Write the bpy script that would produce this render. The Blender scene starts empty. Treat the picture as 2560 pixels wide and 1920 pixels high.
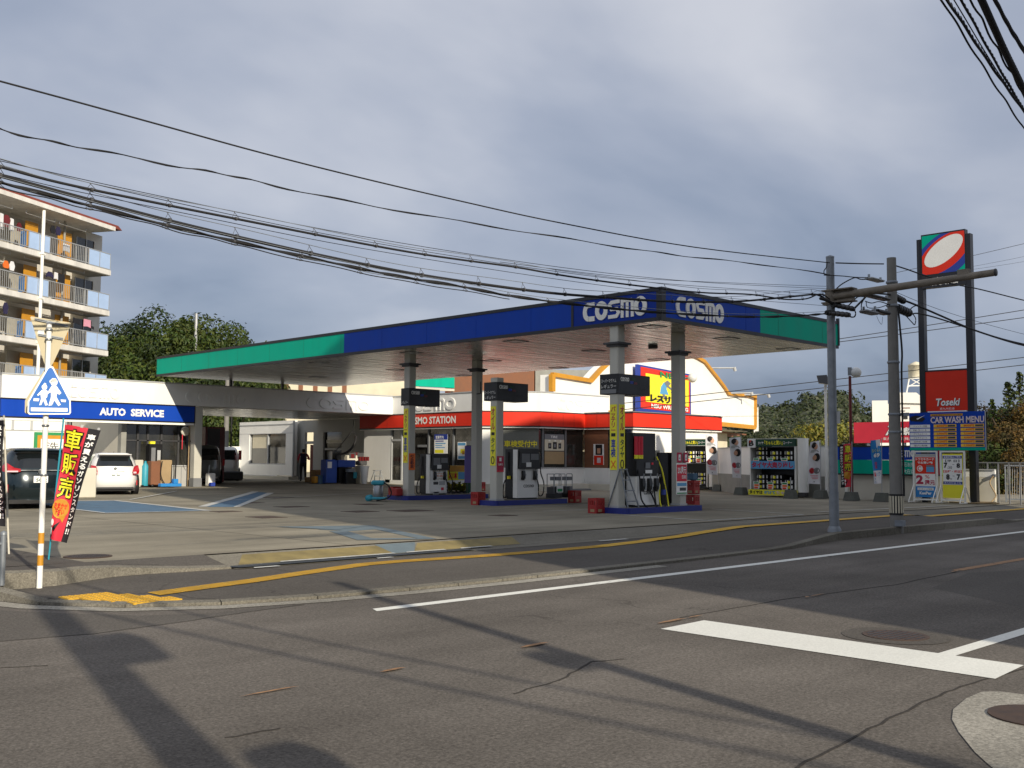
import bpy, math, random
from mathutils import Vector, Matrix, noise
random.seed(7)
SC=bpy.context.scene
COL=SC.collection
# ------------------------------------------------------------------ camera
F=2620.; CAMZ=1.48
HEAD=math.radians(45.2); PITCH=math.radians(4.13); ROLL=math.radians(0.35)
fw=Vector((math.cos(HEAD)*math.cos(PITCH),math.sin(HEAD)*math.cos(PITCH),math.sin(PITCH)))
_r=Vector((math.sin(HEAD),-math.cos(HEAD),0)); _u=_r.cross(fw)
RT=_r*math.cos(ROLL)+_u*math.sin(ROLL); UP=_u*math.cos(ROLL)-_r*math.sin(ROLL)
CP=Vector((0,0,CAMZ))
cam=bpy.data.cameras.new('camera'); camo=bpy.data.objects.new('camera',cam); COL.objects.link(camo)
cam.sensor_width=36; cam.lens=36*F/2560.; cam.clip_start=.1; cam.clip_end=6000
mw=Matrix((RT,UP,-fw)).transposed().to_4x4(); mw.translation=CP; camo.matrix_world=mw
SC.camera=camo
# ------------------------------------------------------------------ sun, sky, exposure
SUN_AZ=math.radians(75.2); SUN_EL=math.radians(24.1)
sdir=Vector((math.cos(SUN_AZ)*math.cos(SUN_EL),math.sin(SUN_AZ)*math.cos(SUN_EL),-math.sin(SUN_EL)))
sl=bpy.data.lights.new('sun','SUN'); sl.energy=5.0; sl.angle=math.radians(.5); sl.color=(1,.9,.74)
so=bpy.data.objects.new('sun',sl); COL.objects.link(so); so.rotation_euler=sdir.to_track_quat('-Z','Y').to_euler(); so.location=(0,-30,40)
SC.view_settings.view_transform='Standard'; SC.view_settings.look='None'; SC.view_settings.exposure=0; SC.view_settings.gamma=1
W=bpy.data.worlds.new('World'); SC.world=W; W.use_nodes=True
nt=W.node_tree; nt.nodes.clear(); N=nt.nodes.new; L=nt.links.new
def nd(t,nt=nt,**k):
    n=nt.nodes.new(t)
    for a,b in k.items(): setattr(n,a,b)
    return n
sky=nd('ShaderNodeTexSky',sky_type='NISHITA',sun_disc=False); sky.sun_elevation=SUN_EL; sky.sun_rotation=math.atan2(-sdir.x,-sdir.y)
bg1=nd('ShaderNodeBackground'); bg1.inputs[1].default_value=.09; L(sky.outputs[0],bg1.inputs[0])
tc=nd('ShaderNodeTexCoord'); sep=nd('ShaderNodeSeparateXYZ'); L(tc.outputs['Generated'],sep.inputs[0])
# project the direction on a cloud layer: xy/(z+k)
ad=nd('ShaderNodeMath',operation='ADD'); ad.inputs[1].default_value=.34; L(sep.outputs[2],ad.inputs[0])
mx=nd('ShaderNodeMath',operation='MAXIMUM'); mx.inputs[1].default_value=.05; L(ad.outputs[0],mx.inputs[0])
dx=nd('ShaderNodeMath',operation='DIVIDE'); dy=nd('ShaderNodeMath',operation='DIVIDE')
L(sep.outputs[0],dx.inputs[0]); L(mx.outputs[0],dx.inputs[1]); L(sep.outputs[1],dy.inputs[0]); L(mx.outputs[0],dy.inputs[1])
cb=nd('ShaderNodeCombineXYZ'); L(dx.outputs[0],cb.inputs[0]); L(dy.outputs[0],cb.inputs[1])
mp=nd('ShaderNodeMapping'); mp.inputs['Location'].default_value=(2.3,.4,0); mp.inputs['Rotation'].default_value=(0,0,.9); mp.inputs['Scale'].default_value=(1.15,1.45,1); L(cb.outputs[0],mp.inputs[0])
nz=nd('ShaderNodeTexNoise'); nz.inputs['Scale'].default_value=.95; nz.inputs['Detail'].default_value=5; nz.inputs['Roughness'].default_value=.48; nz.inputs['Distortion'].default_value=.35; L(mp.outputs[0],nz.inputs[0])
n2=nd('ShaderNodeTexNoise'); n2.inputs['Scale'].default_value=3.1; n2.inputs['Detail'].default_value=6; n2.inputs['Roughness'].default_value=.5; L(mp.outputs[0],n2.inputs[0])
mxn=nd('ShaderNodeMix'); mxn.inputs[0].default_value=.14; L(nz.outputs[0],mxn.inputs[2]); L(n2.outputs[0],mxn.inputs[3])
# elevation drives the mean brightness of the cloud deck (dark base low down, thin and bright overhead)
el=nd('ShaderNodeMapRange'); el.inputs[1].default_value=.0; el.inputs[2].default_value=.5; el.inputs[3].default_value=-.075; el.inputs[4].default_value=.17; L(sep.outputs[2],el.inputs[0])
sm=nd('ShaderNodeMath',operation='ADD'); L(mxn.outputs[0],sm.inputs[0]); L(el.outputs[0],sm.inputs[1])
cr=nd('ShaderNodeValToRGB'); e=cr.color_ramp; e.elements[0].position=.30; e.elements[0].color=(.155,.20,.31,1); e.elements[1].position=.72; e.elements[1].color=(.66,.68,.75,1)
a=e.elements.new(.42); a.color=(.29,.345,.462,1); a=e.elements.new(.55); a.color=(.41,.455,.565,1)
L(sm.outputs[0],cr.inputs[0])
bg2=nd('ShaderNodeBackground'); bg2.inputs[1].default_value=1.0; L(cr.outputs[0],bg2.inputs[0])
ms=nd('ShaderNodeMixShader'); ms.inputs[0].default_value=.88; L(bg1.outputs[0],ms.inputs[1]); L(bg2.outputs[0],ms.inputs[2])
wo=nd('ShaderNodeOutputWorld'); L(ms.outputs[0],wo.inputs[0])
SC.cycles.max_bounces=7; SC.cycles.diffuse_bounces=4; SC.cycles.glossy_bounces=4; SC.cycles.caustics_reflective=False; SC.cycles.sample_clamp_indirect=6
try: SC.cycles.use_denoising=True
except Exception: pass

# ------------------------------------------------------------------ measuring helpers (photo survey: a pixel of the 2560x1920 photo seen on a known real plane)
def ray(x,y): return (fw*F+RT*(x-1280)-UP*(y-960)).normalized()
def lotz(x,y):
    ss=lambda t:(lambda q:q*q*(3-2*q))(max(0.,min(1.,t)))
    k=ss((y-34)/8)
    return .18+.10*k-.06*ss((x-24)/8)*(1-k)
def G(x,y,z=.18):
    d=ray(x,y); return CP+d*((z-CAMZ)/d.z)
def GL(x,y):
    z=.18
    for _ in range(4):
        p=G(x,y,z); z=lotz(p.x,p.y)
    p.z=z; return p
def OX(x,y,X): d=ray(x,y); return CP+d*(X/d.x)
def OY(x,y,Y): d=ray(x,y); return CP+d*(Y/d.y)
def PD(x,y,dep): d=ray(x,y); return CP+d*(dep/d.dot(fw))
def depth(p): return (Vector(p)-CP).dot(fw)
def ZH(p,py):
    "height above the world origin of image row py on the vertical through p"
    a=Vector((p[0],p[1],0))-CP; b=Vector((p[0],p[1],1))-CP
    ya=-F*a.dot(UP)/a.dot(fw); yb=-F*b.dot(UP)/b.dot(fw); t=py-960
    return (ya-t)/(ya-yb)

# ------------------------------------------------------------------ materials
def s2l(c):
    c=c/255.; return c/12.92 if c<=.04045 else ((c+.055)/1.055)**2.4
MATS={}
def mat(name,rgb,rough=.6,metal=0.,var=.10,scale=1.5,bump=0.,bscale=40.,coat=0.,spec=.5,emit=0.,alpha=None,stretch=None):
    if name in MATS: return MATS[name]
    m=bpy.data.materials.new(name); m.use_nodes=True; t=m.node_tree; b=t.nodes['Principled BSDF']
    c=[s2l(v) for v in rgb]
    b.inputs['Roughness'].default_value=rough; b.inputs['Metallic'].default_value=metal
    b.inputs['Specular IOR Level'].default_value=spec
    if coat: b.inputs['Coat Weight'].default_value=coat; b.inputs['Coat Roughness'].default_value=.08
    geo=t.nodes.new('ShaderNodeNewGeometry'); vec=geo.outputs['Position']
    if stretch:
        mpn=t.nodes.new('ShaderNodeMapping'); mpn.inputs['Scale'].default_value=stretch; t.links.new(vec,mpn.inputs[0]); vec=mpn.outputs[0]
    if var>0:
        n=t.nodes.new('ShaderNodeTexNoise'); n.inputs['Scale'].default_value=scale; n.inputs['Detail'].default_value=6; n.inputs['Roughness'].default_value=.62
        t.links.new(vec,n.inputs['Vector'])
        r=t.nodes.new('ShaderNodeMapRange'); r.inputs[1].default_value=.3; r.inputs[2].default_value=.7; r.inputs[3].default_value=1-var; r.inputs[4].default_value=1+var*.6
        t.links.new(n.outputs[0],r.inputs[0])
        mm=t.nodes.new('ShaderNodeVectorMath'); mm.operation='SCALE'; mm.inputs[0].default_value=c; t.links.new(r.outputs[0],mm.inputs['Scale'])
        t.links.new(mm.outputs[0],b.inputs['Base Color'])
        rr=t.nodes.new('ShaderNodeMapRange'); rr.inputs[1].default_value=.3; rr.inputs[2].default_value=.7; rr.inputs[3].default_value=max(.02,rough-.08); rr.inputs[4].default_value=min(1,rough+.1)
        t.links.new(n.outputs[0],rr.inputs[0]); t.links.new(rr.outputs[0],b.inputs['Roughness'])
    else: b.inputs['Base Color'].default_value=(*c,1)
    if bump>0:
        n=t.nodes.new('ShaderNodeTexNoise'); n.inputs['Scale'].default_value=bscale; n.inputs['Detail'].default_value=4; t.links.new(vec,n.inputs['Vector'])
        bp=t.nodes.new('ShaderNodeBump'); bp.inputs['Strength'].default_value=bump; bp.inputs['Distance'].default_value=.02; t.links.new(n.outputs[0],bp.inputs['Height']); t.links.new(bp.outputs[0],b.inputs['Normal'])
    if emit: b.inputs['Emission Color'].default_value=(*c,1); b.inputs['Emission Strength'].default_value=emit
    if alpha is not None: b.inputs['Alpha'].default_value=alpha
    MATS[name]=m; return m
def asphalt(name,rgb,warm=0.,speck=.5,patch=.2,crack=True,stain=.0):
    m=bpy.data.materials.new(name); m.use_nodes=True; t=m.node_tree; b=t.nodes['Principled BSDF']; n=t.nodes.new; l=t.links.new
    c=[s2l(v) for v in rgb]
    g=n('ShaderNodeNewGeometry')
    big=n('ShaderNodeTexNoise'); big.inputs['Scale'].default_value=.35; big.inputs['Detail'].default_value=7; big.inputs['Roughness'].default_value=.6
    fine=n('ShaderNodeTexNoise'); fine.inputs['Scale'].default_value=38; fine.inputs['Detail'].default_value=3; fine.inputs['Roughness'].default_value=.8
    fin2=n('ShaderNodeTexVoronoi'); fin2.inputs['Scale'].default_value=75
    mp=n('ShaderNodeMapping'); mp.inputs['Scale'].default_value=(.18,2.2,1); l(g.outputs['Position'],mp.inputs[0])
    trk=n('ShaderNodeTexNoise'); trk.inputs['Scale'].default_value=.8; trk.inputs['Detail'].default_value=4; l(mp.outputs[0],trk.inputs[0])
    for q in (big,fine,fin2): l(g.outputs['Position'],q.inputs['Vector'])
    def rng(src,lo,hi,a=.3,b_=.7):
        r=n('ShaderNodeMapRange'); r.inputs[1].default_value=a; r.inputs[2].default_value=b_; r.inputs[3].default_value=lo; r.inputs[4].default_value=hi; l(src,r.inputs[0]); return r.outputs[0]
    def mul(x,y):
        q=n('ShaderNodeMath'); q.operation='MULTIPLY'; l(x,q.inputs[0]); l(y,q.inputs[1]); return q.outputs[0]
    f=mul(rng(big.outputs[0],1-patch,1+patch),rng(fine.outputs[0],1-speck,1+speck,.25,.75))
    f=mul(f,rng(fin2.outputs['Color'],1-speck*.55,1+speck*.55,0,1))
    f=mul(f,rng(trk.outputs[0],1-patch*.45,1+patch*.45))
    if crack:
        v=n('ShaderNodeTexVoronoi'); v.feature='DISTANCE_TO_EDGE'; v.inputs['Scale'].default_value=.32
        wn=n('ShaderNodeTexNoise'); wn.inputs['Scale'].default_value=1.6; wn.inputs['Detail'].default_value=5; l(g.outputs['Position'],wn.inputs[0])
        mixv=n('ShaderNodeVectorMath'); mixv.operation='MULTIPLY_ADD'; mixv.inputs[1].default_value=(1.2,1.2,0); l(wn.outputs['Color'],mixv.inputs[0]); l(g.outputs['Position'],mixv.inputs[2]); l(mixv.outputs[0],v.inputs['Vector'])
        cm=n('ShaderNodeTexNoise'); cm.inputs['Scale'].default_value=.23; l(g.outputs['Position'],cm.inputs[0])
        cf=rng(v.outputs[0],0,1,0.001,.006)
        ma=n('ShaderNodeMath'); ma.operation='MAXIMUM'; l(cf,ma.inputs[0]); l(rng(cm.outputs[0],1,.35,.50,.60),ma.inputs[1])
        f=mul(f,rng(ma.outputs[0],.55,1,0,1))
    mm=n('ShaderNodeVectorMath'); mm.operation='SCALE'; mm.inputs[0].default_value=c; l(f,mm.inputs['Scale']); l(mm.outputs[0],b.inputs['Base Color'])
    b.inputs['Roughness'].default_value=.97; b.inputs['Specular IOR Level'].default_value=.08
    bp=n('ShaderNodeBump'); bp.inputs['Strength'].default_value=.5; bp.inputs['Distance'].default_value=.006; l(fine.outputs[0],bp.inputs['Height']); l(bp.outputs[0],b.inputs['Normal'])
    MATS[name]=m; return m
def leafmat(name,rgb,var=.35):
    m=bpy.data.materials.new(name); m.use_nodes=True; t=m.node_tree; b=t.nodes['Principled BSDF']; n=t.nodes.new; l=t.links.new
    g=n('ShaderNodeNewGeometry'); c=[s2l(v) for v in rgb]
    a=n('ShaderNodeTexNoise'); a.inputs['Scale'].default_value=.45; a.inputs['Detail'].default_value=6; a.inputs['Roughness'].default_value=.75; l(g.outputs['Position'],a.inputs[0])
    r=n('ShaderNodeMapRange'); r.inputs[1].default_value=.3; r.inputs[2].default_value=.7; r.inputs[3].default_value=1-var; r.inputs[4].default_value=1+var; l(a.outputs[0],r.inputs[0])
    cr=n('ShaderNodeValToRGB'); cr.color_ramp.elements[0].color=(c[0]*.8,c[1],c[2]*1.1,1); cr.color_ramp.elements[1].color=(c[0]*1.7,c[1]*1.25,c[2]*.8,1)
    a2=n('ShaderNodeTexNoise'); a2.inputs['Scale'].default_value=1.9; l(g.outputs['Position'],a2.inputs[0]); l(a2.outputs[0],cr.inputs[0])
    cr.color_ramp.elements[0].position=.35; cr.color_ramp.elements[1].position=.7
    mm=n('ShaderNodeVectorMath'); mm.operation='SCALE'; l(cr.outputs[0],mm.inputs[0]); l(r.outputs[0],mm.inputs['Scale']); l(mm.outputs[0],b.inputs['Base Color'])
    b.inputs['Roughness'].default_value=.55; b.inputs['Specular IOR Level'].default_value=.3
    MATS[name]=m; return m
asphalt('asphalt',(103,98,92),speck=.42,patch=.26)
asphalt('pavement_asphalt',(92,88,83),speck=.3,patch=.12)
asphalt('lot_concrete',(137,131,116),speck=.13,patch=.27,crack=False)
asphalt('apron_concrete',(120,116,106),speck=.28,patch=.24,crack=False)
asphalt('kerb_concrete',(118,114,104),speck=.4,patch=.3,crack=False)
asphalt('far_ground',(95,98,78),speck=.2,patch=.3,crack=False)
asphalt('road_white',(222,222,214),speck=.10,patch=.07,crack=True)
mat('road_orange',(150,114,78),.8,var=.5,scale=14)
mat('tactile_yellow',(206,162,44),.7,var=.16,scale=4,bump=.4,bscale=60)
mat('worn_blue',(78,108,132),.8,var=.28,scale=3)
mat('worn_yellow',(132,118,74),.85,var=.35,scale=2.5)
mat('faded_blue',(100,114,120),.85,var=.18,scale=3)
mat('sign_blue',(6,100,188),.35,var=.03)
asphalt('seam',(66,63,60),speck=.2,patch=.2,crack=False)
asphalt('gutter_concrete',(150,146,136),speck=.4,patch=.3,crack=False)
mat('worn_white',(190,190,184),.8,var=.3,scale=8)
mat('iron',(78,62,52),.75,.3,var=.3,scale=9)
mat('grate',(66,70,72),.6,.5,var=.3,scale=20,bump=.5,bscale=120)
mat('white_paint',(240,239,232),.45,var=.05,scale=.9)
mat('white_panel',(236,236,232),.42,var=.08,scale=1.1,stretch=(1,1,.3))
mat('offwhite',(205,200,184),.6,var=.10,scale=1)
mat('cream',(212,204,180),.7,var=.12,scale=.8)
mat('grey_wall',(150,150,143),.8,var=.2,scale=1.6)
mat('column_paint',(192,190,178),.4,var=.06,scale=1)
mat('soffit',(192,190,184),.26,.6,var=.05,scale=1.3,bump=.09,bscale=.9,stretch=(.5,9,1))
mat('soffit_joint',(150,148,142),.4,.5,var=.04)
mat('blue',(20,68,172),.5,var=.10,scale=1.6,spec=.15,stretch=(1,1,.15))
mat('price_yellow',(246,196,60),.5,var=.05)
mat('blue_dark',(20,54,148),.5,var=.07,scale=.8,spec=.15)
mat('curtain',(168,164,150),.8,var=.15,scale=3)
mat('teal',(2,172,142),.5,var=.10,scale=1.6,spec=.12,stretch=(1,1,.15))
mat('red',(222,54,34),.45,var=.07,scale=.9,spec=.25)
mat('black_trim',(30,31,36),.4,var=.1)
mat('black',(20,20,22),.4,var=.15)
mat('black_gloss',(14,14,16),.35,var=.1)
mat('rubber',(26,26,28),.75,var=.2,scale=10)
mat('dark_grey',(66,66,68),.5,var=.12)
mat('mid_grey',(120,122,124),.5,var=.12)
mat('light_grey',(176,178,178),.5,var=.1)
mat('steel',(150,154,156),.35,.8,var=.15,scale=5)
mat('galv',(134,140,146),.5,.35,var=.2,scale=6)
mat('rusty',(132,124,112),.7,.3,var=.35,scale=5)
mat('pole_concrete',(128,126,121),.85,var=.15,scale=5,bump=.2,bscale=40)
mat('island_blue',(30,44,126),.5,var=.15,scale=4)
mat('crate_red',(160,38,34),.45,var=.18,scale=8)
mat('yellow',(250,232,50),.5,var=.05)
mat('orange',(232,112,38),.5,var=.06)
mat('amber',(200,142,38),.5,var=.12,scale=3)
mat('pink_red',(212,46,66),.5,var=.1)
mat('magenta',(178,34,70),.5,var=.06)
mat('light_blue',(92,160,206),.5,var=.06)
mat('sky_blue',(40,130,200),.5,var=.06)
mat('cyan',(50,150,170),.45,var=.1)
mat('cobalt',(38,62,152),.5,var=.06)
mat('green',(40,140,80),.5,var=.1)
mat('dark_green',(22,70,52),.5,var=.1)
mat('purple',(104,88,164),.5,var=.08)
mat('lime_yellow',(240,232,50),.5,var=.05)
mat('paper',(242,242,238),.6,var=.04)
mat('skin',(196,150,122),.6,var=.06)
mat('hair',(28,24,24),.6,var=.1)
mat('brown',(128,84,58),.7,var=.15)
mat('tan',(164,140,104),.7,var=.15)
mat('cardboard',(150,118,78),.8,var=.12)
mat('balcony_blue',(166,190,224),.4,var=.06,scale=2)
mat('bal_deep',(66,112,170),.5,var=.06)
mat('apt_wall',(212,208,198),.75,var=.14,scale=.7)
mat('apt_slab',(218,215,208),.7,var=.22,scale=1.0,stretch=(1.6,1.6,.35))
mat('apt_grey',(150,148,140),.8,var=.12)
mat('rail_metal',(176,178,178),.4,.4,var=.1)
mat('roof_red',(128,62,48),.6,var=.2)
mat('roof_grey',(86,88,92),.7,var=.2)
mat('glass',(22,26,28),.05,var=0,coat=0,spec=.9)
mat('glass_int',(52,52,48),.08,var=.5,scale=1.1,spec=.9)
mat('shutter',(132,134,128),.45,.3,var=.1)
mat('interior',(120,112,98),.8,var=.2)
mat('bay_wall',(172,172,168),.6,var=.10,scale=1)
mat('lamp_glass',(214,216,214),.3,var=.03)
mat('car_white',(226,226,222),.22,var=0,coat=.8)
mat('car_dark',(16,32,38),.18,.3,var=0,coat=1)
mat('car_silver',(118,122,120),.3,.4,var=0,coat=.6)
mat('lamp_red',(170,18,26),.15,var=0,coat=1)
mat('lamp_clear',(220,200,205),.1,var=0,coat=1)
mat('vend_red',(96,20,22),.35,var=.1)
mat('bark',(74,62,50),.9,var=.3,scale=6)
mat('cloth_black',(24,24,30),.8,var=.1); mat('cloth_maroon',(104,32,38),.8,var=.1); mat('cloth_white',(222,222,224),.8,var=.08); mat('cloth_navy',(40,36,70),.8,var=.1); mat('cloth_pink',(214,150,170),.8,var=.1)
mat('sign_tan',(176,166,138),.5,.2,var=.1)
mat('hyd_blue',(48,84,170),.4,var=.08)
mat('far_roof',(70,76,84),.7,var=.1)
mat('stump',(96,98,92),.9,var=.2,scale=6)
asphalt('patch_asphalt',(94,90,85),speck=.34,patch=.12,crack=False)
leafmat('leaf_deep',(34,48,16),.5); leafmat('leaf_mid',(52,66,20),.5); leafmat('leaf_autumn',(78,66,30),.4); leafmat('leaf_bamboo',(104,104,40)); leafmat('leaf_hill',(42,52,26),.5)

# ------------------------------------------------------------------ mesh builder
ROOTM={}
_tc={}
def text_mesh(s,bold=0.,spacing=1.,line=1.):
    k=(s,bold,spacing,line)
    if k in _tc: return _tc[k]
    cu=bpy.data.curves.new('lettering','FONT'); cu.body=s; cu.size=1; cu.offset=bold; cu.space_character=spacing; cu.space_line=line; cu.align_x='CENTER'; cu.resolution_u=2
    ob=bpy.data.objects.new('lettering',cu); COL.objects.link(ob)
    dg=bpy.context.evaluated_depsgraph_get(); me=bpy.data.meshes.new_from_object(ob.evaluated_get(dg))
    vs=[(v.co.x,v.co.y) for v in me.vertices]; fs=[tuple(p.vertices) for p in me.polygons]
    bpy.data.objects.remove(ob); bpy.data.curves.remove(cu); bpy.data.meshes.remove(me)
    if not vs: vs=[(0,0),(1,0),(1,1)]; fs=[(0,1,2)]
    x0=min(v[0] for v in vs); x1=max(v[0] for v in vs); y0=min(v[1] for v in vs); y1=max(v[1] for v in vs)
    vs=[((v[0]-x0)/(x1-x0+1e-9),(v[1]-y0)/(y1-y0+1e-9)) for v in vs]
    _tc[k]=(vs,fs,(x1-x0)/(y1-y0+1e-9)); return _tc[k]
def FR(o,right,up=(0,0,1)):
    r=Vector(right); u=Vector(up); n=r.cross(u)
    if n.length>0: n.normalize()
    m=Matrix((r,u,n)).transposed().to_4x4(); m.translation=Vector(o); return m
def face_mx(o): return FR(o,(0,-1,0))      # a face looking towards -X
def face_my(o): return FR(o,(1,0,0))       # a face looking towards -Y
def face_cam(o):                            # an upright face turned to the road junction
    d=Vector((o[0],o[1],0)).normalized(); return FR(o,(d.y,-d.x,0))
class MB:
    def __init__(s,mt='white_paint',M=None,local=False):
        s.v=[];s.f=[];s.mi=[];s.sm=[];s.mats=[];s.M=M or Matrix.Identity(4);s.cur=0;s.local=local;s.warp=None;s.m(mt)
    def m(s,name):
        if name not in s.mats: s.mats.append(name)
        s.cur=s.mats.index(name); return s
    def at(s,M): s.M=M; return s
    def add(s,vs,fs,smooth=False):
        b=len(s.v)
        for p in vs:
            p=Vector(p); p=s.warp(p) if s.warp else s.M@p
            s.v.append(p)
        for f in fs: s.f.append([b+i for i in f]); s.mi.append(s.cur); s.sm.append(smooth)
        return s
    def box(s,x0,y0,z0,x1,y1,z1):
        if x0>x1:x0,x1=x1,x0
        if y0>y1:y0,y1=y1,y0
        if z0>z1:z0,z1=z1,z0
        return s.add([(x0,y0,z0),(x1,y0,z0),(x1,y1,z0),(x0,y1,z0),(x0,y0,z1),(x1,y0,z1),(x1,y1,z1),(x0,y1,z1)],
            [(0,3,2,1),(4,5,6,7),(0,1,5,4),(1,2,6,5),(2,3,7,6),(3,0,4,7)])
    def rbox(s,x0,y0,z0,x1,y1,z1,c=.02):
        "box with chamfered edges (vertical section profile)"
        P=[(x0+c,y0),(x1-c,y0),(x1,y0+c),(x1,y1-c),(x1-c,y1),(x0+c,y1),(x0,y1-c),(x0,y0+c)]
        Q=[(min(max(a,x0+c),x1-c),min(max(b,y0+c),y1-c)) for a,b in P]
        rings=[[(a,b,z0) for a,b in Q],[(a,b,z0+c) for a,b in P],[(a,b,z1-c) for a,b in P],[(a,b,z1) for a,b in Q]]
        return s.loft(rings,False)
    def prism(s,poly,z0,z1):
        n=len(poly); vs=[(p[0],p[1],z0) for p in poly]+[(p[0],p[1],z1) for p in poly]
        fs=[tuple(range(n))[::-1],tuple(range(n,2*n))]+[(i,(i+1)%n,n+(i+1)%n,n+i) for i in range(n)]
        return s.add(vs,fs)
    def sheet(s,poly,z=0.):
        return s.add([(p[0],p[1],z) for p in poly],[tuple(range(len(poly)))])
    def loft(s,rings,smooth=True,cap=True):
        n=len(rings[0]); vs=[p for r in rings for p in r]; fs=[]
        for k in range(len(rings)-1):
            for i in range(n): fs.append((k*n+i,k*n+(i+1)%n,(k+1)*n+(i+1)%n,(k+1)*n+i))
        b=len(s.f); s.add(vs,fs,smooth)
        if cap: s.add(rings[0],[tuple(range(n))[::-1]]); s.add(rings[-1],[tuple(range(n))])
        return s
    def cyl(s,p0,p1,r0,r1=None,n=12,cap=True):
        return s.tube([p0,p1],r0,n,r1 if r1 is not None else r0,cap)
    def tube(s,pts,r,n=6,r1=None,cap=True):
        pts=[Vector(p) for p in pts]; rings=[]; K=len(pts); ref=None
        for i,p in enumerate(pts):
            d=(pts[min(i+1,K-1)]-pts[max(i-1,0)])
            if d.length<1e-9: d=Vector((0,0,1))
            d.normalize()
            if ref is None: ref=Vector((0,0,1)) if abs(d.z)<.9 else Vector((1,0,0))
            a=d.cross(ref); 
            if a.length<1e-4: a=d.cross(Vector((0,1,0)))
            a.normalize(); b=d.cross(a); ref=-b if False else ref
            rr=r if r1 is None else r+(r1-r)*i/(K-1)
            rings.append([p+a*(rr*math.cos(2*math.pi*k/n))+b*(rr*math.sin(2*math.pi*k/n)) for k in range(n)])
        return s.loft(rings,True,cap)
    def lathe(s,prof,c=(0,0,0),n=16,axis='z'):
        rings=[]
        for r,z in prof:
            R=[]
            for k in range(n):
                a=2*math.pi*k/n; x,y=r*math.cos(a),r*math.sin(a)
                R.append((c[0]+x,c[1]+y,c[2]+z) if axis=='z' else ((c[0]+x,c[1]+z,c[2]+y) if axis=='y' else (c[0]+z,c[1]+x,c[2]+y)))
            rings.append(R)
        return s.loft(rings,True)
    def disc(s,x,y,r,z0=0.,z1=.01,n=20,ry=None):
        ry=ry or r; return s.prism([(x+r*math.cos(2*math.pi*k/n),y+ry*math.sin(2*math.pi*k/n)) for k in range(n)],z0,z1)
    def ring(s,x,y,r,w,z0=0.,z1=.01,n=28,a0=0.,a1=2*math.pi,ry=None):
        ry=ry or r; full=abs(a1-a0-2*math.pi)<1e-6; K=n if full else n+1; vs=[]
        for k in range(K):
            a=a0+(a1-a0)*k/n; c,q=math.cos(a),math.sin(a)
            for (dr,z) in ((w/2,z0),(w/2,z1),(-w/2,z1),(-w/2,z0)): vs.append((x+(r+dr)*c,y+(ry+dr)*q,z))
        fs=[]
        for k in range(n if full else K-1):
            j=(k+1)%K
            for q in range(4): fs.append((k*4+q,j*4+q,j*4+(q+1)%4,k*4+(q+1)%4))
        if not full: fs+=[(0,1,2,3),((K-1)*4+3,(K-1)*4+2,(K-1)*4+1,(K-1)*4)]
        return s.add(vs,fs)
    def stroke(s,pts,w,z0=0.,z1=.01,closed=False):
        P=[Vector((p[0],p[1])) for p in pts]; n=len(P); L_=[];R_=[]
        for i in range(n):
            a=P[i-1] if (i>0 or closed) else None; b=P[(i+1)%n] if (i<n-1 or closed) else None
            d1=(P[i]-a).normalized() if a is not None else (b-P[i]).normalized(); d2=(b-P[i]).normalized() if b is not None else d1
            t=(d1+d2); t=t.normalized() if t.length>1e-6 else d1
            nn=Vector((-t.y,t.x)); k=1/max(.35,nn.dot(Vector((-d1.y,d1.x))))
            L_.append(P[i]+nn*w/2*k); R_.append(P[i]-nn*w/2*k)
        for i in range(n if closed else n-1):
            j=(i+1)%n; s.prism([L_[i],R_[i],R_[j],L_[j]],z0,z1)
        return s
    def text(s,t,x0,y0,x1,y1,z=.004,bold=0.,vertical=False,keep=False,line=.9):
        if vertical: t='\n'.join(t)
        vs,fs,asp=text_mesh(t,bold,1.,line)
        w,h=x1-x0,y1-y0
        if keep:
            if abs(w)/abs(h)>asp: nw=h*asp; x0+=(w-nw)/2; w=nw
            else: nh=w/asp; y0+=(h-nh)/2; h=nh
        return s.add([(x0+a*w,y0+b*h,z) for a,b in vs],fs)
    def cut(s):
        if not hasattr(s,'cuts'): s.cuts=[]
        s.cuts.append((len(s.v),len(s.f))); return s
    def build_each(s,name,parent=None):
        out=[]; v0=f0=0; V,F_,MI,SMO=s.v,s.f,s.mi,s.sm
        for v1,f1 in s.cuts:
            if f1==f0: continue
            s.v=V[v0:v1]; s.f=[[i-v0 for i in f] for f in F_[f0:f1]]; s.mi=MI[f0:f1]; s.sm=SMO[f0:f1]; out.append(s.build(name,parent)); v0,f0=v1,f1
        return out
    def build(s,name,parent=None):
        me=bpy.data.meshes.new(name)
        vs=s.v
        if parent is not None and not s.local:
            inv=ROOTM.get(parent.name,Matrix.Identity(4)).inverted(); vs=[inv@v for v in vs]
        me.from_pydata([tuple(v) for v in vs],[],s.f)
        for n_ in s.mats: me.materials.append(MATS[n_])
        me.polygons.foreach_set('material_index',s.mi); me.polygons.foreach_set('use_smooth',s.sm)
        me.update()
        o=bpy.data.objects.new(name,me); COL.objects.link(o)
        if parent is not None:
            o.parent=parent; ROOTM[o.name]=ROOTM.get(parent.name,Matrix.Identity(4))
        return o
def thing(name,label,cat,loc=(0,0,0),group=None,rz=0.):
    o=bpy.data.objects.new(name,None); COL.objects.link(o); o.empty_display_size=.2
    o.location=loc; o.rotation_euler=(0,0,rz); o['label']=label; o['category']=cat
    if group: o['group']=group
    ROOTM[o.name]=Matrix.Translation(Vector(loc))@Matrix.Rotation(rz,4,'Z'); return o
def tag(o,label,cat,group=None,kind=None):
    if label: o['label']=label
    if cat: o['category']=cat
    if group: o['group']=group
    if kind: o['kind']=kind
    return o
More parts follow.
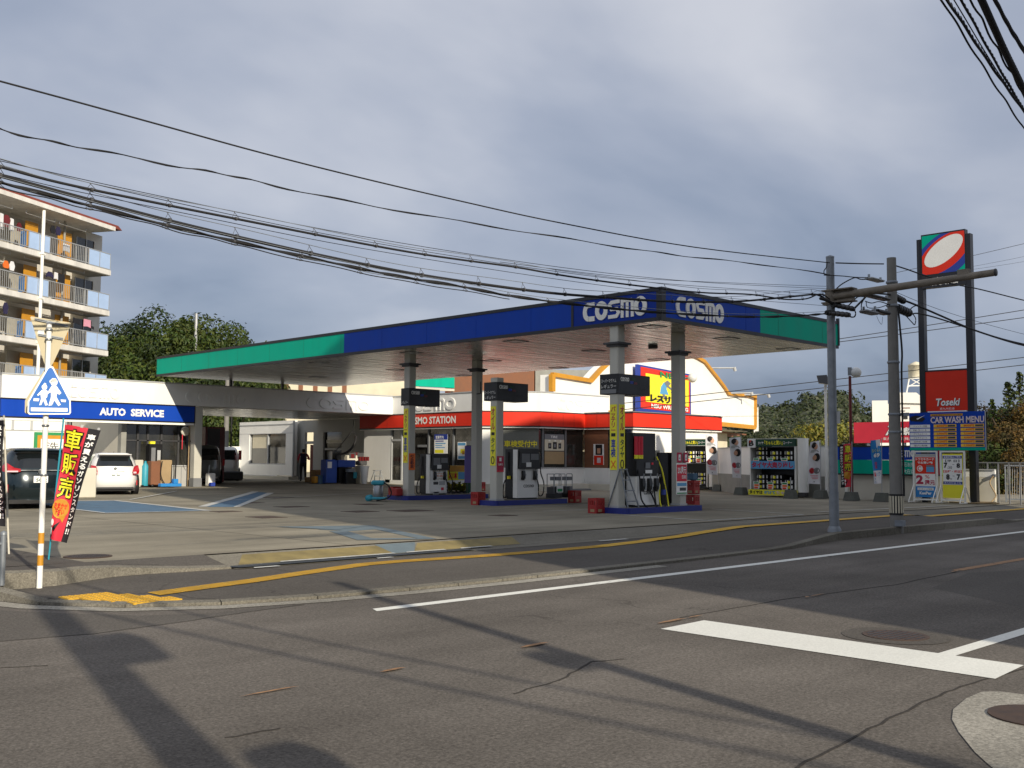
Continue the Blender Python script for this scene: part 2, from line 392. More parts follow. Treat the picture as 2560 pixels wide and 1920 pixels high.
def struct(o,label=None): 
    o['kind']='structure'
    if label: o['label']=label
    return o
def dup(root,loc,rz=0.,label=None,scale=None):
    def cp(o,par):
        c=o.copy(); COL.objects.link(c)
        if par is not None: c.parent=par
        for ch in list(o.children): cp(ch,c)
        return c
    r=cp(root,None); r.location=loc; r.rotation_euler=(0,0,rz)
    if scale: r.scale=scale
    if label: r['label']=label
    ROOTM[r.name]=Matrix.Translation(Vector(loc))@Matrix.Rotation(rz,4,'Z'); return r
def cosmo(mb,x0,y0,w,h,z0=0.,z1=.01,sw=.2):
    "the five-letter word mark of the station, drawn as strokes; letters on a unit height"
    U=w/5.0
    def P(pts): return [(x0+a*U,y0+b*h) for a,b in pts]
    S=sw*h; r=.5*h-S/2
    import math as q
    rx=.47*U-S/2
    mb.ring(x0+.52*U,y0+.5*h,rx,S,z0,z1,20,q.radians(90),q.radians(270),ry=r)
    mb.stroke([(x0+.50*U,y0+h-S/2),(x0+.98*U,y0+h-S/2)],S,z0,z1); mb.stroke([(x0+.50*U,y0+S/2),(x0+.98*U,y0+S/2)],S,z0,z1)
    mb.ring(x0+1.52*U,y0+.5*h,rx*1.05,S,z0,z1,32,ry=r)
    mb.stroke(P([(2.95,.88),(2.32,.86),(2.14,.72),(2.30,.5),(2.72,.5),(2.86,.3),(2.70,.12),(2.06,.11)]),S*.72,z0,z1)
    mb.stroke(P([(3.14,0),(3.14,.87),(3.80,.87),(3.90,.76),(3.90,0)]),S*.70,z0,z1); mb.stroke(P([(3.52,0),(3.52,.80)]),S*.66,z0,z1)
    mb.ring(x0+4.50*U,y0+.5*h,rx*1.02,S,z0,z1,32,ry=r)
# ================================================================== GROUND
g_=MB('far_ground'); g_.sheet([(-900,-900),(2500,-900),(2500,2500),(-900,2500)],-.06); struct(g_.build('ground'))
g_=MB('asphalt'); g_.sheet([(-60,-40),(160,-40),(160,14),(4.6,14),(4.6,90),(-60,90)],0); struct(g_.build('road'))
def ramp(x): return .03+.10*max(0,min(1,(x-15.5)/3.0))*(1-max(0,min(1,(x-26.2)/1.2)))
kin=[(3.95,60),(3.95,14),(4.04,11.6),(4.25,10.9),(4.76,10.2),(5.5,9.75),(6.45,9.5),(7.6,9.4),(9,9.34),(10.8,9.34),(12.6,9.36),(14.6,9.42),(16,9.5),(17.2,9.72),(18.4,9.93),(22,9.95),(26.3,9.95),(27.6,10.0),(32,10.0),(60,10.0),(150,10)]
xs=[4.0+.7*i for i in range(40)]+[33,36,45,60,150]
def kerb_y(x):
    pts=kin[1:]
    for a,b in zip(pts,pts[1:]):
        if a[0]<=x<=b[0]: return a[1]+(b[1]-a[1])*(x-a[0])/(b[0]-a[0]+1e-9)
    return 12.2
s_=MB('pavement_asphalt')
for a,b in zip(xs,xs[1:]):
    a_=max(a,4.05); ya,yb=kerb_y(a_),kerb_y(b); yt=12.15 if b>7.6 else 12.6; s_.add([(a_,ya,ramp(a_)),(b,yb,ramp(b)),(b,yt,max(ramp(b),.05)),(a_,yt,max(ramp(a_),.05))],[(0,1,2,3)])
struct(s_.build('sidewalk'))
# kerb stones, one strip along the inner line, flush at the driveway, raised by the poles; pale gutter outside it
k_=MB('kerb_concrete'); gt=MB('kerb_concrete')
def offs(pts,d):
    out=[]
    for i,p in enumerate(pts):
        a=Vector(pts[max(i-1,0)]); b=Vector(pts[min(i+1,len(pts)-1)]); t=(b-a).normalized(); out.append((p[0]+t.y*-d*-1*-1,p[1]+t.x*d*1))
    return out
def normoff(pts,d):
    out=[]
    for i,p in enumerate(pts):
        a=Vector(pts[max(i-1,0)]); b=Vector(pts[min(i+1,len(pts)-1)]); t=(b-a).normalized(); n=Vector((t.y,-t.x)); out.append((p[0]-n.x*-d*1 if False else p[0]+n.x*d,p[1]+n.y*d))
    return out
dense=[]
for a,b in zip(kin,kin[1:]):
    n=max(1,int(math.hypot(b[0]-a[0],b[1]-a[1])/.6)); n=min(n,70)
    for i in range(n): dense.append((a[0]+(b[0]-a[0])*i/n,a[1]+(b[1]-a[1])*i/n))
dense.append(kin[-1])
o1=normoff(dense,.14); o2=normoff(dense,.40); o3=normoff(dense,.19)
for i in range(len(dense)-1):
    za=.015+ramp(dense[i][0]) if dense[i][0]>4.2 else .12; zb=.015+ramp(dense[i+1][0]) if dense[i+1][0]>4.2 else .12
    p,q,r,t=dense[i],dense[i+1],o1[i+1],o1[i]
    gap=.012
    dv=Vector((q[0]-p[0],q[1]-p[1])); 
    if dv.length<.02: continue
    dv=dv.normalized()*gap
    p=(p[0]+dv.x,p[1]+dv.y); t=(t[0]+dv.x,t[1]+dv.y)
    k_.add([(*p,za),(*q,zb),(*r,zb-.01),(*t,za-.01),(*r,-.01),(*t,-.01),(*p,-.01),(*q,-.01)],[(0,3,2,1),(3,5,4,2),(0,6,5,3),(1,2,4,7)])
    if dense[i][0]<11.5 and (dense[i][1]<14): gt.m('seam'); gt.add([(*o1[i],.003),(*o1[i+1],.003),(*o3[i+1],.003),(*o3[i],.003)],[(0,3,2,1)]); gt.m('gutter_concrete'); gt.add([(*o3[i],.008),(*o3[i+1],.008),(*o2[i+1],.005),(*o2[i],.005)],[(0,3,2,1)])
struct(k_.build('kerb')); struct(gt.build('gutter'))
# raised corner pavement with its concrete edge
c_=MB('pavement_asphalt'); CR=[(4.12,12.25),(4.35,12.16),(4.72,12.14),(5.1,12.4),(5.55,12.66),(6.2,12.86),(7.1,12.97),(5.5,13.05),(5.5,60),(4.12,60)]
E_=[(4.12,12.22),(4.35,12.12),(4.72,12.10),(5.1,12.3),(5.55,12.5),(6.0,12.53),(6.5,12.44),(7.1,12.40)]; ez=[.22,.22,.21,.20,.17,.13,.10,.08]
c_.add([(p[0],p[1],z) for p,z in zip(E_,ez)]+[(p[0],13.03,.182) for p in E_],[(i,i+1,i+9,i+8) for i in range(7)]); c_.add([(4.12,13.03,.19),(5.5,13.03,.182),(5.5,60,.18),(4.12,60,.18)],[(0,1,2,3)]); c_.add([(4.12,12.22,.22),(4.12,60,.18),(4.12,60,0),(4.12,12.22,0)],[(0,1,2,3)]); c_.m('kerb_concrete')
E2=normoff(E_,.12)
for i in range(len(E_)-1):
    z0,z1=ez[i]+.012,ez[i+1]+.012; c_.add([(*E_[i],z0),(*E_[i+1],z1),(*E2[i+1],z1-.02),(*E2[i],z0-.02),(*E2[i+1],0),(*E2[i],0)],[(0,3,2,1),(3,5,4,2)])
c_.add([(*E_[0],.235),(*E2[0],.215),(*E2[0],0),(*E_[0],0)],[(0,1,2,3)])
struct(c_.build('pavement'))
# strip between sidewalk and lot: drain, concrete apron, gate rail
a_=MB('apron_concrete'); d_=MB('apron_concrete'); 
for a,b in zip(xs,xs[1:]):
    if b<7.2: continue
    a=max(a,7.1)
    za,zb=max(ramp(a),.05),max(ramp(b),.05); la,lb=lotz(a,13),lotz(b,13)
    d_.add([(a,12.15,za+.004),(b,12.15,zb+.004),(b,12.42,zb+.01),(a,12.42,za+.01)],[(0,1,2,3)])
    a_.add([(a,12.42,za+.012),(b,12.42,zb+.012),(b,12.96,lb-.006),(a,12.96,la-.006)],[(0,1,2,3)])
    a_.m('seam'); a_.add([(a,12.96,la-.03),(b,12.96,lb-.03),(b,13.03,lb-.03),(a,13.03,la-.03)],[(0,1,2,3)]); a_.m('iron'); 
    for y in (12.965,13.02): a_.add([(a,y,la+.006),(b,y,lb+.006),(b,y+.014,lb+.006),(a,y+.014,la+.006)],[(0,1,2,3)])
    a_.m('apron_concrete')
d_.m('grate'); d_.sheet([(7.15,12.16),(11.3,12.16),(11.3,12.41),(7.0,12.41)],.072)
struct(a_.build('driveway_apron')); struct(d_.build('drain_channel'))
l_=MB('lot_concrete'); gx=[5.5,8,12,16,20,22,24,26,28,30,32,36,45,60,80]; gy=[13.03,18,22,26,30,33,34,36,38,40,42,46,52,60,80,100]
for i in range(len(gx)-1):
    for j in range(len(gy)-1):
        l_.add([(x,y,lotz(x,y)) for x,y in ((gx[i],gy[j]),(gx[i+1],gy[j]),(gx[i+1],gy[j+1]),(gx[i],gy[j+1]))],[(0,1,2,3)])
struct(l_.build('forecourt'))
def cat2(P,n=6):
    out=[]; rr=random.Random(int(P[0].x*50))
    for i in range(len(P)-1):
        for k in range(n): q=P[i].lerp(P[i+1],k/n); out.append(Vector((q.x+rr.uniform(-.012,.012),q.y+rr.uniform(-.012,.012))))
    out.append(Vector((P[-1].x,P[-1].y))); return out
# ---- painted markings
def mark(name,polys,mt,z=.004,onlot=False,extra=None):
    b=MB(mt)
    for i,P in enumerate(polys): b.add([(x,y,(lotz(x,y) if onlot else 0)+z+.0012*i) for x,y in P],[tuple(range(len(P)))])
    return struct(b.build(name))
mark('road_edge_line',[[(6.35,8.24),(14,8.24),(14,8.40),(6.42,8.40)],[(14,8.24),(60,8.33),(60,8.50),(14,8.40)]],'road_white')
mark('stop_line',[[(7.52,5.70),(7.50,2.84),(8.15,2.88),(8.22,5.73)]],'road_white',.005)
mark('lane_line',[[(8.155,3.385),(60,3.385),(60,3.52),(8.16,3.52)]],'road_white',.004)
mark('side_road_line',[[(1.2,11.2),(1.2,60),(1.35,60),(1.35,11.2)],[(2.9,9.6),(3.35,11.5),(3.2,11.6),(2.6,9.7)]],'road_white')
ol=[[(14.6,5.93),(60,5.98),(60,6.12),(14.6,6.07)]]
random.seed(3)
x=-2.
while x<14.5:
    w=random.uniform(.08,.5); 
    if random.random()<(.45 if x<5.2 else .22): 
        y=5.86+.012*x*.4; h=random.uniform(.012,.03); ol.append([(x,y-h),(x+w*.5,y-h*1.2),(x+w,y-h*.5),(x+w*.8,y+h),(x+w*.3,y+h*.6)])
    x+=w
mark('centre_line',ol,'road_orange')
b=MB('tactile_yellow')
yl=[(5.22,10.62),(5.9,10.79),(6.65,10.97),(7.4,11.22),(8.7,11.6),(9.3,11.62),(10.7,11.47),(11.8,11.42),(13.5,11.46),(15.2,11.7),(16.9,11.92),(18.8,12.02),(22.3,12.0),(34.5,11.95),(60,12.0)]
for i,(p,q) in enumerate(zip(yl,yl[1:])):
    n=max(1,int((q[0]-p[0])/(.3 if p[0]<20 else .45)))
    for k in range(n):
        a0,a1=k/n,(k+1)/n; X0,X1=p[0]+(q[0]-p[0])*a0,p[0]+(q[0]-p[0])*a1; Y0,Y1=p[1]+(q[1]-p[1])*a0,p[1]+(q[1]-p[1])*a1
        zt=lambda X,Y: ramp(X)+(max(ramp(X),.05)-ramp(X))*max(0,min(1,(Y+.15-kerb_y(X))/(12.15-kerb_y(X))))+(.006 if X<15 else .016)
        z0,z1=zt(X0,Y0),zt(X1,Y1)
        b.add([(X0+.006,Y0-.15,z0),(X1-.006,Y1-.15,z1),(X1-.006,Y1+.15,z1),(X0+.006,Y0+.15,z0)],[(0,1,2,3)])
        if p[0]<12:
            for j in range(4):
                yy=-.105+.07*j; b.add([(X0+.03,Y0+yy-.014,z0+.004),(X1-.03,Y1+yy-.014,z1+.004),(X1-.03,Y1+yy+.014,z1+.004),(X0+.03,Y0+yy+.014,z0+.004)],[(0,1,2,3)])
for i in range(4):
    for j in range(2):
        x0=4.40+.11*i+.265*j; y0=10.80-.255*i+.02*j
        b.box(x0,y0,.03,x0+.262,y0+.252,.044)
        for p_ in range(4):
            for q_ in range(4): b.box(x0+.02+.062*p_,y0+.02+.06*q_,.044,x0+.044+.062*p_,y0+.044+.06*q_,.049)
struct(b.build('tactile_paving'))
mark('blue_patch',[[(10.62,24.06),(12.96,23.68),(13.79,30.75),(12.3,31.2),(11.1,30.4)]],'worn_blue',.005,True)
mark('blue_patch_border',[[(10.5,23.95),(13.07,23.58),(12.96,23.72),(10.62,24.1)],[(12.90,23.68),(13.07,23.58),(13.92,30.8),(13.74,30.75)],[(12.3,31.15),(13.9,30.65),(13.9,30.85),(12.4,31.35)],[(10.5,23.95),(10.62,24.1),(11.1,30.4),(10.95,30.4)],[(10.95,30.4),(11.1,30.3),(12.4,31.2),(12.3,31.35)]],'worn_white',.010,True)
mark('blue_strip',[[(13.95,25.6),(14.5,25.0),(21.3,34.3),(21.5,35.6)]],'worn_blue',.005,True)
mark('blue_strip_border',[[(13.8,25.7),(13.98,25.55),(21.6,35.5),(21.5,35.8)],[(14.42,24.95),(14.62,24.95),(21.4,34.1),(21.3,34.4)]],'worn_white',.010,True)
mark('arrow_paint',[[(11.1,16.2),(12.6,16.5),(12.2,15.6),(11.3,15.5)],[(12.6,16.5),(12.1,16.0),(11.05,13.2),(11.3,13.1)],[(11.3,15.6),(11.0,15.7),(10.15,13.7),(10.4,13.5)],[(10.2,13.7),(11.2,13.06),(11.0,13.5),(10.45,13.9)],[(10.9,17.3),(12.6,16.5),(11.3,15.9)]],'faded_blue',.004,True)
P=[]
for a,b_ in ((7.1,15.2),): P.append([(a,12.46),(b_,12.46),(b_,12.93),(a+.3,12.93)])
b=MB('worn_yellow'); b.add([(7.3,12.46,.074),(9.9,12.46,.074),(9.9,12.88,.161),(7.6,12.88,.161)],[(0,1,2,3)]); b.add([(10.3,12.46,.074),(12.6,12.46,.074),(12.8,12.88,.161),(10.7,12.88,.161)],[(0,1,2,3)]); struct(b.build('apron_paint'))
b=MB('faded_blue'); b.add([(9.9,12.46,.0742),(10.3,12.46,.0742),(10.7,12.93,.172),(9.9,12.93,.172)],[(0,1,2,3)]); struct(b.build('apron_arrow_paint'))
b=MB('worn_white')
for a,c in ((7.9,9.9),(10.1,10.9),(11.2,11.9)): b.add([(a,12.40,.078),(c,12.40,.078),(c,12.47,.082),(a+.05,12.47,.082)],[(0,1,2,3)])
for a,c in ((7.3,7.7),(9.3,9.6),(14.2,15.0)): b.add([(a,12.06,max(ramp(a),.05)+.012),(c,12.06,max(ramp(c),.05)+.012),(c,12.17,max(ramp(c),.05)+.012),(a+.05,12.17,max(ramp(a),.05)+.012)],[(0,1,2,3)])
struct(b.build('apron_white_line'))
def wl(p,q,w=.09):
    p,q=Vector(p),Vector(q); n=(q-p).normalized(); n=Vector((-n.y,n.x))*w/2; return [p-n,q-n,q+n,p+n]
b=MB('seam')
for y_ in (17.5,22,26.5,31,35.5): b.add([(5.6,y_,lotz(5.6,y_)+.003),(34,y_+.1,lotz(34,y_)+.003),(34,y_+.115,lotz(34,y_)+.003),(5.6,y_+.015,lotz(5.6,y_)+.003)],[(0,1,2,3)])
for x_ in (9.5,14,18.6): b.add([(x_,13.1,.1835),(x_+.015,13.1,.1835),(x_+.015,34,.1835),(x_,34,.1835)],[(0,1,2,3)])
struct(b.build('slab_joint'))
mark('bay_line',[wl((19.2,13.3),(23.3,13.3)),wl((23.3,13.3),(23.9,16.4)),wl((19.2,13.3),(19.55,15.9)),wl((23.9,17.9),(19.3,18.3)),wl((20,20.4),(24,20.1)),wl((21,24.2),(25,23.9)),wl((22,30.2),(26,30)),wl((15.5,28.5),(24,32.0)),wl((14.4,31),(19,37)),wl((24.5,13.6),(33,13.7))],'worn_white',.006,True)
b=MB('iron')
for cx,cy,w,h in ((15.68,21.08,.55,.55),(16.91,20.64,.75,.6),(18.33,24.25,.5,.5),(15.78,24.28,.6,.5),(19.11,30.2,.6,.6),(12.58,20.34,.5,.6),(13.13,23.05,.5,.4),(17.2,17.6,.4,.4),(16.3,27.1,.4,.4)):
    b.box(cx-w,cy-h,lotz(cx,cy)-.02,cx+w,cy+h,lotz(cx,cy)+.006) if False else b.box(cx-w*.62,cy-h*.62,lotz(cx,cy)-.02,cx+w*.62,cy+h*.62,lotz(cx,cy)+.007)
struct(b.build('forecourt_cover'))
def manhole(name,x,y,r,z,label,rim=None):
    b=MB('pavement_asphalt') if rim else MB('iron')
    t=thing(name,label,'manhole',(x,y,z))
    if rim:
        b.disc(x,y,rim,z+.001,z+.006,36) if False else b.sheet([(x+rim*math.cos(a*math.pi/18),y+rim*math.sin(a*math.pi/18)) for a in range(36)],z+.004); b.build('concrete_collar',t)
    b=MB('iron'); b.disc(x,y,r,z,z+.009,32); b.m('black')
    for i in range(-4,5):
        h=math.sqrt(max(0,(r*.85)**2-(i*r*.2)**2)); b.box(x-h,y+i*r*.2-.008,z+.009,x+h,y+i*r*.2+.008,z+.011)
    b.build('cover',t); return t
manhole('manhole',8.72,4.12,.27,0,'round iron manhole cover in a concrete collar behind the stop line',.44)
CO=[G(*p,0) for p in ((2640,1730),(2560,1738),(2500,1730),(2455,1731),(2415,1748),(2383,1775),(2380,1800),(2397,1832),(2437,1882),(2472,1914),(2530,1960),(2640,2000))]
t=thing('manhole','iron manhole in a wide pale concrete surround at the near right corner','manhole',(7.0,2.2,0)); b=MB('gutter_concrete'); b.sheet([(p.x,p.y) for p in CO]+[(7.4,.9),(8.2,1.6)],.005); b.build('concrete_collar',t)
p=G(2600,1795,0); b=MB('iron'); b.disc(p.x,p.y,.28,.006,.014,32); b.build('cover',t)
b=MB('patch_asphalt'); PP=[G(*p,0) for p in ((-300,1560),(0,1526),(174,1534),(347,1539),(521,1534),(694,1516),(760,1510),(620,1531),(450,1557),(230,1586),(0,1605),(-300,1630))]; b.sheet([(q.x,q.y) for q in PP],.0012)
PP=[G(*p,0) for p in ((2420,1432),(2560,1425),(2700,1418),(2900,1500),(2560,1520),(2330,1470))]; b.sheet([(q.x,q.y) for q in PP],.0012); struct(b.build('asphalt_patch'))
b=MB('seam')
for P in ([(0,1604),(230,1585),(450,1556),(620,1530),(760,1512)],[(1990,1920),(2150,1835),(2290,1765),(2400,1716),(2560,1672)],[(560,1846),(700,1822)],[(1280,1735),(1400,1700),(1480,1655),(1560,1648)],[(0,1670),(120,1664)],[(1700,1545),(1950,1500),(2240,1462),(2390,1430)]):
    W=[G(*p,0) for p in P]; b.stroke([(q.x,q.y) for q in cat2(W)],.018,.001,.003)
struct(b.build('asphalt_seam'))
manhole('manhole',5.82,13.71,.3,.182,'rusty round cover in the forecourt beside the leaning banner')

# ================================================================== CANOPY
CX0,CX1,CY0,CY1,CZ0,CZ1=20.0,28.55,15.1,40.96,4.81,5.62
T=thing('station_canopy','large flat forecourt canopy with blue and green fascia and white metal soffit','canopy',(20,15.1,.18))
b=MB('black_trim'); b.box(CX0+.02,CY0+.02,CZ0+.05,CX1-.02,CY1-.02,CZ1-.03)
b.m('soffit'); b.box(CX0+.06,CY0+.06,CZ0+.03,CX1-.06,CY1-.06,CZ0+.046)
b.m('soffit_joint')
y=CY0+.3
while y<CY1-.1: b.box(CX0+.1,y,CZ0+.0285,CX1-.1,y+.008,CZ0+.032); y+=.45
b.build('roof',T)
Yg=OX(862,860,20).y; Ybar=OX(1433,800,20).y; Xg=OY(1898,800,15.1).x
ML=face_mx((CX0,CY1,CZ0)); LN=CY1-CY0
b=MB('blue',ML); b.box(CY1-Yg,.09,-.02,CY1-Ybar-.04,.72,.03); b.m('blue_dark'); b.box(CY1-Ybar+.04,.09,-.02,LN-.12,.72,.028); b.m('teal'); b.box(.03,.09,-.02,CY1-Yg-.003,.72,.031)
b.m('black_trim'); b.box(0,0,-.02,LN,.088,.045); b.box(0,.722,-.02,LN,.81,.045); b.box(CY1-Ybar-.04,.09,-.02,CY1-Ybar+.04,.72,.04); b.box(LN-.12,.09,-.02,LN,.72,.04)
for k in range(1,12):
    xx=k*LN/12; b.m('dark_green' if xx<CY1-Yg else 'blue_dark'); b.box(xx,.09,.03,xx+.007,.72,.0335)
b.build('fascia',T)['label']='long green and blue canopy fascia with its panel joints'
b=MB('white_paint',ML); y0=Ybar; s0=CY1-OX(1459,800,20).y; s1=CY1-OX(1621,760,20).y; cosmo(b,s0,.17,s1-s0,.48,.03,.055,.26); b.build('logo_lettering',T)
MR=face_my((CX0,CY0,CZ0)); LN=CX1-CX0
b=MB('blue',MR); b.box(.12,.09,-.02,Xg-CX0,.72,.03); b.m('teal'); b.box(Xg-CX0+.003,.09,-.02,LN-.03,.72,.031); b.m('black_trim'); b.box(.0,0,-.02,LN,.088,.045); b.box(.0,.722,-.02,LN,.81,.045); b.box(-.045,.0,-.02,.12,.81,.047); b.box(LN-.03,.09,-.02,LN+.04,.9,.06)
for xx in (1.9,3.6,5.2,7.6): b.m('blue_dark' if xx<Xg-CX0 else 'dark_green'); b.box(xx,.09,.03,xx+.008,.72,.0335)
b.build('fascia',T)
b=MB('white_paint',MR); s0=OY(1685,760,15.1).x-CX0; s1=OY(1806,760,15.1).x-CX0; cosmo(b,s0,.16,s1-s0,.49,.03,.055,.26); b.build('logo_lettering',T)
z4=lambda x,y:(1380+x/3.072,680+y/3.072); z5=lambda x,y:(700+x/3.072,680+y/3.072)
for i,(px,py) in enumerate([z4(770,428),z4(320,613),z4(820,678),z4(1340,518),z4(1815,598),z5(1810,540),z5(1620,688),z5(2140,743),z5(1010,627),z5(300,703),z5(890,757),z5(290,812),z5(1420,800)]):
    p=G(px,py,CZ0)
    if not(CX0+.4<p.x<CX1-.3 and CY0+.4<p.y<CY1-.3): continue
    b=MB('dark_grey',FR((p.x,p.y,CZ0),(1,0,0),(0,1,0))); q=.27
    b.box(-q,-q,.018,q,-q+.035,.03);b.box(-q,q-.035,.018,q,q,.03);b.box(-q,-q+.035,.018,-q+.035,q-.035,.03);b.box(q-.035,-q+.035,.018,q,q-.035,.03)
    b.m('lamp_glass'); b.box(-q+.035,-q+.035,.022,q-.035,q-.035,.029); b.build('ceiling_light',T)
p=G(*z4(775,573),CZ0); b=MB('dark_grey'); b.cyl((p.x,p.y,CZ0-.06),(p.x,p.y,CZ0+.03),.14,n=16); b.build('vent_cap',T)
def column(x,y,zt,name='column',par=None,w=.28,zb=.32,collar=None):
    b=MB('column_paint'); b.rbox(x,y,zb,x+w,y+w,zt,.02); b.m('light_grey'); b.box(x-.015,y-.015,zb,x+w+.015,y+w+.015,zb+.05); b.build(name,par)
    if collar:
        b=MB('dark_grey'); c=collar
        b.box(x-.05,y-.05,c-.02,x+w+.05,y+w+.05,c+.04); b.box(x-.11,y-.11,c+.04,x+w+.11,y+w+.11,c+.09); b.build('collar',par)
colA=(21.16,25.95); colA2=(24.4,26.05); colB=(20.69,21.44); colD=(19.64+.38,16.45); colE=(22.75,16.25)
colE=(G(1697,1262,.34).x,16.28)
column(*colA,4.85,par=T,collar=ZH(colA,912)); column(*colD,4.85,par=T,collar=ZH(colD,860)); column(*colE,4.85,par=T,collar=ZH(colE,882))
p=G(1197,1238,.34); colA2=(OY(1192,1000,26.05).x,26.05); column(*colA2,4.85,par=T,collar=ZH(colA2,925))
b=MB('black'); b.tube([(colA2[0]-.1,colA2[1]-.3,4.1),(colA2[0]-.1,colA2[1]-.3,3.7),(colA2[0],colA2[1],3.7)],.02); b.build('bracket',T)
PB=thing('sign_pillar','short square pillar standing on the middle pump island, topped below the canopy','pillar',(*colB,.32)); column(*colB,ZH(colB,941),'post',PB)
for px in (569,698,835,927):
    X=OY(px,980,41.).x
    if X<CX1: b=MB('dark_grey'); b.box(X-.05,40.7,4.5,X+.05,40.8,4.86); b.build('strut',T)
# ---- islands
def island(x0,y0,x1,w,label,z0=.17):
    t=thing('pump_island',label,'island',(x0,y0,z0),group='blue edged pump islands'); r=.12; n=5
    P=[(x0+r-r*math.cos(a*math.pi/2/n),y0+r-r*math.sin(a*math.pi/2/n)) for a in range(n+1)]+[(x1-r+r*math.sin(a*math.pi/2/n),y0+r-r*math.cos(a*math.pi/2/n)) for a in range(n+1)]+[(x1,y0+w),(x0,y0+w)]
    b=MB('island_blue'); b.prism(P,z0-.1,.32); b.build('kerb_block',t)
    b=MB('apron_concrete'); b.prism([(min(max(a,x0+.08),x1-.08),min(max(c,y0+.08),y0+w-.08)) for a,c in P],.32,.324); b.build('top_slab',t)
island(19.93,16.08,23.1,.95,'blue edged pump island nearest the canopy corner, with the step ladder on it')
island(20.55,21.3,23.6,1.0,'blue edged pump island in the middle, carrying the short pillar and wire carts')
island(21.0,25.8,24.6,1.0,'blue edged pump island farthest from the road, beside the purple banner')

# ---- price boards on the pillars
def price_board(col,x1w,y1w,z0,z1,label,lines,blank):
    t=thing('price_board',label,'price board',(col[0],col[1],z0),group='black fuel price boards on the pillars')
    x0,y0=col[0]-.03,col[1]-.03
    b=MB('black_gloss'); b.rbox(x0,y0,z0,x0+x1w,y0+y1w,z1,.012)
    b.build('case',t); H=z1-z0
    b=MB('white_paint',face_mx((x0-.004,y0+y1w,z0)))
    for i,s in enumerate(lines[::-1]): b.text(s,y1w*.10,H*(.08+.0)+i*H*.27+ (H*.22 if blank else 0),y1w*.9,H*(.27)+i*H*.27+(H*.22 if blank else 0),keep=False)
    if blank: b.m('mid_grey'); b.box(y1w*.08,H*.04,0,y1w*.9,H*.24,.004)
    b.build('lettering',t)
    b=MB('white_paint',face_my((x0,y0-.004,z0))); cosmo(b,x1w*.07,H*.64,x1w*.26,H*.20,0,.004,.2); b.build('logo_lettering',t)
    b=MB('dark_grey',face_my((x0,y0-.004,z0))); b.text(lines[-1],x1w*.66,H*.25,x1w*.9,H*.42); 
    if len(lines)>1: b.text(lines[0],x1w*.66,H*.5,x1w*.9,H*.62)
    b.m('cobalt'); b.box(x1w*.36,H*.55,0,x1w*.46,H*.68,.003); b.m('dark_green'); b.box(x1w*.40,H*.72,0,x1w*.52,H*.84,.003); b.m('vend_red'); b.box(x1w*.48,H*.52,0,x1w*.58,H*.64,.003); b.build('panel_marks',t)
price_board(colD,1.28,.6,ZH(colD,983),ZH(colD,931),'black fuel price board on the front canopy column nearest the road',['スーパーマグナム','レギュラー'],True)
price_board(colB,1.28,.55,ZH(colB,999.5),ZH(colB,952.5),'black fuel price board around the top of the short middle pillar',['スーパーマグナム','レギュラー'],False)
price_board(colA,1.3,.42,ZH(colA,1012),ZH(colA,968),'black fuel price board on the far canopy column by the red shop band',['レギュラー'],False)
# ---- vertical yellow banners on columns
def vsign(M,w,h,top,bot,label,c1,c2,icon,flip=False):
    t=thing('column_banner',label,'banner',M.translation,group='yellow vertical banners on the pillars')
    b=MB('lime_yellow',M); b.box(0,0,.003,w,h,.012); b.build('panel',t)
    b=MB(c1,M); b.text(top,w*.15,h*.60,w*.85,h*.97,.014,bold=.03,vertical=True); b.m(c2); b.text(bot,w*.15,h*.19,w*.85,h*.47,.014,bold=.03,vertical=True); b.m('black'); b.box(w*.2,h*.51,.012,w*.8,h*.56,.016)
    if icon=='tyre': b.ring(w*.5,h*.09,w*.26,w*.14,.012,.016,18,ry=h*.06)
    else: b.m('orange'); b.stroke([(w*.2,h*.03),(w*.8,h*.14)],w*.12,.012,.016); b.stroke([(w*.8,h*.03),(w*.2,h*.14)],w*.12,.017,.02)
    b.build('lettering',t)
for col,(ya,yb),k in ((colA,(1020,1157),'A'),(colB,(1014,1164),'B'),(colD,(1009,1175),'D')):
    z1,z0=ZH(col,ya),ZH(col,yb); h=z1-z0
    if k in 'AD': vsign(face_mx((col[0]-.001,col[1]+.25,z0)),.22,h,'バッテリー','車検','yellow banner reading battery and inspection on the '+('far' if k=='A' else 'front')+' column','magenta','cobalt','tool')
    if k=='B': vsign(face_mx((col[0]-.001,col[1]+.25,z0)),.22,h,'オイル','タイヤ','yellow banner reading oil and tyres on the short middle pillar','magenta','dark_green','tyre')
    if k=='D': vsign(face_my((col[0]+.03,col[1]-.001,z0)),.22,h,'オイル','タイヤ','yellow banner reading oil and tyres on the front column','magenta','dark_green','tyre')
def poster(M,w,h,label,base,items,name='poster',group=None,t0=.012):
    t=thing(name,label,'poster',M.translation,group=group); b=MB(base,M); b.box(0,0,.002,w,h,t0); b.build('sheet',t)
    b=MB('black',M)
    for it in items:
        b.m(it[0])
        if isinstance(it[1],str): b.text(it[1],it[2]*w,it[3]*h,it[4]*w,it[5]*h,t0+.004+(.002 if len(it)>6 else 0),bold=.02,vertical=(len(it)>6 and it[6]=='v'))
        elif it[1]==0: b.box(it[2]*w,it[3]*h,t0,it[4]*w,it[5]*h,t0+(it[6] if len(it)>6 else .002))
    if items: b.build('print',t)
    return t
z=ZH(colA,1175); poster(face_my((colA[0]+.01,colA[1]-.003,z)),.25,ZH(colA,1133)-z,'orange vertical notice on the far canopy column','orange',[('vend_red','軽自動車',.2,.1,.8,.9,'v')])
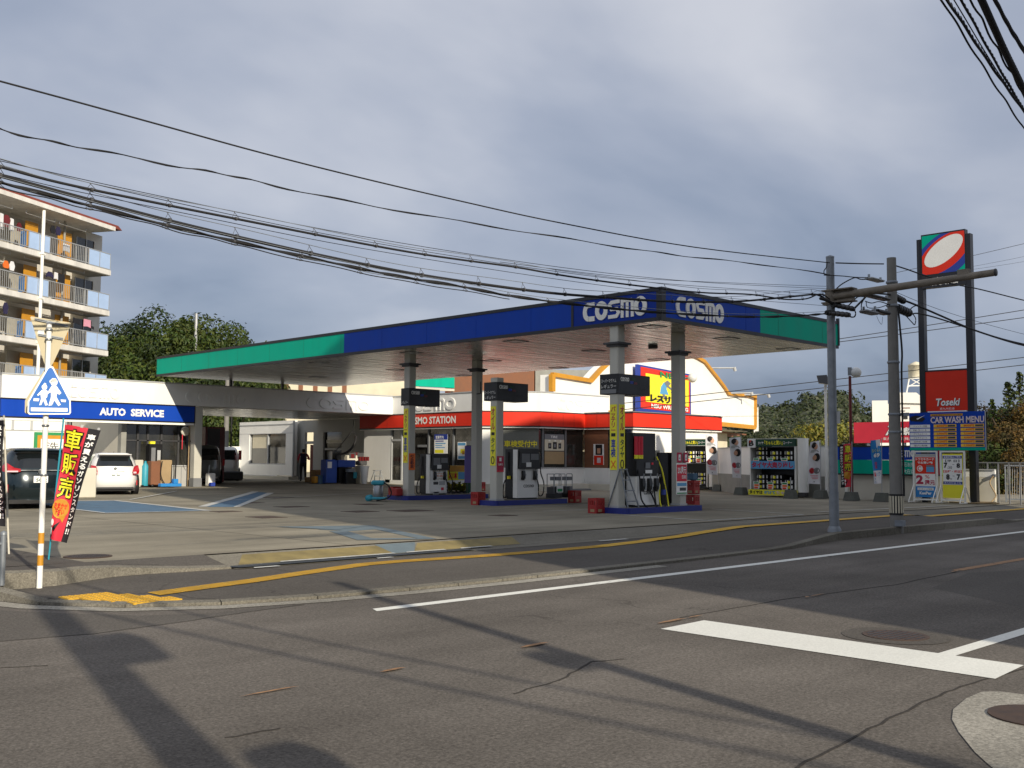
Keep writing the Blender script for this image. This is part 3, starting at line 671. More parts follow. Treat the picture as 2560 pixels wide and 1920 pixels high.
z=ZH(colB,1180); poster(face_my((colB[0]+.005,colB[1]-.003,z)),.27,ZH(colB,1140)-z,'crimson notice on the short pillar beside the middle pump','magenta',[('paper','2%還元',.15,.40,.85,.55),('pink_red',0,.0,.0,1,.12),('paper',0,.35,.68,.65,.9,.003)])
z=ZH(colE,1236); poster(face_mx((colE[0]-.10,colE[1]+.2,z)),.01,.01,'x','paper',[]) if False else None
ME=face_my((colE[0]-.22,colE[1]-.04,ZH(colE,1236)))
hE=ZH(colE,1158)-ZH(colE,1236)
poster(ME,.46,hE,'white and red discount poster strapped to the right canopy column','paper',[('pink_red',0,.03,.42,.97,.96),('paper','2%還元',.1,.66,.9,.9,1),('paper','日祝',.5,.5,.9,.62,1),('light_blue',0,.06,.27,.94,.37),('dark_grey',0,.3,.12,.9,.22),('green',0,.05,.02,.95,.06)])
for i,xx in enumerate((.02,.30)):
    poster(face_my((colE[0]-.20+xx,colE[1]-.04,ZH(colE,1156))),.2,ZH(colE,1131)-ZH(colE,1156),('left' if i==0 else 'right')+' one of two small red cards above the discount poster','magenta',[('paper',0,.28,.2,.72,.8),('mid_grey',0,.4,.35,.6,.5,.003)])
# ================================================================== PUMPS
def hose(mb,pts,r=.018,mt='rubber'):
    P=[Vector(p) for p in pts]; out=[]
    for i in range(len(P)-1):
        p0,p1,p2,p3=P[max(i-1,0)],P[i],P[i+1],P[min(i+2,len(P)-1)]
        for k in range(6):
            t=k/6; out.append(.5*((2*p1)+(-p0+p2)*t+(2*p0-5*p1+4*p2-p3)*t*t+(-p0+3*p1-3*p2+p3)*t**3))
    out.append(P[-1]); mb.m(mt).tube(out,r,6)
def nozzle(mb,M,body='black'):
    mb.at(M).m(body); mb.loft([[(-.04,-.02,0),(.04,-.02,0),(.04,-.02,.07),(-.04,-.02,.07)],[(-.045,-.18,.0),(.055,-.18,0),(.055,-.18,.09),(-.045,-.18,.09)],[(-.06,-.28,0),(.0,-.30,0),(.0,-.30,.07),(-.06,-.28,.07)]],False); mb.m('steel'); mb.tube([(.01,-.03,.05),(.02,.08,.06)],.015); mb.tube([(.05,-.12,.09),(.03,-.26,.09)],.012)
def pump(x,y,w,d,z0,h,label,tall=False,screen_text=True):
    t=thing('fuel_pump',label,'fuel pump',(x,y,z0),group='fuel pumps under the canopy')
    M=face_my((x,y,z0))
    b=MB('black'); b.box(x+.02,y+.03,z0,x+w-.02,y+d-.02,z0+.06); b.build('plinth',t)
    if not tall:
        b=MB('white_panel'); b.box(x,y,z0+.05,x+w,y+d*.5,z0+h*.60); b.m('white_paint'); b.box(x-.03,y,z0+.05,x,y+d*.35,z0+h*.98); b.m('black'); b.box(x-.028,y+d*.35+.002,z0+.05,x+w,y+d,z0+h*.99); b.build('cabinet',t)
        b=MB('black_gloss',M); b.box(.02,h*.61,-d*.35,w-.01,h,.04); b.m('black'); b.prism([(.0,h*.60),(w,h*.60),(w,h*.66),(w*.96,h*.93),(w*.04,h*.93),(0,h*.66)],.04,.09); b.build('head',t)
        b=MB('paper',M); b.box(w*.3,h*.64,.09,w*.55,h*.73,.093); b.m('mid_grey'); b.box(w*.08,h*.72,.09,w*.48,h*.9,.0925); b.box(w*.53,h*.78,.09,w*.92,h*.9,.0925); b.build('display',t)
        b=MB('black',M); cosmo(b,w*.27,h*.235,w*.52,h*.055,.001,.004,.22) 
        b.build('logo_lettering',t)
        for k,xx in enumerate((.22,.8)):
            n_=MB('black'); nozzle(n_,FR((x+w*xx,y-.005,z0+h*.58),(1,0,0))); n_.build('nozzle',t)
        b=MB('rubber'); hose(b,[(x+w*.98,y-.02,z0+h*.97),(x+w+.08,y-.05,z0+h*.9),(x+w+.06,y-.05,z0+h*.55),(x+w+.20,y-.05,z0+h*.32),(x+w+.16,y-.05,z0+h*.1),(x+w-.02,y-.06,z0+h*.08),(x+w-.04,y-.06,z0+h*.28),(x+w*.86,y-.05,z0+h*.42)]); b.build('hose',t)
        b=MB('rubber'); hose(b,[(x-.06,y+d*.7,z0+h*.93),(x-.08,y+d*.7,z0+h*.5),(x-.28,y+d*.6,z0+h*.3),(x-.3,y+d*.6,z0+h*.06),(x-.12,y+d*.6,z0+h*.05)]); b.m('yellow'); b.box(x-.14,y+d*.5,z0+h*.40,x-.05,y+d*.62,z0+h*.46); b.build('hose',t)
    else:
        b=MB('white_panel'); b.box(x+.02,y,z0+.05,x+w-.02,y+d*.7,z0+h*.415); b.m('white_paint'); b.box(x-.004,y-.004,z0+.05,x+.018,y+.06,z0+h*.41); b.build('cabinet',t)
        b=MB('black'); b.box(x-.02,y+d*.72,z0+.02,x+w+.02,y+d*1.1,z0+h); b.box(x,y+.01,z0+h*.417,x+w,y+d*.72,z0+h*.63); b.m('black_gloss'); b.box(x+.0,y+.12,z0+h*.63,x+w,y+d*.72,z0+h*1.0); b.build('hose_tower',t)
        b=MB('mid_grey',M); b.box(w*.38,h*.52,-.005,w*.58,h*.60,.012); b.m('paper'); b.box(w*.38,h*.455,-.005,w*.66,h*.50,.013); b.m('pink_red'); b.box(w*.64,h*.57,-.005,w*.72,h*.6,.012); b.build('display',t)
        b=MB('pink_red')
        for k in range(3):
            xx=x+w*(.06+.12*k); b.m('pink_red'); b.cyl((xx,y+.07,z0+h*.7),(xx,y+.07,z0+h*.95),.045,n=10); b.m('lime_yellow'); b.cyl((xx,y+.07,z0+h*.65),(xx,y+.07,z0+h*.70),.046,n=10)
        b.build('additive_tube',t)
        b=MB('black',M); cosmo(b,w*.30,h*.17,w*.40,h*.045,.001,.004,.22); b.build('logo_lettering',t)
        for k in range(3):
            n_=MB('black'); nozzle(n_,FR((x+w*(.2+.3*k),y-.008,z0+h*.40),(1.25,0,0),(0,0,1.2)),'black'); n_.build('nozzle',t)
        for pts,mt in (([(x+w*.1,y+.1,z0+h*.6),(x+w*.05,y-.05,z0+h*.4),(x+w*.08,y-.08,z0+h*.12),(x+w*.3,y-.14,z0-.02),(x+w*.62,y-.16,z0-.08),(x+w*.7,y-.08,z0+h*.1),(x+w*.7,y-.03,z0+h*.27)],'rubber'),
                       ([(x+w*.45,y-.03,z0+h*.26),(x+w*.6,y-.07,z0+h*.14),(x+w*.72,y-.1,z0+h*.02),(x+w*.9,y-.16,z0-.08),(x+w*1.1,y-.12,z0+h*.03),(x+w*1.15,y-.05,z0+h*.3)],'rubber'),
                       ([(x+w*1.02,y+.1,z0+h*.68),(x+w*1.08,y-.03,z0+h*.5),(x+w*1.2,y-.06,z0+h*.25),(x+w*1.3,y-.06,z0+h*.08),(x+w*1.2,y-.14,z0-.06),(x+w*.95,y-.12,z0-.03),(x+w*.9,y-.08,z0+h*.1),(x+w*.97,y-.03,z0+h*.3)],'lime_yellow')):
            b=MB(mt); hose(b,pts,.02,mt); o=b.build('hose',t)
            if mt=='lime_yellow': o['label']='yellow hose'
        b=MB('cobalt'); b.box(x+w*1.05,y-.1,z0+h*.16,x+w*1.17,y-.03,z0+h*.23); b.build('hose_clip',t)
    return t
def px_X(px,Y,z=1.): return OY(px,1150,Y).x
yD=16.3; x0=px_X(1592,yD); x1=px_X(1648,yD); pump(x0,yD,x1-x0,.5,.32,1.85,'tall white and black fuel pump with three nozzles on the front island',True)
yB=21.62; x0=px_X(1295,yB); x1=px_X(1345,yB); pump(x0,yB,x1-x0,.5,.32,ZH((x0,yB),1121)-.32,'white fuel pump with black head beside the short pillar on the middle island')
yA=26.1; x0=px_X(1076,yA); x1=px_X(1118,yA); tA=pump(x0,yA,x1-x0,.5,.32,ZH((x0,yA),1134)-.32,'white fuel pump covered by a printed notice on the far island')
w=x1-x0; poster(face_my((x0+.01,yA-.015,.42)),w-.02,.78,'white printed notice covering the front of the far fuel pump','paper',[('tan','お支払い',.1,.84,.8,.93),('orange','クレジット',.12,.72,.8,.80),('orange','現金',.2,.62,.75,.69),('tan','セルフ給油',.1,.5,.85,.58),('dark_grey',0,.15,.3,.45,.42),('light_grey',0,.5,.28,.85,.44),('pink_red',0,.62,.06,.78,.18)])

# ---- things standing about on the islands
def crate(x,y,z,rz,label,n=1):
    t=thing('bottle_crate',label,'crate',(x,y,z),group='red plastic crates',rz=rz)
    b=MB('crate_red',local=True); w,d,h=.33,.27,.37
    b.box(-w/2,-d/2,0,w/2,d/2,.03)
    for yy in (-d/2,d/2-.015):
        b.box(-w/2,yy,.0,w/2,yy+.015,h*.55); b.box(-w/2,yy,h*.84,w/2,yy+.015,h)
        for k in range(5): b.box(-w/2+k*(w-.04)/4,yy+.001,h*.55,-w/2+.04+k*(w-.04)/4,yy+.014,h*.84)
    for xx in (-w/2+.001,w/2-.016):
        b.box(xx,-d/2+.016,.0,xx+.015,d/2-.016,h*.55); b.box(xx,-d/2+.016,h*.84,xx+.015,d/2-.016,h)
        for k in range(4): b.box(xx+.001,-d/2+.016+k*(d-.07)/3,h*.55,xx+.014,-d/2+.05+k*(d-.07)/3,h*.84)
    b.build('shell',t)
    b=MB('tan',local=True); b.box(-w*.3,-d/2-.004,h*.1,w*.15,-d/2,h*.28); b.box(-w/2-.004,-d*.25,h*.1,-w/2,d*.2,h*.28); b.build('label_plate',t)
    return t
p=G(1503,1284,.18); crate(p.x+.05,p.y+.2,.18,.05,'red plastic crate at the end of the front pump island')
p=G(1204,1263,.18); crate(p.x+.05,p.y+.2,.18,.1,'red plastic crate at the end of the middle pump island')
p=G(993,1245,.18); crate(p.x+.05,p.y+.2,.18,-.1,'red plastic crate at the end of the far pump island beside the floor vacuum')
p=G(1210,1228,.18); crate(p.x,p.y+.2,.18,.3,'red crate behind the middle island, under the purple banner')
p=G(1449,1257,.18); crate(p.x,p.y+.2,.18,.1,'red crate at the right end of the middle pump island')
p=G(1747,1272,.18); crate(p.x,p.y+.2,.18,.2,'red crate at the right end of the front island, lower of two')
crate(p.x+.02,p.y+.22,.57,.15,'red crate at the right end of the front island, upper of two')
t=thing('step_ladder','aluminium step ladder leaning open beside the tall fuel pump','ladder',(20.5,16.4,.324))
b=MB('galv'); X0=px_X(1558,16.25); X1=px_X(1590,16.25)
def bar(b,p,q,w=.022): b.tube([p,q],w,4)
for s in (0,1):
    xx=X0+ s*(X1-X0)*.5
    bar(b,(X0+.02+s*.22,16.35,1.28),(X0+.06+s*.42,16.15,.33))
for k in range(4):
    f=k/3.6; z_=1.26-.93*f; b.box(X0+.02+.04*f,16.34-.2*f-.04,z_-.012,X0+.24+.22*f,16.34-.2*f+.03,z_+.012)
b.build('front_frame',t); b=MB('galv')
for s in (0,1): bar(b,(X0+.03+s*.2,16.38,1.27),(X0+.02+s*.38,16.75,.33),.018)
b.box(X0+.02,16.55,.8,X0+.34,16.57,.83); b.build('rear_frame',t)
# dark cabinet behind the right column
cx=px_X(1683,16.45)
t=thing('service_cabinet','tall dark cabinet standing against the right canopy column','cabinet',(cx,16.5,.324)); b=MB('black'); b.rbox(cx,16.62,.324,cx+.62,17.0,ZH((cx,16.6),1131),.01); b.build('body',t); b=MB('mid_grey'); b.box(cx+.2,16.60,.9,cx+.3,16.62,1.0); b.build('handle',t)
cx=px_X(1657,16.7); t=thing('towel_stand','beige steel stand with a small shelf behind the tall pump','stand',(cx,16.8,.324)); b=MB('tan'); b.box(cx,16.9,.324,cx+.25,17.1,1.05); b.m('offwhite'); b.box(cx+.02,16.98,1.12,cx+.24,17.0,1.75); b.build('body',t); b=MB('light_grey'); b.box(cx-.02,16.84,1.05,cx+.28,17.15,1.12); b.m('dark_grey'); b.box(cx+.02,16.9,1.12,cx+.12,17.,1.16); b.build('shelf',t)
t=thing('paper_box','pale blue bin resting on the two stacked red crates','bin',(p.x,p.y+.2,.96)); b=MB('worn_blue'); b.rbox(p.x-.12,p.y+.1,.955,p.x+.12,p.y+.32,1.14,.02); b.build('body',t)
# wire carts on the middle island
def cart(x,y,w,label):
    t=thing('wire_cart',label,'cart',(x,y,.324),group='chrome service carts on the middle island'); b=MB('steel')
    for xx in (x,x+w):
        b.tube([(xx,y,.34),(xx,y,1.02),(xx+(.03 if xx==x else -.03),y,1.06)],.013,6); b.tube([(xx,y+.3,.34),(xx,y+.3,1.05)],.013,6)
    b.tube([(x+.03,y,1.06),(x+w-.03,y,1.06)],.013,6); b.tube([(x,y+.3,1.05),(x+w,y+.3,1.05)],.013,6); b.build('frame',t)
    b=MB('black'); b.box(x-.02,y-.03,.33,x+w+.02,y+.33,.46); b.m('dark_grey'); b.box(x-.01,y-.02,.46,x+w*.45,y+.3,.66); b.m('mid_grey'); b.box(x+w*.5,y-.02,.46,x+w,y+.3,.68); b.build('tray',t)
    b=MB('mid_grey'); b.box(x+.02,y-.04,.86,x+w*.9,y+.2,.97); b.build('basket',t)
cart(px_X(1386,21.7),21.7,.3,'chrome wire cart on the middle island, the one with green papers')
cart(px_X(1416,21.7),21.7,.27,'chrome wire cart on the middle island, right of its twin')
xx=px_X(1388,21.7); poster(face_my((xx,21.64,.50)),.28,.2,'pale green leaflet tucked in the front of a wire cart','paper',[('green',0,.1,.1,.9,.55)])
# floor vacuum
p=G(955,1252,.2); t=thing('vacuum_cleaner','turquoise and chrome floor vacuum standing on the forecourt','vacuum',(p.x,p.y,.18)); vx,vy=p.x,p.y+.2
M=Matrix.Translation((vx,vy,.18))@Matrix.Rotation(-.8,4,'Z')
b=MB('cyan',M); b.rbox(-.3,-.2,.05,.28,.2,.13,.03); b.build('base',t)
for a in (-1,1):
    b=MB('cyan',M); b.lathe([(.0,0),(.1,0),(.1,.05),(0,.05)],(-.27,a*.17-.02,.1),14,'y'); b.build('wheel',t)
b=MB('steel',M); b.lathe([(.15,.13),(.16,.2),(.16,.48),(.14,.5)],(0,0,0),18); b.build('drum',t)
b=MB('cyan',M); b.rbox(-.2,-.18,.5,.2,.18,.64,.04); b.build('motor_head',t)
b=MB('rubber',M); hose(b,[(.1,-.1,.58),(.32,-.15,.5),(.42,-.1,.25),(.3,-.2,.1),(0,-.35,.03)],.022); b.build('hose',t)
# bench display between the far island and the shop : yellow table, purple banner, green product rack
xx=px_X(1119,28.); t=thing('promotion_table','yellow fronted promotion table with a printed first prize panel','table',(xx,28,.18)); b=MB('lime_yellow'); w=px_X(1163,28)-xx; zt=ZH((xx,28),1164); zb=ZH((xx,28),1218)
b.box(xx,28,zb,xx+w,28.5,zt); b.build('body',t); b=MB('paper',face_my((xx,27.995,zb))); h=zt-zb; b.m('amber'); b.box(.02,h*.72,0,w,h,.003); b.m('red'); b.text('お1本',.05,h*.38,w*.55,h*.7,.006,bold=.03); b.m('light_blue'); b.box(w*.6,h*.36,0,w*.98,h*.7,.003); b.m('paper'); b.box(0,h*.14,0,w,h*.32,.003); b.build('print',t)
b=MB('steel'); [b.tube([(xx+a,28+c,.18),(xx+a,28+c,zb)],.015,6) for a in (.03,w-.03) for c in (.03,.47)]; b.build('leg',t)
xx=px_X(1163,27.); w=px_X(1180,27)-xx; z0,z1=ZH((xx,27),1207),ZH((xx,27),1114); t=thing('standing_banner','purple standing banner beside the far island','banner',(xx,27,.18)); b=MB('purple'); b.box(xx,27,z0,xx+w,27.03,z1); b.build('cloth',t); b=MB('dark_grey'); b.tube([(xx+w/2,27.05,.18),(xx+w/2,27.05,z1)],.015); b.box(xx,26.9,.18,xx+w,27.2,.21); b.build('stand',t)
xx=px_X(1180,27.1); w=px_X(1197,27.1)-xx; t=thing('product_rack','narrow green rack hung with blister packs beside the purple banner','rack',(xx,27.1,.18)); b=MB('dark_green'); b.box(xx,27.1,.25,xx+w,27.4,z1+.02); b.m('offwhite'); b.box(xx,27.08,z1+.02,xx+w,27.4,z1+.18); b.build('body',t)
b=MB('paper')
for k,(c) in enumerate(('black','green','paper','pink_red','paper','green','paper','purple')): b.m(c); b.box(xx+.04+(k%2)*.02,27.06,z0+.08+k*(z1-z0-.15)/8,xx+w-.06,27.1,z0+.06+(k+.75)*(z1-z0-.15)/8)
b.build('packs',t)
# water buckets etc.
for px,py,c,l in ((1158,1246,'crate_red','small red box on the far island by the green shrubs'),(1172,1240,'light_grey','clear plastic box on the far island')):
    p=G(px,py,.33); t=thing('storage_box',l,'box',(p.x,26.2,.324)); b=MB(c); b.rbox(p.x-.1,26.1,.324,p.x+.16,26.4,.55,.02); b.build('body',t)
def potplant(x,y,z,r,h,label):
    t=thing('potted_plant',label,'plant',(x,y,z),group='low potted shrubs under the promotion table'); b=MB('dark_grey'); b.lathe([(r*.5,0),(r*.65,.18),(r*.6,.18)],(x,y,z),12); b.build('pot',t); b=MB('leaf_bamboo')
    rr=random.Random(int(x*100))
    for k in range(160):
        a,e,q=rr.uniform(0,6.28),rr.uniform(0,1.5),rr.uniform(.4,1)*r; c=Vector((x+q*math.cos(a)*math.cos(e),y+q*math.sin(a)*math.cos(e),z+.18+h*math.sin(e)*rr.uniform(.3,1))); u=Vector((rr.uniform(-1,1),rr.uniform(-1,1),rr.uniform(-1,1))).normalized()*.05; v=u.cross(Vector((rr.random(),rr.random(),1))).normalized()*.03; b.add([c-u,c+v,c+u,c-v],[(0,1,2,3)])
    b.build('foliage',t)
xx=px_X(1119,27.6)
for k in range(4): potplant(xx+.12+k*.27,27.7,.18,.17,.32,['leftmost','second','third','rightmost'][k]+' low yellow green shrub in front of the promotion table')
# ================================================================== SERVICE BAYS (left block)
Z0,Z1,Z2,ZT=2.93,2.97,3.62,4.52; GZ=.28; YB=40.5
XL=OY(3,1000,YB).x; XC=OY(489,1000,YB).x; XE=32.0
SB=thing('service_bay','white topped service bay block with a deep blue band','building',(XL,YB,GZ))
b=MB('white_panel'); b.box(XL,YB,Z2+.03,XE-.003,YB+.45,ZT); b.m('light_grey'); b.box(XL-.02,YB-.03,ZT,XE-.003,YB+.5,ZT+.05); b.m('black_trim'); b.box(XL,YB-.02,Z2-.01,XC,YB+.4,Z2+.028)
b.build('parapet',SB)
b=MB('blue'); b.box(XL,YB+.01,Z1,XC-.03,YB+.4,Z2-.012); b.m('black_trim'); b.box(XL,YB-.005,Z1-.06,XC,YB+.4,Z1-.002); b.m('white_paint'); b.box(XL,YB-.02,Z0-.1,XC-.05,YB+.4,Z1-.062); b.m('black_trim'); b.box(XC-.03,YB,Z1,XC,YB+.3,Z2-.012); b.build('blue_band',SB)
b=MB('white_paint',face_my((0,YB+.008,0))); x0,x1=OY(249,1030,YB).x,OY(410,1030,YB).x; xm=x0+(x1-x0)*.40
b.text('AUTO',x0,3.12,x0+(x1-x0)*.395,3.42,.006,bold=.045); b.cut(); b.text('SERVICE',x0+(x1-x0)*.475,3.12,x1,3.42,.006,bold=.045); b.cut(); b.build_each('lettering',SB)
for a,c in ((130,300),(463,620),(765,925)):
    if a==130: a,c=165,300
    x0,x1=OY(a,970,YB).x,OY(c,980,YB).x; b=MB('white_panel',face_my((0,YB,0))); cosmo(b,x0,3.78,x1-x0,.5,0,.035,.24); b.build('embossed_lettering',SB)
b=MB('column_paint'); b.rbox(XC+.02,YB+.02,GZ-.05,XC+.36,YB+.36,Z2,.01); b.m('mid_grey'); b.box(XC+.0,YB,GZ-.05,XC+.38,YB+.38,GZ+.35); b.build('column',SB)
b=MB('soffit'); b.box(XC+.4,YB+.45,3.63,XE+3,49.0,3.66); b.m('offwhite'); b.box(XC+.4,YB+.45,3.66,XE+3,49.0,4.3); b.build('roof',SB)
xa,xb=OY(313,1100,41.3).x,OY(478,1100,41.3).x; zl=ZH((xb,41.3),1163)
b=MB('grey_wall'); xq=OY(300,1100,41.3).x; b.box(xq,41.2,GZ-.05,xa,41.5,Z0-.02); b.m('bay_wall'); b.box(xa,41.3,GZ-.05,xb,41.42,zl-.04); b.m('light_grey'); b.box(xa,41.26,zl-.04,xb,41.45,zl); b.m('mid_grey')
for k in range(1,7): b.box(xa+(xb-xa)*k/7-.01,41.292,GZ,xa+(xb-xa)*k/7+.01,41.299,zl-.05)
b.m('offwhite'); b.box(xb,41.2,GZ-.05,xb+.1,46,Z2); b.box(xq,41.5,GZ,xq+.1,46,Z2); b.box(xq,46,GZ,xb+.1,46.1,Z2); b.build('wall',SB)
b=MB('glass_int'); b.box(xa+.02,41.36,zl,xb-.02,41.38,Z0-.02); b.build('glazing',SB)
b=MB('dark_grey')
for px in (345,370,404,447): X=OY(px,1100,41.3).x; b.box(X-.04,41.31,zl+.002,X+.04,41.355,Z0-.02)
b.box(xa,41.31,2.15,xb,41.352,2.2); b.build('window_frame',SB)
X=OY(463,1078,41.0).x; t=thing('hose_reel','round white hose reel hanging by the bay glazing with a red cord','reel',(X,41.0,2.6)); b=MB('offwhite'); zz=ZH((X,41),1078); b.lathe([(0,-.06),(.17,-.05),(.2,0),(.17,.05),(0,.06)],(X,41.0,zz),18,'y'); b.build('housing',t); b=MB('pink_red'); b.tube([(X-.12,41,zz-.1),(X-.12,41,zz-.75)],.02); b.m('rubber'); b.tube([(X-.12,41,zz-.75),(X-.05,41,zz-1.2),(X+.15,41,zz-1.5)],.012); b.build('cord',t)
b=MB('tan'); X=OY(473,1100,41.1).x; b.tube([(X,41.1,GZ),(X,41.1,Z0)],.035); o=b.build('pipe',SB)
# equipment in front of the glazing
def floorx(px,Y): return OY(px,1210,Y).x
X=floorx(362,40.9); t=thing('gas_cylinder','turquoise gas cylinder trolley in front of the bay glazing','cylinder',(X,40.9,GZ)); b=MB('cyan'); b.lathe([(.13,.05),(.14,.1),(.14,.85),(.05,.98),(.04,1.05),(0,1.06)],(X,40.9,GZ),14); b.build('body',t); b=MB('black'); b.box(X-.18,40.8,GZ,X+.18,41.05,GZ+.08); b.m('steel'); b.tube([(X-.1,41.05,GZ),(X-.1,41.05,GZ+1.1)],.015); b.build('trolley',t)
X=floorx(352,41.0); t=thing('oil_can','pale yellow tool case on the floor by the white hatchback','case',(X,41,GZ)); b=MB('offwhite'); b.rbox(X-.3,40.9,GZ,X+.05,41.1,GZ+1.1,.03); b.build('body',t)
X=floorx(376,40.9); t=thing('display_cabinet','narrow black cabinet with a yellow top sign behind the gas cylinder','cabinet',(X,41,GZ)); b=MB('black'); b.box(X-.06,40.95,GZ,X+.5,41.2,GZ+1.75); b.m('mid_grey'); b.box(X+.02,40.94,GZ+.6,X+.2,40.95,GZ+1.6); b.m('light_grey'); b.box(X+.28,40.94,GZ+.5,X+.42,40.95,GZ+1.5); b.m('lime_yellow'); b.box(X-.03,40.95,GZ+1.755,X+.18,41.1,GZ+1.86); b.build('body',t)
X=floorx(391,40.6); t=thing('oil_drainer','grey brown oil drainer machine with a looping hose','machine',(X,40.6,GZ)); b=MB('brown'); b.rbox(X-.28,40.5,GZ+.08,X+.12,40.95,GZ+1.05,.03); b.m('tan'); b.rbox(X+.14,40.5,GZ+.08,X+.62,40.9,GZ+1.1,.03); b.build('cabinet',t); b=MB('rubber'); hose(b,[(X+.15,40.45,GZ+1.05),(X+.08,40.4,GZ+.5),(X+.3,40.4,GZ+.12),(X+.62,40.4,GZ+.3),(X+.66,40.45,GZ+.9)],.018); b.build('hose',t); b=MB('black'); [b.lathe([(0,0),(.06,0),(.06,.04),(0,.04)],(X+q,40.5,GZ+.06),10,'y') for q in (-.2,.08,.3,.55)]; b.build('castor',t)
X=floorx(420,39.8); t=thing('floor_jack','blue trolley jack with an upright black handle','jack',(X,39.8,GZ)); b=MB('sky_blue'); b.rbox(X-.35,39.7,GZ+.03,X+.55,39.95,GZ+.16,.02); b.rbox(X+.2,39.7,GZ+.16,X+.4,39.9,GZ+.34,.02); b.build('body',t); b=MB('black'); b.tube([(X+.3,39.8,GZ+.3),(X+.32,39.8,GZ+1.25)],.028); b.build('handle',t)
X=floorx(514,40.9); t=thing('wash_bucket_stand','white bucket and blue tub stacked by the bay column','bucket',(X,40.7,GZ)); b=MB('white_paint'); b.rbox(X-.02,40.6,GZ,X+.3,40.9,GZ+.55,.03); b.m('steel'); b.tube([(X+.02,40.7,GZ+.5),(X+.05,40.7,GZ+.9)],.03); b.build('body',t); b=MB('cobalt'); b.rbox(X-.05,40.35,GZ,X+.16,40.55,GZ+.16,.02); b.build('tub',t)
# left white back wall with the wash sign
xw0,xw1=OY(-60,1100,47.).x,OY(166,1100,47.).x
t=thing('wash_bay_wall','white back wall of the car wash bay under the blue band','wall',(xw0,47,GZ)); b=MB('white_panel'); b.box(xw0,47,GZ-.1,xw1,47.25,3.9); b.m('light_grey'); b.box(xw0,46.97,2.6,xw1,47,2.64)
for px in (30,77,): X=OY(px,1100,47).x; b.box(X-.05,46.95,2.64,X+.05,46.969,3.9)
b.build('panel',t)
X0,X1=OY(86,1100,46.9).x,OY(200,1100,46.9).x; t=thing('wash_sign','white sign with green and amber border reading car wash','sign',(X0,46.9,1.6)); b=MB('green'); b.box(X0,46.88,1.2,X1,46.95,2.55); b.m('amber'); b.box(X0+.12,46.87,1.2,X1-.12,46.88,2.42); b.m('paper'); b.box(X0+.26,46.86,1.2,X1-.26,46.87,2.26); b.build('board',t); b=MB('dark_grey',face_my((X0,46.86,0))); b.text('洗 車',.5,1.75,1.75,2.12,.004); b.text('Car wash',.5,1.38,1.75,1.6,.004); b.build('lettering',t)
# low boundary wall behind the white car, with black spikes
xa,xb=OY(236,1110,50).x,OY(300,1110,50).x; t=thing('boundary_wall','low white boundary wall with spiked top behind the white hatchback','wall',(xa,50,GZ)); b=MB('white_panel'); za=ZH((xa,50),1111); b.box(xa,50,GZ-.1,xb,50.2,za); b.build('panel',t); b=MB('black'); b.box(xa,50.05,za,xb,50.12,za+.06); [b.box(xa+.1+k*.2,50.06,za+.06,xa+.12+k*.2,50.1,za+.16) for k in range(int((xb-xa)/.2))]; b.build('spikes',t)
p=GL(214,1245); t=thing('concrete_bollard_block','white block between the dark car and the white hatchback','block',(p.x,p.y,.2)); b=MB('offwhite'); zt=ZH(p,1170); b.rbox(p.x-.3,p.y+.02,.18,p.x+.35,p.y+.5,zt,.03); b.build('body',t)
# ---- right of the column : room with window, back wall, workshop
xr=33.0; ya=OX(598,1120,xr).y; yb=OX(735,1120,xr).y
RM=thing('bay_office','white panelled office box with a two pane window behind the service bay','building',(xr,yb,GZ)); M=face_mx((xr,ya,0)); L_=ya-yb
w0,w1=ya-OX(623,1120,xr).y,ya-OX(714,1120,xr).y; z0,z1=ZH((xr,OX(660,1120,xr).y),1161),ZH((xr,OX(660,1120,xr).y),1085)
b=MB('white_panel',M); 
for (a0,c0,a1,c1) in ((0,.5,w0,3.62),(w1,.5,L_,3.62),(w0,.5,w1,z0),(w0,z1,w1,3.62)): b.box(a0,c0,-.2,a1,c1,0)
b.m('light_grey'); b.box(0,z1+.02,0,L_,z1+.04,.01); b.box(-.02,3.4,0,L_+.02,3.45,.03); b.m('offwhite'); b.box(-.3,.15,-.2,L_+.2,.46,.45); b.build('wall',RM)
b=MB('glass_int',M); b.box(w0,z0,-.14,w1,z1,-.12); b.build('window_pane',RM)
b=MB('light_grey',M); b.box(w0,z0,-.12,w0+.06,z1,-.05); b.box(w1-.06,z0,-.12,w1,z1,-.05); b.box((w0+w1)/2-.05,z0,-.119,(w0+w1)/2+.05,z1,-.04); b.box(w0+.06,z0,-.12,w1-.06,z0+.06,-.03); b.m('cream'); b.box(w0+.2,z0+.95,-.119,(w0+w1)/2-.1,z1-.05,-.10); b.build('window_frame',RM)
b=MB('light_grey'); b.tube([(xr-.1,yb-.1,.2),(xr-.1,yb-.1,3.6)],.06,8); b.build('downpipe',RM)
xk=33.4; y0,y1=OX(744,1120,xk).y,OX(926,1120,xk).y
WK=thing('workshop_wall','cream rear wall of the open workshop with a doorway and a window','wall',(xk,y1,GZ)); M=face_mx((xk,y0,0)); S=lambda px:y0-OX(px,1120,xk).y
def ZX(px,py,X): return OX(px,py,X).z
b=MB('bay_wall',M); d0,d1=S(762),S(783); e0,e1=S(808),S(854); zd1=ZX(770,1081,xk); zw0,zw1=ZX(830,1170,xk),ZX(830,1080,xk)
b.box(-.6,GZ-.1,-.15,d0,3.62,0); b.box(d1,GZ-.1,-.15,e0,3.62,0); b.box(e1,GZ-.1,-.15,S(926)+.3,3.62,0); b.box(d0,zd1,-.15,d1,3.62,0); b.box(e0,zw1,-.15,e1,3.62,0); b.box(e0,GZ-.1,-.15,e1,zw0,0); b.build('panel',WK)
b=MB('interior',M); b.box(d0-.5,GZ-.1,-1.2,d1+.8,zd1,-1.15); b.build('room_back',WK)
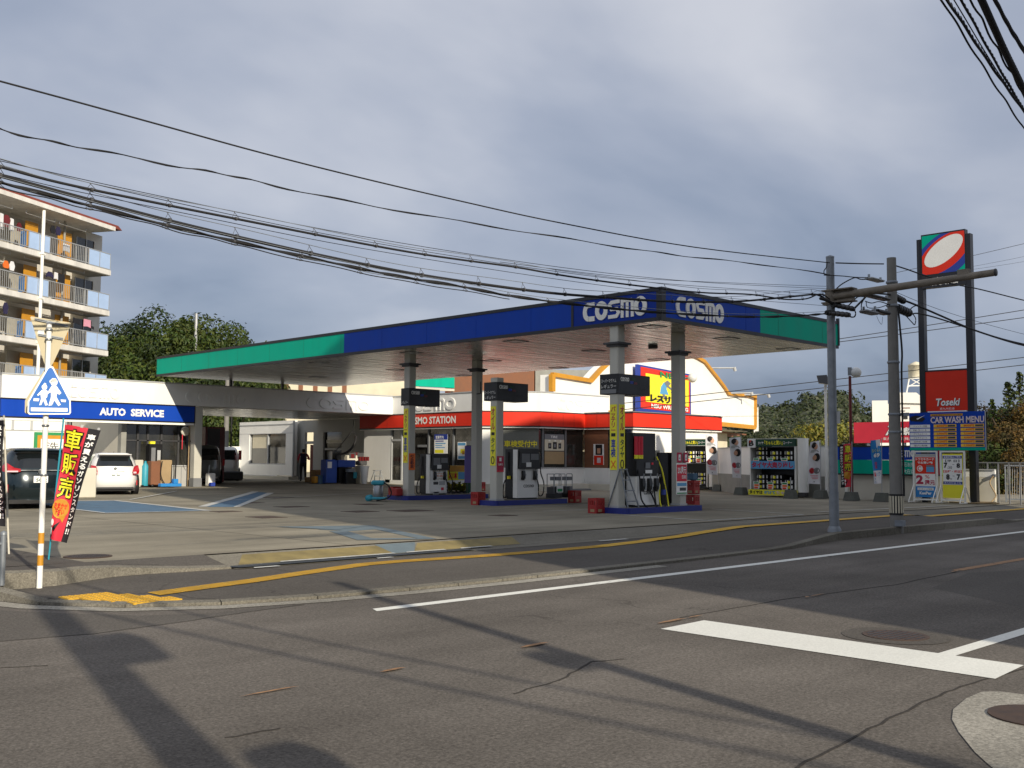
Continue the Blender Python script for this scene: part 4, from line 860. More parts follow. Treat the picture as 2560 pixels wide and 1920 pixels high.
b=MB('vend_red',M); b.box(d0+.45,GZ,-.1,d1,ZX(770,1112,xk),-.06); b.m('light_grey'); b.box(d0,ZX(770,1110,xk),-.12,d1,ZX(770,1103,xk),-.03); b.build('door',WK)
b=MB('glass_int',M); b.box(e0,zw0,-.12,e1,zw1,-.1); b.m('dark_grey'); b.box(e0,zw0,-.09,e0+.12,zw1,-.02); b.m('light_grey'); b.box(e0+.12,(zw0+zw1)/2,-.09,e1,(zw0+zw1)/2+.1,-.03); b.m('offwhite'); b.box(e0+.2,zw1-.6,-.09,e1-.1,zw1-.42,-.07); b.build('window',WK)
# person at the door
def person(px,Y,base,h,label,face_dir):
    pass
pp=GL(757,1204); 
def fig(x,y,z,H,rz,label,sleeve='pink_red',vest='cloth_navy',trouser='cloth_black'):
    t=thing('person',label,'person',(x,y,z),rz=rz)
    me=bpy.data.meshes.new('body'); k=H/1.72
    J=[('pel',(0,0,.92),.15),('chest',(0,.01,1.25),.165),('sh',(0,.01,1.42),.12),('neck',(0,.0,1.50),.06),('head',(0,-.02,1.62),.10),('top',(0,-.02,1.70),.075),
       ('hl',(-.10,0,.86),.10),('kl',(-.12,-.03,.50),.068),('al',(-.13,.03,.09),.045),('tl',(-.14,-.13,.035),.04),
       ('hr',(.10,0,.86),.10),('kr',(.10,-.02,.50),.068),('ar',(.10,.03,.09),.045),('tr',(.11,-.13,.035),.04),
       ('sl',(-.20,.01,1.39),.07),('el',(-.33,-.06,1.14),.05),('wl',(-.25,-.26,1.22),.035),
       ('sr',(.20,.01,1.39),.07),('er',(.27,.0,1.12),.05),('wr',(.22,-.18,1.02),.035)]
    idx={j[0]:i for i,j in enumerate(J)}
    E=[('pel','chest'),('chest','sh'),('sh','neck'),('neck','head'),('head','top'),('pel','hl'),('hl','kl'),('kl','al'),('al','tl'),('pel','hr'),('hr','kr'),('kr','ar'),('ar','tr'),('sh','sl'),('sl','el'),('el','wl'),('sh','sr'),('sr','er'),('er','wr')]
    vs=[[c*k for c in j[1]] for j in J]; ed=[(idx[a],idx[b_]) for a,b_ in E]; rad=[j[2]*k for j in J]
    for side,w,s in (('wl',vs[idx['wl']],-1),('wr',vs[idx['wr']],1)):
        for q in range(5):
            off=(-.03+.015*q)*k; L=(.055,.075,.08,.075,.06)[q]*k
            a=len(vs); vs.append([w[0]+off,w[1]-.05*k,w[2]-.01]); vs.append([w[0]+off*1.3,w[1]-.05*k-L*.6,w[2]-.01-L*.4]); rad+= [.010*k,.008*k]; ed+=[(idx[side],a),(a,a+1)]
    me.from_pydata(vs,ed,[]); o=bpy.data.objects.new('body',me); COL.objects.link(o); o.parent=t; ROOTM[o.name]=ROOTM[t.name]
    for n_ in ('skin',sleeve,vest,trouser,'hair','black'): me.materials.append(MATS[n_])
    sk=o.modifiers.new('skin','SKIN'); sk.use_smooth_shade=True; o.modifiers.new('sub','SUBSURF').levels=1; o.modifiers['sub'].render_levels=1
    for i,v in enumerate(me.skin_vertices[0].data): v.radius=(rad[i],rad[i]*(.72 if i in (0,1,2) else 1)); v.use_root=(i==0)
    dg=bpy.context.evaluated_depsgraph_get(); dg.update(); nm=bpy.data.meshes.new_from_object(o.evaluated_get(dg)); o.modifiers.clear(); o.data=nm
    if len(nm.materials)==0:
        for n_ in ('skin',sleeve,vest,trouser,'hair','black'): nm.materials.append(MATS[n_])
    for p in nm.polygons:
        c=p.center/k; z_=c.z; m_=0
        if z_<.07: m_=5
        elif z_<.95: m_=3
        elif z_<1.47: m_=2 if abs(c.x)<.17 else (1 if (abs(c.x)<.4 and z_>1.12 and c.y>-.15) else 0)
        elif z_>1.62 or (z_>1.54 and c.y>.01): m_=4
        p.material_index=m_; p.use_smooth=True
    return t
fig(pp.x,pp.y,GZ,1.72,math.radians(-45+200),'person in dark vest and trousers with red sleeves standing at the workshop door')
# workshop clutter
def bx(name,label,cat,px0,px1,py0,py1,Y,mt,dep=.5,parts=None):
    "an upright box-like appliance standing on the floor at depth plane Y"
    x0,x1=OY(px0,1180,Y).x,OY(px1,1180,Y).x; z1=ZH((x0,Y),py0); z0=ZH((x0,Y),py1)
    t=thing(name,label,cat,(x0,Y,z0)); b=MB(mt); b.rbox(x0,Y,z0,x1,Y+dep,z1,.03); b.build('body',t); return t,x0,x1,z0,z1
YW=41.6
t,x0,x1,z0,z1=bx('wheel_balancer','blue wheel service machine with a tall column in the workshop','machine',816,843,1149,1208,YW,'hyd_blue'); b=MB('hyd_blue'); b.rbox(x1,YW-.1,z0+.75,x1+1.0,YW+.5,z0+1.1,.03); b.m('black'); b.box(x1+.1,YW,z0,x1+.8,YW+.4,z0+.745); b.build('bed',t); b=MB('offwhite'); b.cyl((x0+.35,YW+.2,z1),(x0+.35,YW+.2,z1+.4),.09); b.m('paper'); b.box(x0+.06,YW-.006,z1-.4,x0+.3,YW,z1-.1); b.build('gauge',t)
b=MB('rubber'); A=OY(843,1150,YW); hp=[OY(px,py,YW).to_tuple() for px,py in ((842,1150),(842,1137),(862,1133),(878,1122),(888,1105),(890,1090))]; hose(b,hp,.06); b.m('light_grey'); hose(b,[OY(px,py,YW+.1).to_tuple() for px,py in ((890,1092),(885,1082),(878,1082),(862,1100),(848,1118),(836,1130))],.02); b.tube([OY(884,1050,YW+.1),OY(884,1085,YW+.1)],.02); b.build('hose',t)
t,x0,x1,z0,z1=bx('tyre_changer','dark tyre changer with pale arm beside the blue machine','machine',866,892,1180,1212,YW-.3,'black'); b=MB('galv'); b.cyl((x0+.3,YW-.2,z1),(x0+.3,YW-.2,z1+.15),.25); b.tube([(x1-.1,YW,z1),(x1-.1,YW,z1+.5),(x0+.5,YW,z1+.55)],.04); b.m('cyan'); b.box(x1-.2,YW-.32,z1-.3,x1,YW-.29,z1); b.build('arm',t)
t,x0,x1,z0,z1=bx('parts_shelf','white wall shelf of red and pale parts in the workshop','shelf',868,900,1138,1170,YW+1.2,'offwhite',.3); b=MB('dark_grey'); [b.box(x0+.1+k*.5,YW+1.19,z0+.1+j*.38,x0+.5+k*.5,YW+1.2,z0+.38+j*.38) for k in range(2) for j in range(2)]; b.m('vend_red'); b.box(x0+.4,YW+1.2,z1,x1-.1,YW+1.4,z1+.14); b.box(x0+.2,YW+1.17,z0+.5,x0+.4,YW+1.188,z0+.7); b.build('parts',t)
bx('tool_bench','white drawer unit near the striped cone bin','cabinet',900,920,1165,1212,YW,'offwhite'); 
t,x0,x1,z0,z1=bx('oil_shelf','dark shelf of red oil cans above the white drawer unit','shelf',897,918,1152,1163,YW+.1,'dark_grey',.3); b=MB('vend_red'); [b.box(x0+.05+k*.16,YW+.12,z1,x0+.15+k*.16,YW+.25,z1+.2) for k in range(4)]; b.build('cans',t)
bx('carton','brown carton on the workshop floor by the doorway','carton',776,792,1193,1206,YW+1,'cardboard'); bx('carton','tall brown carton stacked behind the yellow tub','carton',790,816,1175,1195,YW+1.2,'cardboard'); bx('tub','yellow tub on the workshop floor','tub',787,798,1191,1208,YW+.4,'amber',.3); bx('tub','blue grey bin beside the yellow tub','bin',798,816,1188,1211,YW+.3,'worn_blue',.3)
X=OY(911,1200,40.9).x; t=thing('cone_bin','tall white tapered bin at the workshop entrance','bin',(X,40.9,GZ)); b=MB('white_paint'); b.lathe([(.12,0),(.22,.85),(.2,.86),(.0,.5)],(X,40.9,GZ),18); b.build('shell',t)
X=OY(934,1200,41.).x; X2=OY(958,1200,41.).x; t=thing('step_ladder','small aluminium step stool in front of the white end wall','ladder',(X,41,GZ)); b=MB('galv'); zt=ZH((X,41),1177); m_=(X+X2)/2
for y_,s in ((40.9,1),(41.3,-1)):
    b.tube([(X,y_,GZ),(m_-.18,41.1,zt)],.02,4); b.tube([(X2,y_,GZ),(m_+.18,41.1,zt)],.02,4)
b.box(m_-.2,41.0,zt,m_+.2,41.2,zt+.03); b.box(X+.1,40.93,GZ+.35,X2-.1,41.05,GZ+.38); b.build('frame',t)
# beyond the open bay: vending machine, van
t,x0,x1,z0,z1=bx('vending_machine','dark red drink vending machine seen through the open bay','vending machine',512,561,1066,1206,46.,'vend_red',.9); b=MB('black'); b.box(x0+.1,45.98,z0+1.4,x1-.3,46,z1-.1); b.m('offwhite'); b.box(x1-.5,45.98,z0+.5,x1-.2,46,z0+.95); b.build('panel',t)

# ================================================================== SHOP
FO=[(32.0,43.2),(32.0,34.2),(34.0,32.4),(36.95,32.35),(37.1,29.6),(40.2,29.5),(44,29.5),(44,43.2)]
SH=thing('station_shop','low white station shop with a red band and stepped glass front','building',(34,32.4,.12))
def inset(P,d):
    n=len(P); out=[]
    for i in range(n):
        a,b_,c=Vector(P[i-1]),Vector(P[i]),Vector(P[(i+1)%n]); d1=(b_-a).normalized(); d2=(c-b_).normalized(); n1=Vector((-d1.y,d1.x)); n2=Vector((-d2.y,d2.x)); k=(n1+n2); k=k/(k.dot(n1)) if abs(k.dot(n1))>1e-3 else n1
        out.append(b_+k*d)
    return out
PO=[(32.0,43.2),(32.0,34.2),(34.0,32.4),(38.7,32.4),(38.7,43.2)]
b=MB('white_panel'); b.prism(PO,3.66,4.5); b.m('light_grey'); b.prism(inset(PO,-.03),4.5,4.55); b.m('mid_grey'); b.prism(inset(FO,.05),3.659,3.70)
b.build('parapet',SH)
b=MB('red'); b.prism(inset(FO,.012),3.0,3.62); b.m('black_trim'); b.prism(inset(FO,-.012),3.622,3.658); b.prism(inset(FO,.0),2.95,2.998); b.m('white_paint'); b.prism(inset(FO,.02),2.90,2.948)
b.m('vend_red')
for i in range(5):
    a,c=Vector(FO[i]),Vector(FO[i+1]); d=(c-a); 
    for q in (.25,.5,.75):
        if d.length*q<.1 or i in(1,4): continue
        p=a+d*q; dn=d.normalized(); nrm=Vector((-dn.y,dn.x)); pts=[p-dn*.006,p+dn*.006]
        b.add([(*(pts[0]+nrm*.009),3.0),(*(pts[1]+nrm*.009),3.0),(*(pts[1]+nrm*.009),3.62),(*(pts[0]+nrm*.009),3.62)],[(0,1,2,3)])
b.build('red_band',SH)
MS=face_mx((32.012,0,0)); 
y_0,y_1=OX(1036,1048,32).y,OX(1139,1048,32).y
yl0=OX(1014,1048,32).y
b=MB('white_paint',MS); b.text('COSMO STATION',-yl0,3.13,-y_1,3.48,.006,bold=.03); b.build('lettering',SH)
b=MB('white_panel',face_mx((32.0,0,0))); ye0,ye1=OX(1012,1010,32).y,OX(1139,1010,32).y; cosmo(b,-ye0,3.76,ye0-ye1,.56,0,.035,.24); b.build('embossed_lettering',SH)
b=MB('white_panel',face_my((0,32.35,0))); xe0,xe1=OY(1392,1010,32.35).x,OY(1506,1010,32.35).x; cosmo(b,xe0,3.76,xe1-xe0,.56,-.05,-.032,.24); b.build('embossed_lettering',SH)
# walls below
WI=inset(FO,.18)
def wallseg(b,p,q,z0,z1,th=.12,mt='white_panel',u0=0,u1=1,push=0.):
    p,q=Vector(p),Vector(q); d=q-p; a=p+d*u0; c=p+d*u1; L=(c-a).length; dn=d.normalized()
    b.m(mt); keep=b.M; n=Vector((-dn.y,dn.x)); o=a+n*(-push)
    b.M=FR((o.x,o.y,0),(dn.x,dn.y,0)); b.box(0,z0,-th,L,z1,0); b.M=keep
def uX(p,q,px,X=None):
    "fraction along wall p-q hit by image column px"
    d=ray(px,1150); p,q=Vector(p),Vector(q); e=q-p; # solve d.xy*t=p+e*u
    det=d.x*(-e.y)-d.y*(-e.x); u=(d.x*p.y-d.y*p.x)/ (d.y*e.x-d.x*e.y) if abs(d.y*e.x-d.x*e.y)>1e-9 else 0
    return u
GS=.12
b=MB('white_panel')
p,q=WI[0],WI[1]; 
wallseg(b,p,q,GS-.1,GS+.35,.14,'light_grey',uX(p,q,963),uX(p,q,975)) ; wallseg(b,p,q,GS+.2,2.9,.14,'white_panel',0,uX(p,q,975)); wallseg(b,p,q,GS,.45,.14,'white_panel',uX(p,q,975),1)
p,q=WI[1],WI[2]; wallseg(b,p,q,GS,1.12,.14,'white_panel'); wallseg(b,p,q,1.12,2.9,.14,'white_panel',0,uX(p,q,1232)); 
p,q=WI[2],WI[3]; wallseg(b,p,q,GS,1.12,.14,'white_panel')
p,q=WI[3],WI[4]; wallseg(b,p,q,GS,1.12,.14,'white_panel'); u_=uX(p,q,1520); wallseg(b,p,q,1.12,2.9,.10,'brown',0,u_); wallseg(b,p,q,1.12,2.9,.10,'glass_int',u_,.98); wallseg(b,p,q,1.12,2.9,.14,'light_grey',.98,1)
p,q=WI[4],WI[6]; wallseg(b,p,q,GS,2.9,.14,'white_panel')
b.m('light_grey'); b.build('wall',SH)
b=MB('offwhite'); b.prism(inset(FO,.0)[1:2]+inset(FO,-.6)[1:5]+inset(FO,.25)[1:5][::-1],GS-.12,GS+.10) if False else None
st=[(31.9,34.1),(33.7,31.6),(36.3,31.55),(36.5,30.4),(36.9,30.4),(36.9,32.7),(34.1,32.9),(32.3,34.6)]; b.prism(st,.05,.40); b.m('mid_grey'); b.prism([(33.7,31.2),(36.0,31.15),(36.0,31.5),(33.7,31.53)],.1,.2); b.build('plinth',SH)
b=MB('glass_int')
p,q=WI[0],WI[1]; u0=uX(p,q,975); wallseg(b,p,q,.45,2.9,.03,'glass_int',u0,1,-.06)
p,q=WI[1],WI[2]; 
p,q=WI[2],WI[3]; wallseg(b,p,q,1.12,2.9,.03,'glass_int',0,.98,-.06)
b.build('glazing',SH)
b=MB('light_grey'); p,q=WI[0],WI[1]
for px in (977,1003,1070,1132): u=uX(p,q,px); wallseg(b,p,q,.45,2.9,.1,'light_grey' if px<1010 else 'mid_grey',u-.004,u+.006,-.0); b.cut()
wallseg(b,p,q,2.35,2.45,.1,'light_grey',uX(p,q,978),uX(p,q,1002)); b.cut()
p,q=WI[2],WI[3]
for px in (1357,1414,1466): u=uX(p,q,px); wallseg(b,p,q,1.12,2.9,.1,'mid_grey',u-.01,u+.02); b.cut()
wallseg(b,p,q,1.08,1.14,.1,'light_grey',0,1); b.cut(); b.build_each('window_frame',SH)
# shutter with the yellow words
p,q=WI[1],WI[2]; b=MB('shutter'); ua,ub=uX(p,q,1232),uX(p,q,1350); 
for k in range(30): z_=1.12+k*1.74/30; wallseg(b,p,q,z_,z_+.052,.05,'shutter',ua,min(ub,1),-.02)
wallseg(b,p,q,1.12,2.86,.02,'dark_grey',ua,min(ub,1),-.06); b.build('shutter',SH)
dn=(Vector(q)-Vector(p)).normalized(); o=Vector(p); Mx=FR((o.x-dn.y*.0,o.y,0),(dn.x,dn.y,0)); Lw=(Vector(q)-Vector(p)).length
ta,tb=uX(p,q,1260)*Lw,uX(p,q,1342)*Lw
b=MB('yellow',Mx); zc=1.48+(1150-1110)*46.5/2620; b.text('車検受付中',ta,zc-.15,tb,zc+.15,.07,bold=.018); b.build('lettering',SH)
# things in the windows
p,q=WI[0],WI[1]; DN=(Vector(q)-Vector(p)).normalized(); P0=Vector(p)
def onshop(px): return uX(p,q,px)*(Vector(q)-Vector(p)).length
Mw=FR((P0.x-.0,P0.y,0),(DN.x,DN.y,0))
def wposter(px0,px1,py0,py1,label,items,base='paper'):
    a,c=onshop(px0),onshop(px1); d_=53*.96; z1=ZX(px0,py0,32.18); z0=ZX(px0,py1,32.18); M=Mw@Matrix.Translation((a,z0,.0)); return poster(M,c-a,z1-z0,label,base,items)
wposter(1086,1119,1086,1134,'large blue and white notice in the shop window by the purple banner',[('cobalt',0,.0,.72,1,1),('paper','営業案内',.1,.76,.7,.93,1),('cobalt',0,.08,.62,.7,.67,.003),('light_blue',0,.08,.5,.85,.55,.003),('light_blue',0,.08,.4,.6,.44,.003),('light_blue',0,.08,.3,.8,.34,.003),('lime_yellow',0,.05,.03,.7,.2,.003)])
wposter(1144,1165,1105,1149,'small pastel notice in the shop window right of the blue one',[('light_blue',0,.05,.8,.95,.95),('lime_yellow',0,.35,.35,.9,.6),('amber',0,.55,.3,.85,.5,.003),('light_blue',0,.1,.05,.9,.2)])
wposter(1044,1067,1112,1118,'narrow pale strip notice on the dark shop window',[],'mid_grey')
p2_,q2_=WI[2],WI[3]; DN2=(Vector(q2_)-Vector(p2_)).normalized(); L2=(Vector(q2_)-Vector(p2_)).length
def mposter(px0,px1,py0,py1,label,items,base='paper',push=0.02):
    a,c=uX(p2_,q2_,px0)*L2,uX(p2_,q2_,px1)*L2; y_=p2_[1]; z1=OY(px0,py0,y_).z; z0=OY(px0,py1,y_).z; M=FR((p2_[0],y_-.0,0),(DN2.x,DN2.y,0))@Matrix.Translation((a,z0,push)); return poster(M,c-a,z1-z0,label,base,items)
mposter(1360,1409,1085,1160,'wheel and tyre display picture filling the shop window',[('mid_grey',0,0,.82,1,1),('paper','TIRE',.3,.87,.65,.95,1),('cream',0,.0,.45,1,.82),('tan',0,0,.0,1,.42),('black',0,.18,.52,.34,.7,.004),('black',0,.42,.5,.62,.74,.004),('black',0,.70,.52,.84,.7,.004),('mid_grey',0,.22,.57,.3,.65,.006),('mid_grey',0,.47,.56,.57,.68,.006),('mid_grey',0,.73,.57,.8,.65,.006),('white_paint',0,.2,.76,.3,.8,.004),('white_paint',0,.5,.76,.58,.8,.004),('white_paint',0,.78,.76,.86,.8,.004)],'dark_grey')
p2_,q2_=WI[3],WI[4]; DN2=(Vector(q2_)-Vector(p2_)).normalized(); L2=(Vector(q2_)-Vector(p2_)).length
t=mposter(1484,1510,1111,1162,'portrait poster of a dark haired face in red at the shop window',[('hair',0,.2,.48,.85,.98),('skin',0,.36,.55,.68,.86,.005),('hair',0,.34,.80,.70,.9,.006),('red',0,.05,.0,.95,.45),('lamp_clear',0,.35,.1,.7,.35,.006)],'paper',.0)
# ================================================================== helpers for measured upright planes
class Plane:
    "upright plane through P0 along the horizontal direction r; converts photo pixels to metres on it"
    def __init__(s,P0,r):
        s.P0=Vector((P0[0],P0[1],0)); s.r=Vector((r[0],r[1],0)).normalized(); s.n=s.r.cross(Vector((0,0,1))); s.M=FR(s.P0,s.r)
    def __call__(s,px,py):
        d=ray(px,py); t=(s.P0-Vector((0,0,0))).dot(s.n)/d.dot(s.n); p=CP+d*t; return ((p-s.P0).dot(s.r),p.z)
    def off(s,d): q=Plane(s.P0+s.n*d,s.r); return q
def camplane(P): 
    d=Vector((P[0],P[1],0)).normalized(); return Plane(P,(d.y,-d.x))
def heading(a): return (math.cos(math.radians(a)),math.sin(math.radians(a)))
# ================================================================== RIGHT BOUNDARY
WP=[(35.95,13.45),(35.95,19.3),(36.9,23.4),(40.6,27.8),(43.9,30.5)]
t=thing('boundary_wall','two tone boundary wall, white above and grey below, behind the tyre displays','wall',(35.95,13.45,.1))
b=MB('white_panel'); zt_=ZH(WP[0],1176); zt2=ZH(WP[1],1116.5)
for i in range(4):
    p,q=Vector(WP[i]),Vector(WP[i+1]); dn=(p-q).normalized(); L=(q-p).length; zt=zt_ if i==0 else zt2
    b.at(FR((q.x,q.y,0),(dn.x,dn.y,0))); b.m('grey_wall' if i else 'offwhite'); b.box(0,0,-.14,L,.12+(zt-.12)*(.42 if i else .80),0); b.m('white_panel'); b.box(0,.12+(zt-.12)*(.42 if i else .80)+.002,-.14,L,zt,.002); b.m('light_grey'); b.box(-.01,zt,-.17,L,zt+.04,.03)
b.build('panel',t)
zb=ZH((35.85,16),1186); zc=ZH((35.85,16),1150); zd=ZH((35.85,16),1117)
y0,y1=OX(2094,1150,35.8).y,OX(2352,1150,35.8).y
t=thing('fascia_sign','long blue and green station sign mounted along the boundary wall','sign',(35.8,y1,zb)); M=face_mx((35.8,y0,0)); L=y0-y1
b=MB('blue',M); b.box(0,zc,-.1,L,zd,0); b.m('teal'); b.box(0,zb,-.1,L,zc-.005,.002); b.m('black_trim'); b.box(-.02,zd,-.11,L,zd+.05,.01); b.box(-.02,zb-.05,-.11,L,zb-.001,.01); b.build('panel',t)
def yx(px): return y0-OX(px,1150,35.8).y
b=MB('paper',M); cosmo(b,yx(2222),zc+.10,yx(2290)-yx(2222),.25,0.003,.008,.22); b.build('logo_lettering',t)
b=MB('paper',M); b.text('東九州石油(株)',yx(2240),zc-.26,yx(2285),zc-.08,.004); b.text('大在SS',yx(2258),zc-.48,yx(2284),zc-.31,.004); b.m('pink_red'); b.box(yx(2345),zb,.003,yx(2352),zd,.008); b.build('lettering',t)
b=MB('white_paint'); [b.box(35.84,y_-.05,.1,35.94,y_+.05,zb-.05) for y_ in (y0-.3,y1+1.5)]; b.build('post',t)
# tyre displays ----------------------------------------------------
TY=thing('tyre','wrapped new tyre lying in the left stack of the near display, bottom','tyre',(0,0,0),group='tyres on sale in the display cabinets')
b=MB('rubber',local=True); b.lathe([(.14,.02),(.27,0),(.3,.03),(.3,.15),(.27,.18),(.14,.16),(.14,.02)],(0,0,0),20); b.build('carcass',TY)
b=MB('paper',local=True); b.loft([[(.302*math.cos(a),.302*math.sin(a),z_) for a in [math.radians(v) for v in (235,265,295,325)]]+[(.304*math.cos(a),.304*math.sin(a),z_) for a in [math.radians(v) for v in (325,295,265,235)]] for z_ in (.03,.15)],False,False); b.m('lime_yellow'); b.loft([[(.306*math.cos(a),.306*math.sin(a),z_) for a in [math.radians(v) for v in (262,282)]]+[(.305*math.cos(a),.305*math.sin(a),z_) for a in [math.radians(v) for v in (282,262)]] for z_ in (.03,.13)],False,False); b.build('wrapper',TY)
first_tyre=[True]
NM=['near','far']
def rack(idx,A,B,zt,zb,roll,desc):
    A=Vector((A[0],A[1],0)); B=Vector((B[0],B[1],0)); r=(B-A); w=r.length; r.normalize(); M=FR(A,r); D=.75; n=r.cross(Vector((0,0,1)))
    t=thing('tyre_display',desc,'tyre rack',(A.x,A.y,zb),group='tyre display cabinets by the boundary wall'); h=zt-zb
    b=MB('white_paint',M); b.box(0,zb+.1,-D,.04,zt-.3,0); b.box(w-.04,zb+.1,-D,w,zt-.3,0); b.m('black'); b.box(.04,zb+.12,-D,w-.04,zt-.3,-D+.03); b.m('dark_grey'); b.box(.04,zb+.18,-D,w-.04,zb+.22,-.01); b.box(.04,zb+h*.50,-D,w-.04,zb+h*.53,-.01); b.box(.04,zt-.34,-D,w-.04,zt-.31,-.01); b.m('offwhite'); b.box(0,zt-.02,-D,w,zt+.01,-.02); b.build('frame',t)
    b=MB('dark_green',M); b.box(.0,zt-.30,-.1,w,zt-.02,.02); b.build('header',t)
    b=MB('lime_yellow',M); b.text('「ちゃんと買い」',w*.34,zt-.245,w*.74,zt-.075,.026,bold=.04); b.m('paper'); b.text('タイヤ',w*.20,zt-.22,w*.32,zt-.11,.026,bold=.03); b.text('コーナー',w*.755,zt-.22,w*.94,zt-.11,.026,bold=.02); b.build('lettering',t)
    b=MB('paper',M); b.box(-.06,zt-.34,.02,w*.145,zt+.0,.06); b.build('emblem_panel',t); b=MB('black',M); b.text('B',.0,zt-.28,w*.115,zt-.06,.064,bold=.05); b.m('red'); b.prism([(w*.02,zt-.06),(w*.07,zt-.06),(w*.02,zt-.17)],.062,.067); b.build('emblem',t)
    if roll: b=MB('white_paint',M); b.lathe([(0,zb),(.2,zb),(.2,zt-.02),(0,zt-.02)],(0,0,0),20) if False else b.loft([[(w+.24+.2*math.cos(a*math.pi/10),z_,-.15+.2*math.sin(a*math.pi/10)) for a in range(20)] for z_ in (zb+.12,zt)],True); b.build('rolled_cover',t); b=MB('dark_grey',M); b.box(w+.1,zb-.02,-.2,w+.4,zb+.12,.0); b.build('foot',t)
    if idx==0:
        b=MB('light_blue',M); b.box(.06,zb+h*.46,.012,w-.02,zb+h*.60,.02); b.m('magenta'); b.text('タイヤ大売り出し',.1,zb+h*.475,w-.08,zb+h*.585,.024,bold=.05); b.build('banner',t)
        b=MB('lime_yellow',M); b.box(-.05,zb-.02,.03,w+.1,zb+.19,.05); b.m('black'); b.text('タイヤは',.0,zb+.02,w*.3,zb+.16,.054,bold=.05); b.m('light_blue'); b.text('付けて',w*.33,zb+.02,w*.58,zb+.16,.054,bold=.05); b.m('lamp_clear'); b.text('ちゃんと',w*.6,zb+.02,w*.97,zb+.16,.054,bold=.04); b.build('floor_banner',t)
    rr=random.Random(idx+5)
    for sh in range(2):
        for c in range(3):
            cx=w*(.2+.31*c); n_=rr.choice((3,4)) if sh else rr.choice((2,3))
            pos=['left','middle','right'][c]; lev=['lower','upper'][sh]
            zz=zb+(.22 if sh==0 else h*.53)
            n_=min(n_,int(((h*.28) if sh==0 else (h*.36))/.185)+1)
            for k in range(n_):
                P=M@Vector((cx,0,-.38)); rz=math.atan2(r.y,r.x)+math.radians(0)
                lab=['bottom','second','third','topmost'][k]+' tyre of the '+pos+' stack on the '+lev+' shelf, '+NM[idx]+' display cabinet'
                if first_tyre[0]: TY.location=(P.x,P.y,zz+k*.185); TY.rotation_euler=(0,0,rz); TY['label']=lab; ROOTM[TY.name]=Matrix.Translation(TY.location); first_tyre[0]=False
                else: dup(TY,(P.x,P.y,zz+k*.185),rz,lab)
            b=MB('paper',M); q=.13; cx_=cx; cx=cx-.12; z_=zz-.03; b.box(cx-q,z_,-.02,cx+q,z_+.30,-.01); b.m('orange'); b.box(cx-q+.03,z_+.12,-.01,cx+q-.03,z_+.2,-.006); b.m('red'); b.box(cx-q+.03,z_+.04,-.01,cx+q-.06,z_+.1,-.006); b.m('green'); b.box(cx-q+.03,z_+.22,-.01,cx+q-.03,z_+.28,-.006); b.build('price_card',t)
    return t
pa=G(1873,1238,.13); X_=35.35
rack(0,(X_,OX(1875,1200,X_).y),(X_-.1,OX(1989,1200,X_-.1).y),ZH((X_,22),1096.5),ZH((X_,22),1236),True,'near tyre display cabinet with blue tyre sale banner and yellow floor banner')
# far one: turned a little, standing left of the first banner
X_=40.6; rack(1,(X_-.3,OX(1682,1200,X_-.3).y),(X_,OX(1768,1200,X_).y),ZH((X_,29),1097.5),ZH((X_,29),1222),True,'far tyre display cabinet beside the shop, partly behind the canopy column')
# portrait banners ---------------------------------------------------
def banner(base,top,corners,label,draw,cat='banner',name='banner_flag',group=None,foot=True,polec='light_grey',thick=.014,wav=.04):
    "corners: photo pixels tl,tr,br,bl of the cloth as seen from the road; the cloth hangs at the pole's distance"
    B=G(*base,lotz(30,20) if base[1]<1300 else .19); dep=depth(B)
    t=thing(name,label,cat,(B.x,B.y,B.z),group=group)
    TP=PD(*top,dep); b=MB(polec); b.tube([B,B.lerp(TP,.5),TP],thick,8); 
    b.build('pole',t)
    C=[PD(*c,dep-.05) for c in corners]; nrm=Vector((-fw.x,-fw.y,0)).normalized()
    def wp(p):
        u,v,z=p; a=C[3].lerp(C[2],u); c=C[0].lerp(C[1],u); q=a.lerp(c,v); 
        return q+nrm*(wav*math.sin(v*7+u*4)+wav*.6*math.sin(u*6.5+v*3)*(1.2-v)+z)
    b=MB('paper'); b.warp=wp; draw(b)
    b.build('cloth',t)
    if foot:
        b=MB('stump'); b.loft([[(B.x+sx*r_,B.y+sy*r_,B.z+z_) for sx,sy in ((-1,-1),(1,-1),(1,1),(-1,1))] for r_,z_ in ((.22,0),(.16,.3))],False); b.build('foot_block',t)
    return t
def grid(b,mt,u0,v0,u1,v1,nu=6,nv=14,z=0.):
    b.m(mt)
    vs=[(u0+(u1-u0)*i/nu,v0+(v1-v0)*j/nv,z) for j in range(nv+1) for i in range(nu+1)]
    b.add(vs,[(j*(nu+1)+i,j*(nu+1)+i+1,(j+1)*(nu+1)+i+1,(j+1)*(nu+1)+i) for j in range(nv) for i in range(nu)],True)
def blob(b,mt,cu,cv,ru,rv,z,n=14,a0=0): b.m(mt); b.add([(cu+ru*math.cos(a0+2*math.pi*k/n),cv+rv*math.sin(a0+2*math.pi*k/n),z) for k in range(n)],[tuple(range(n))])
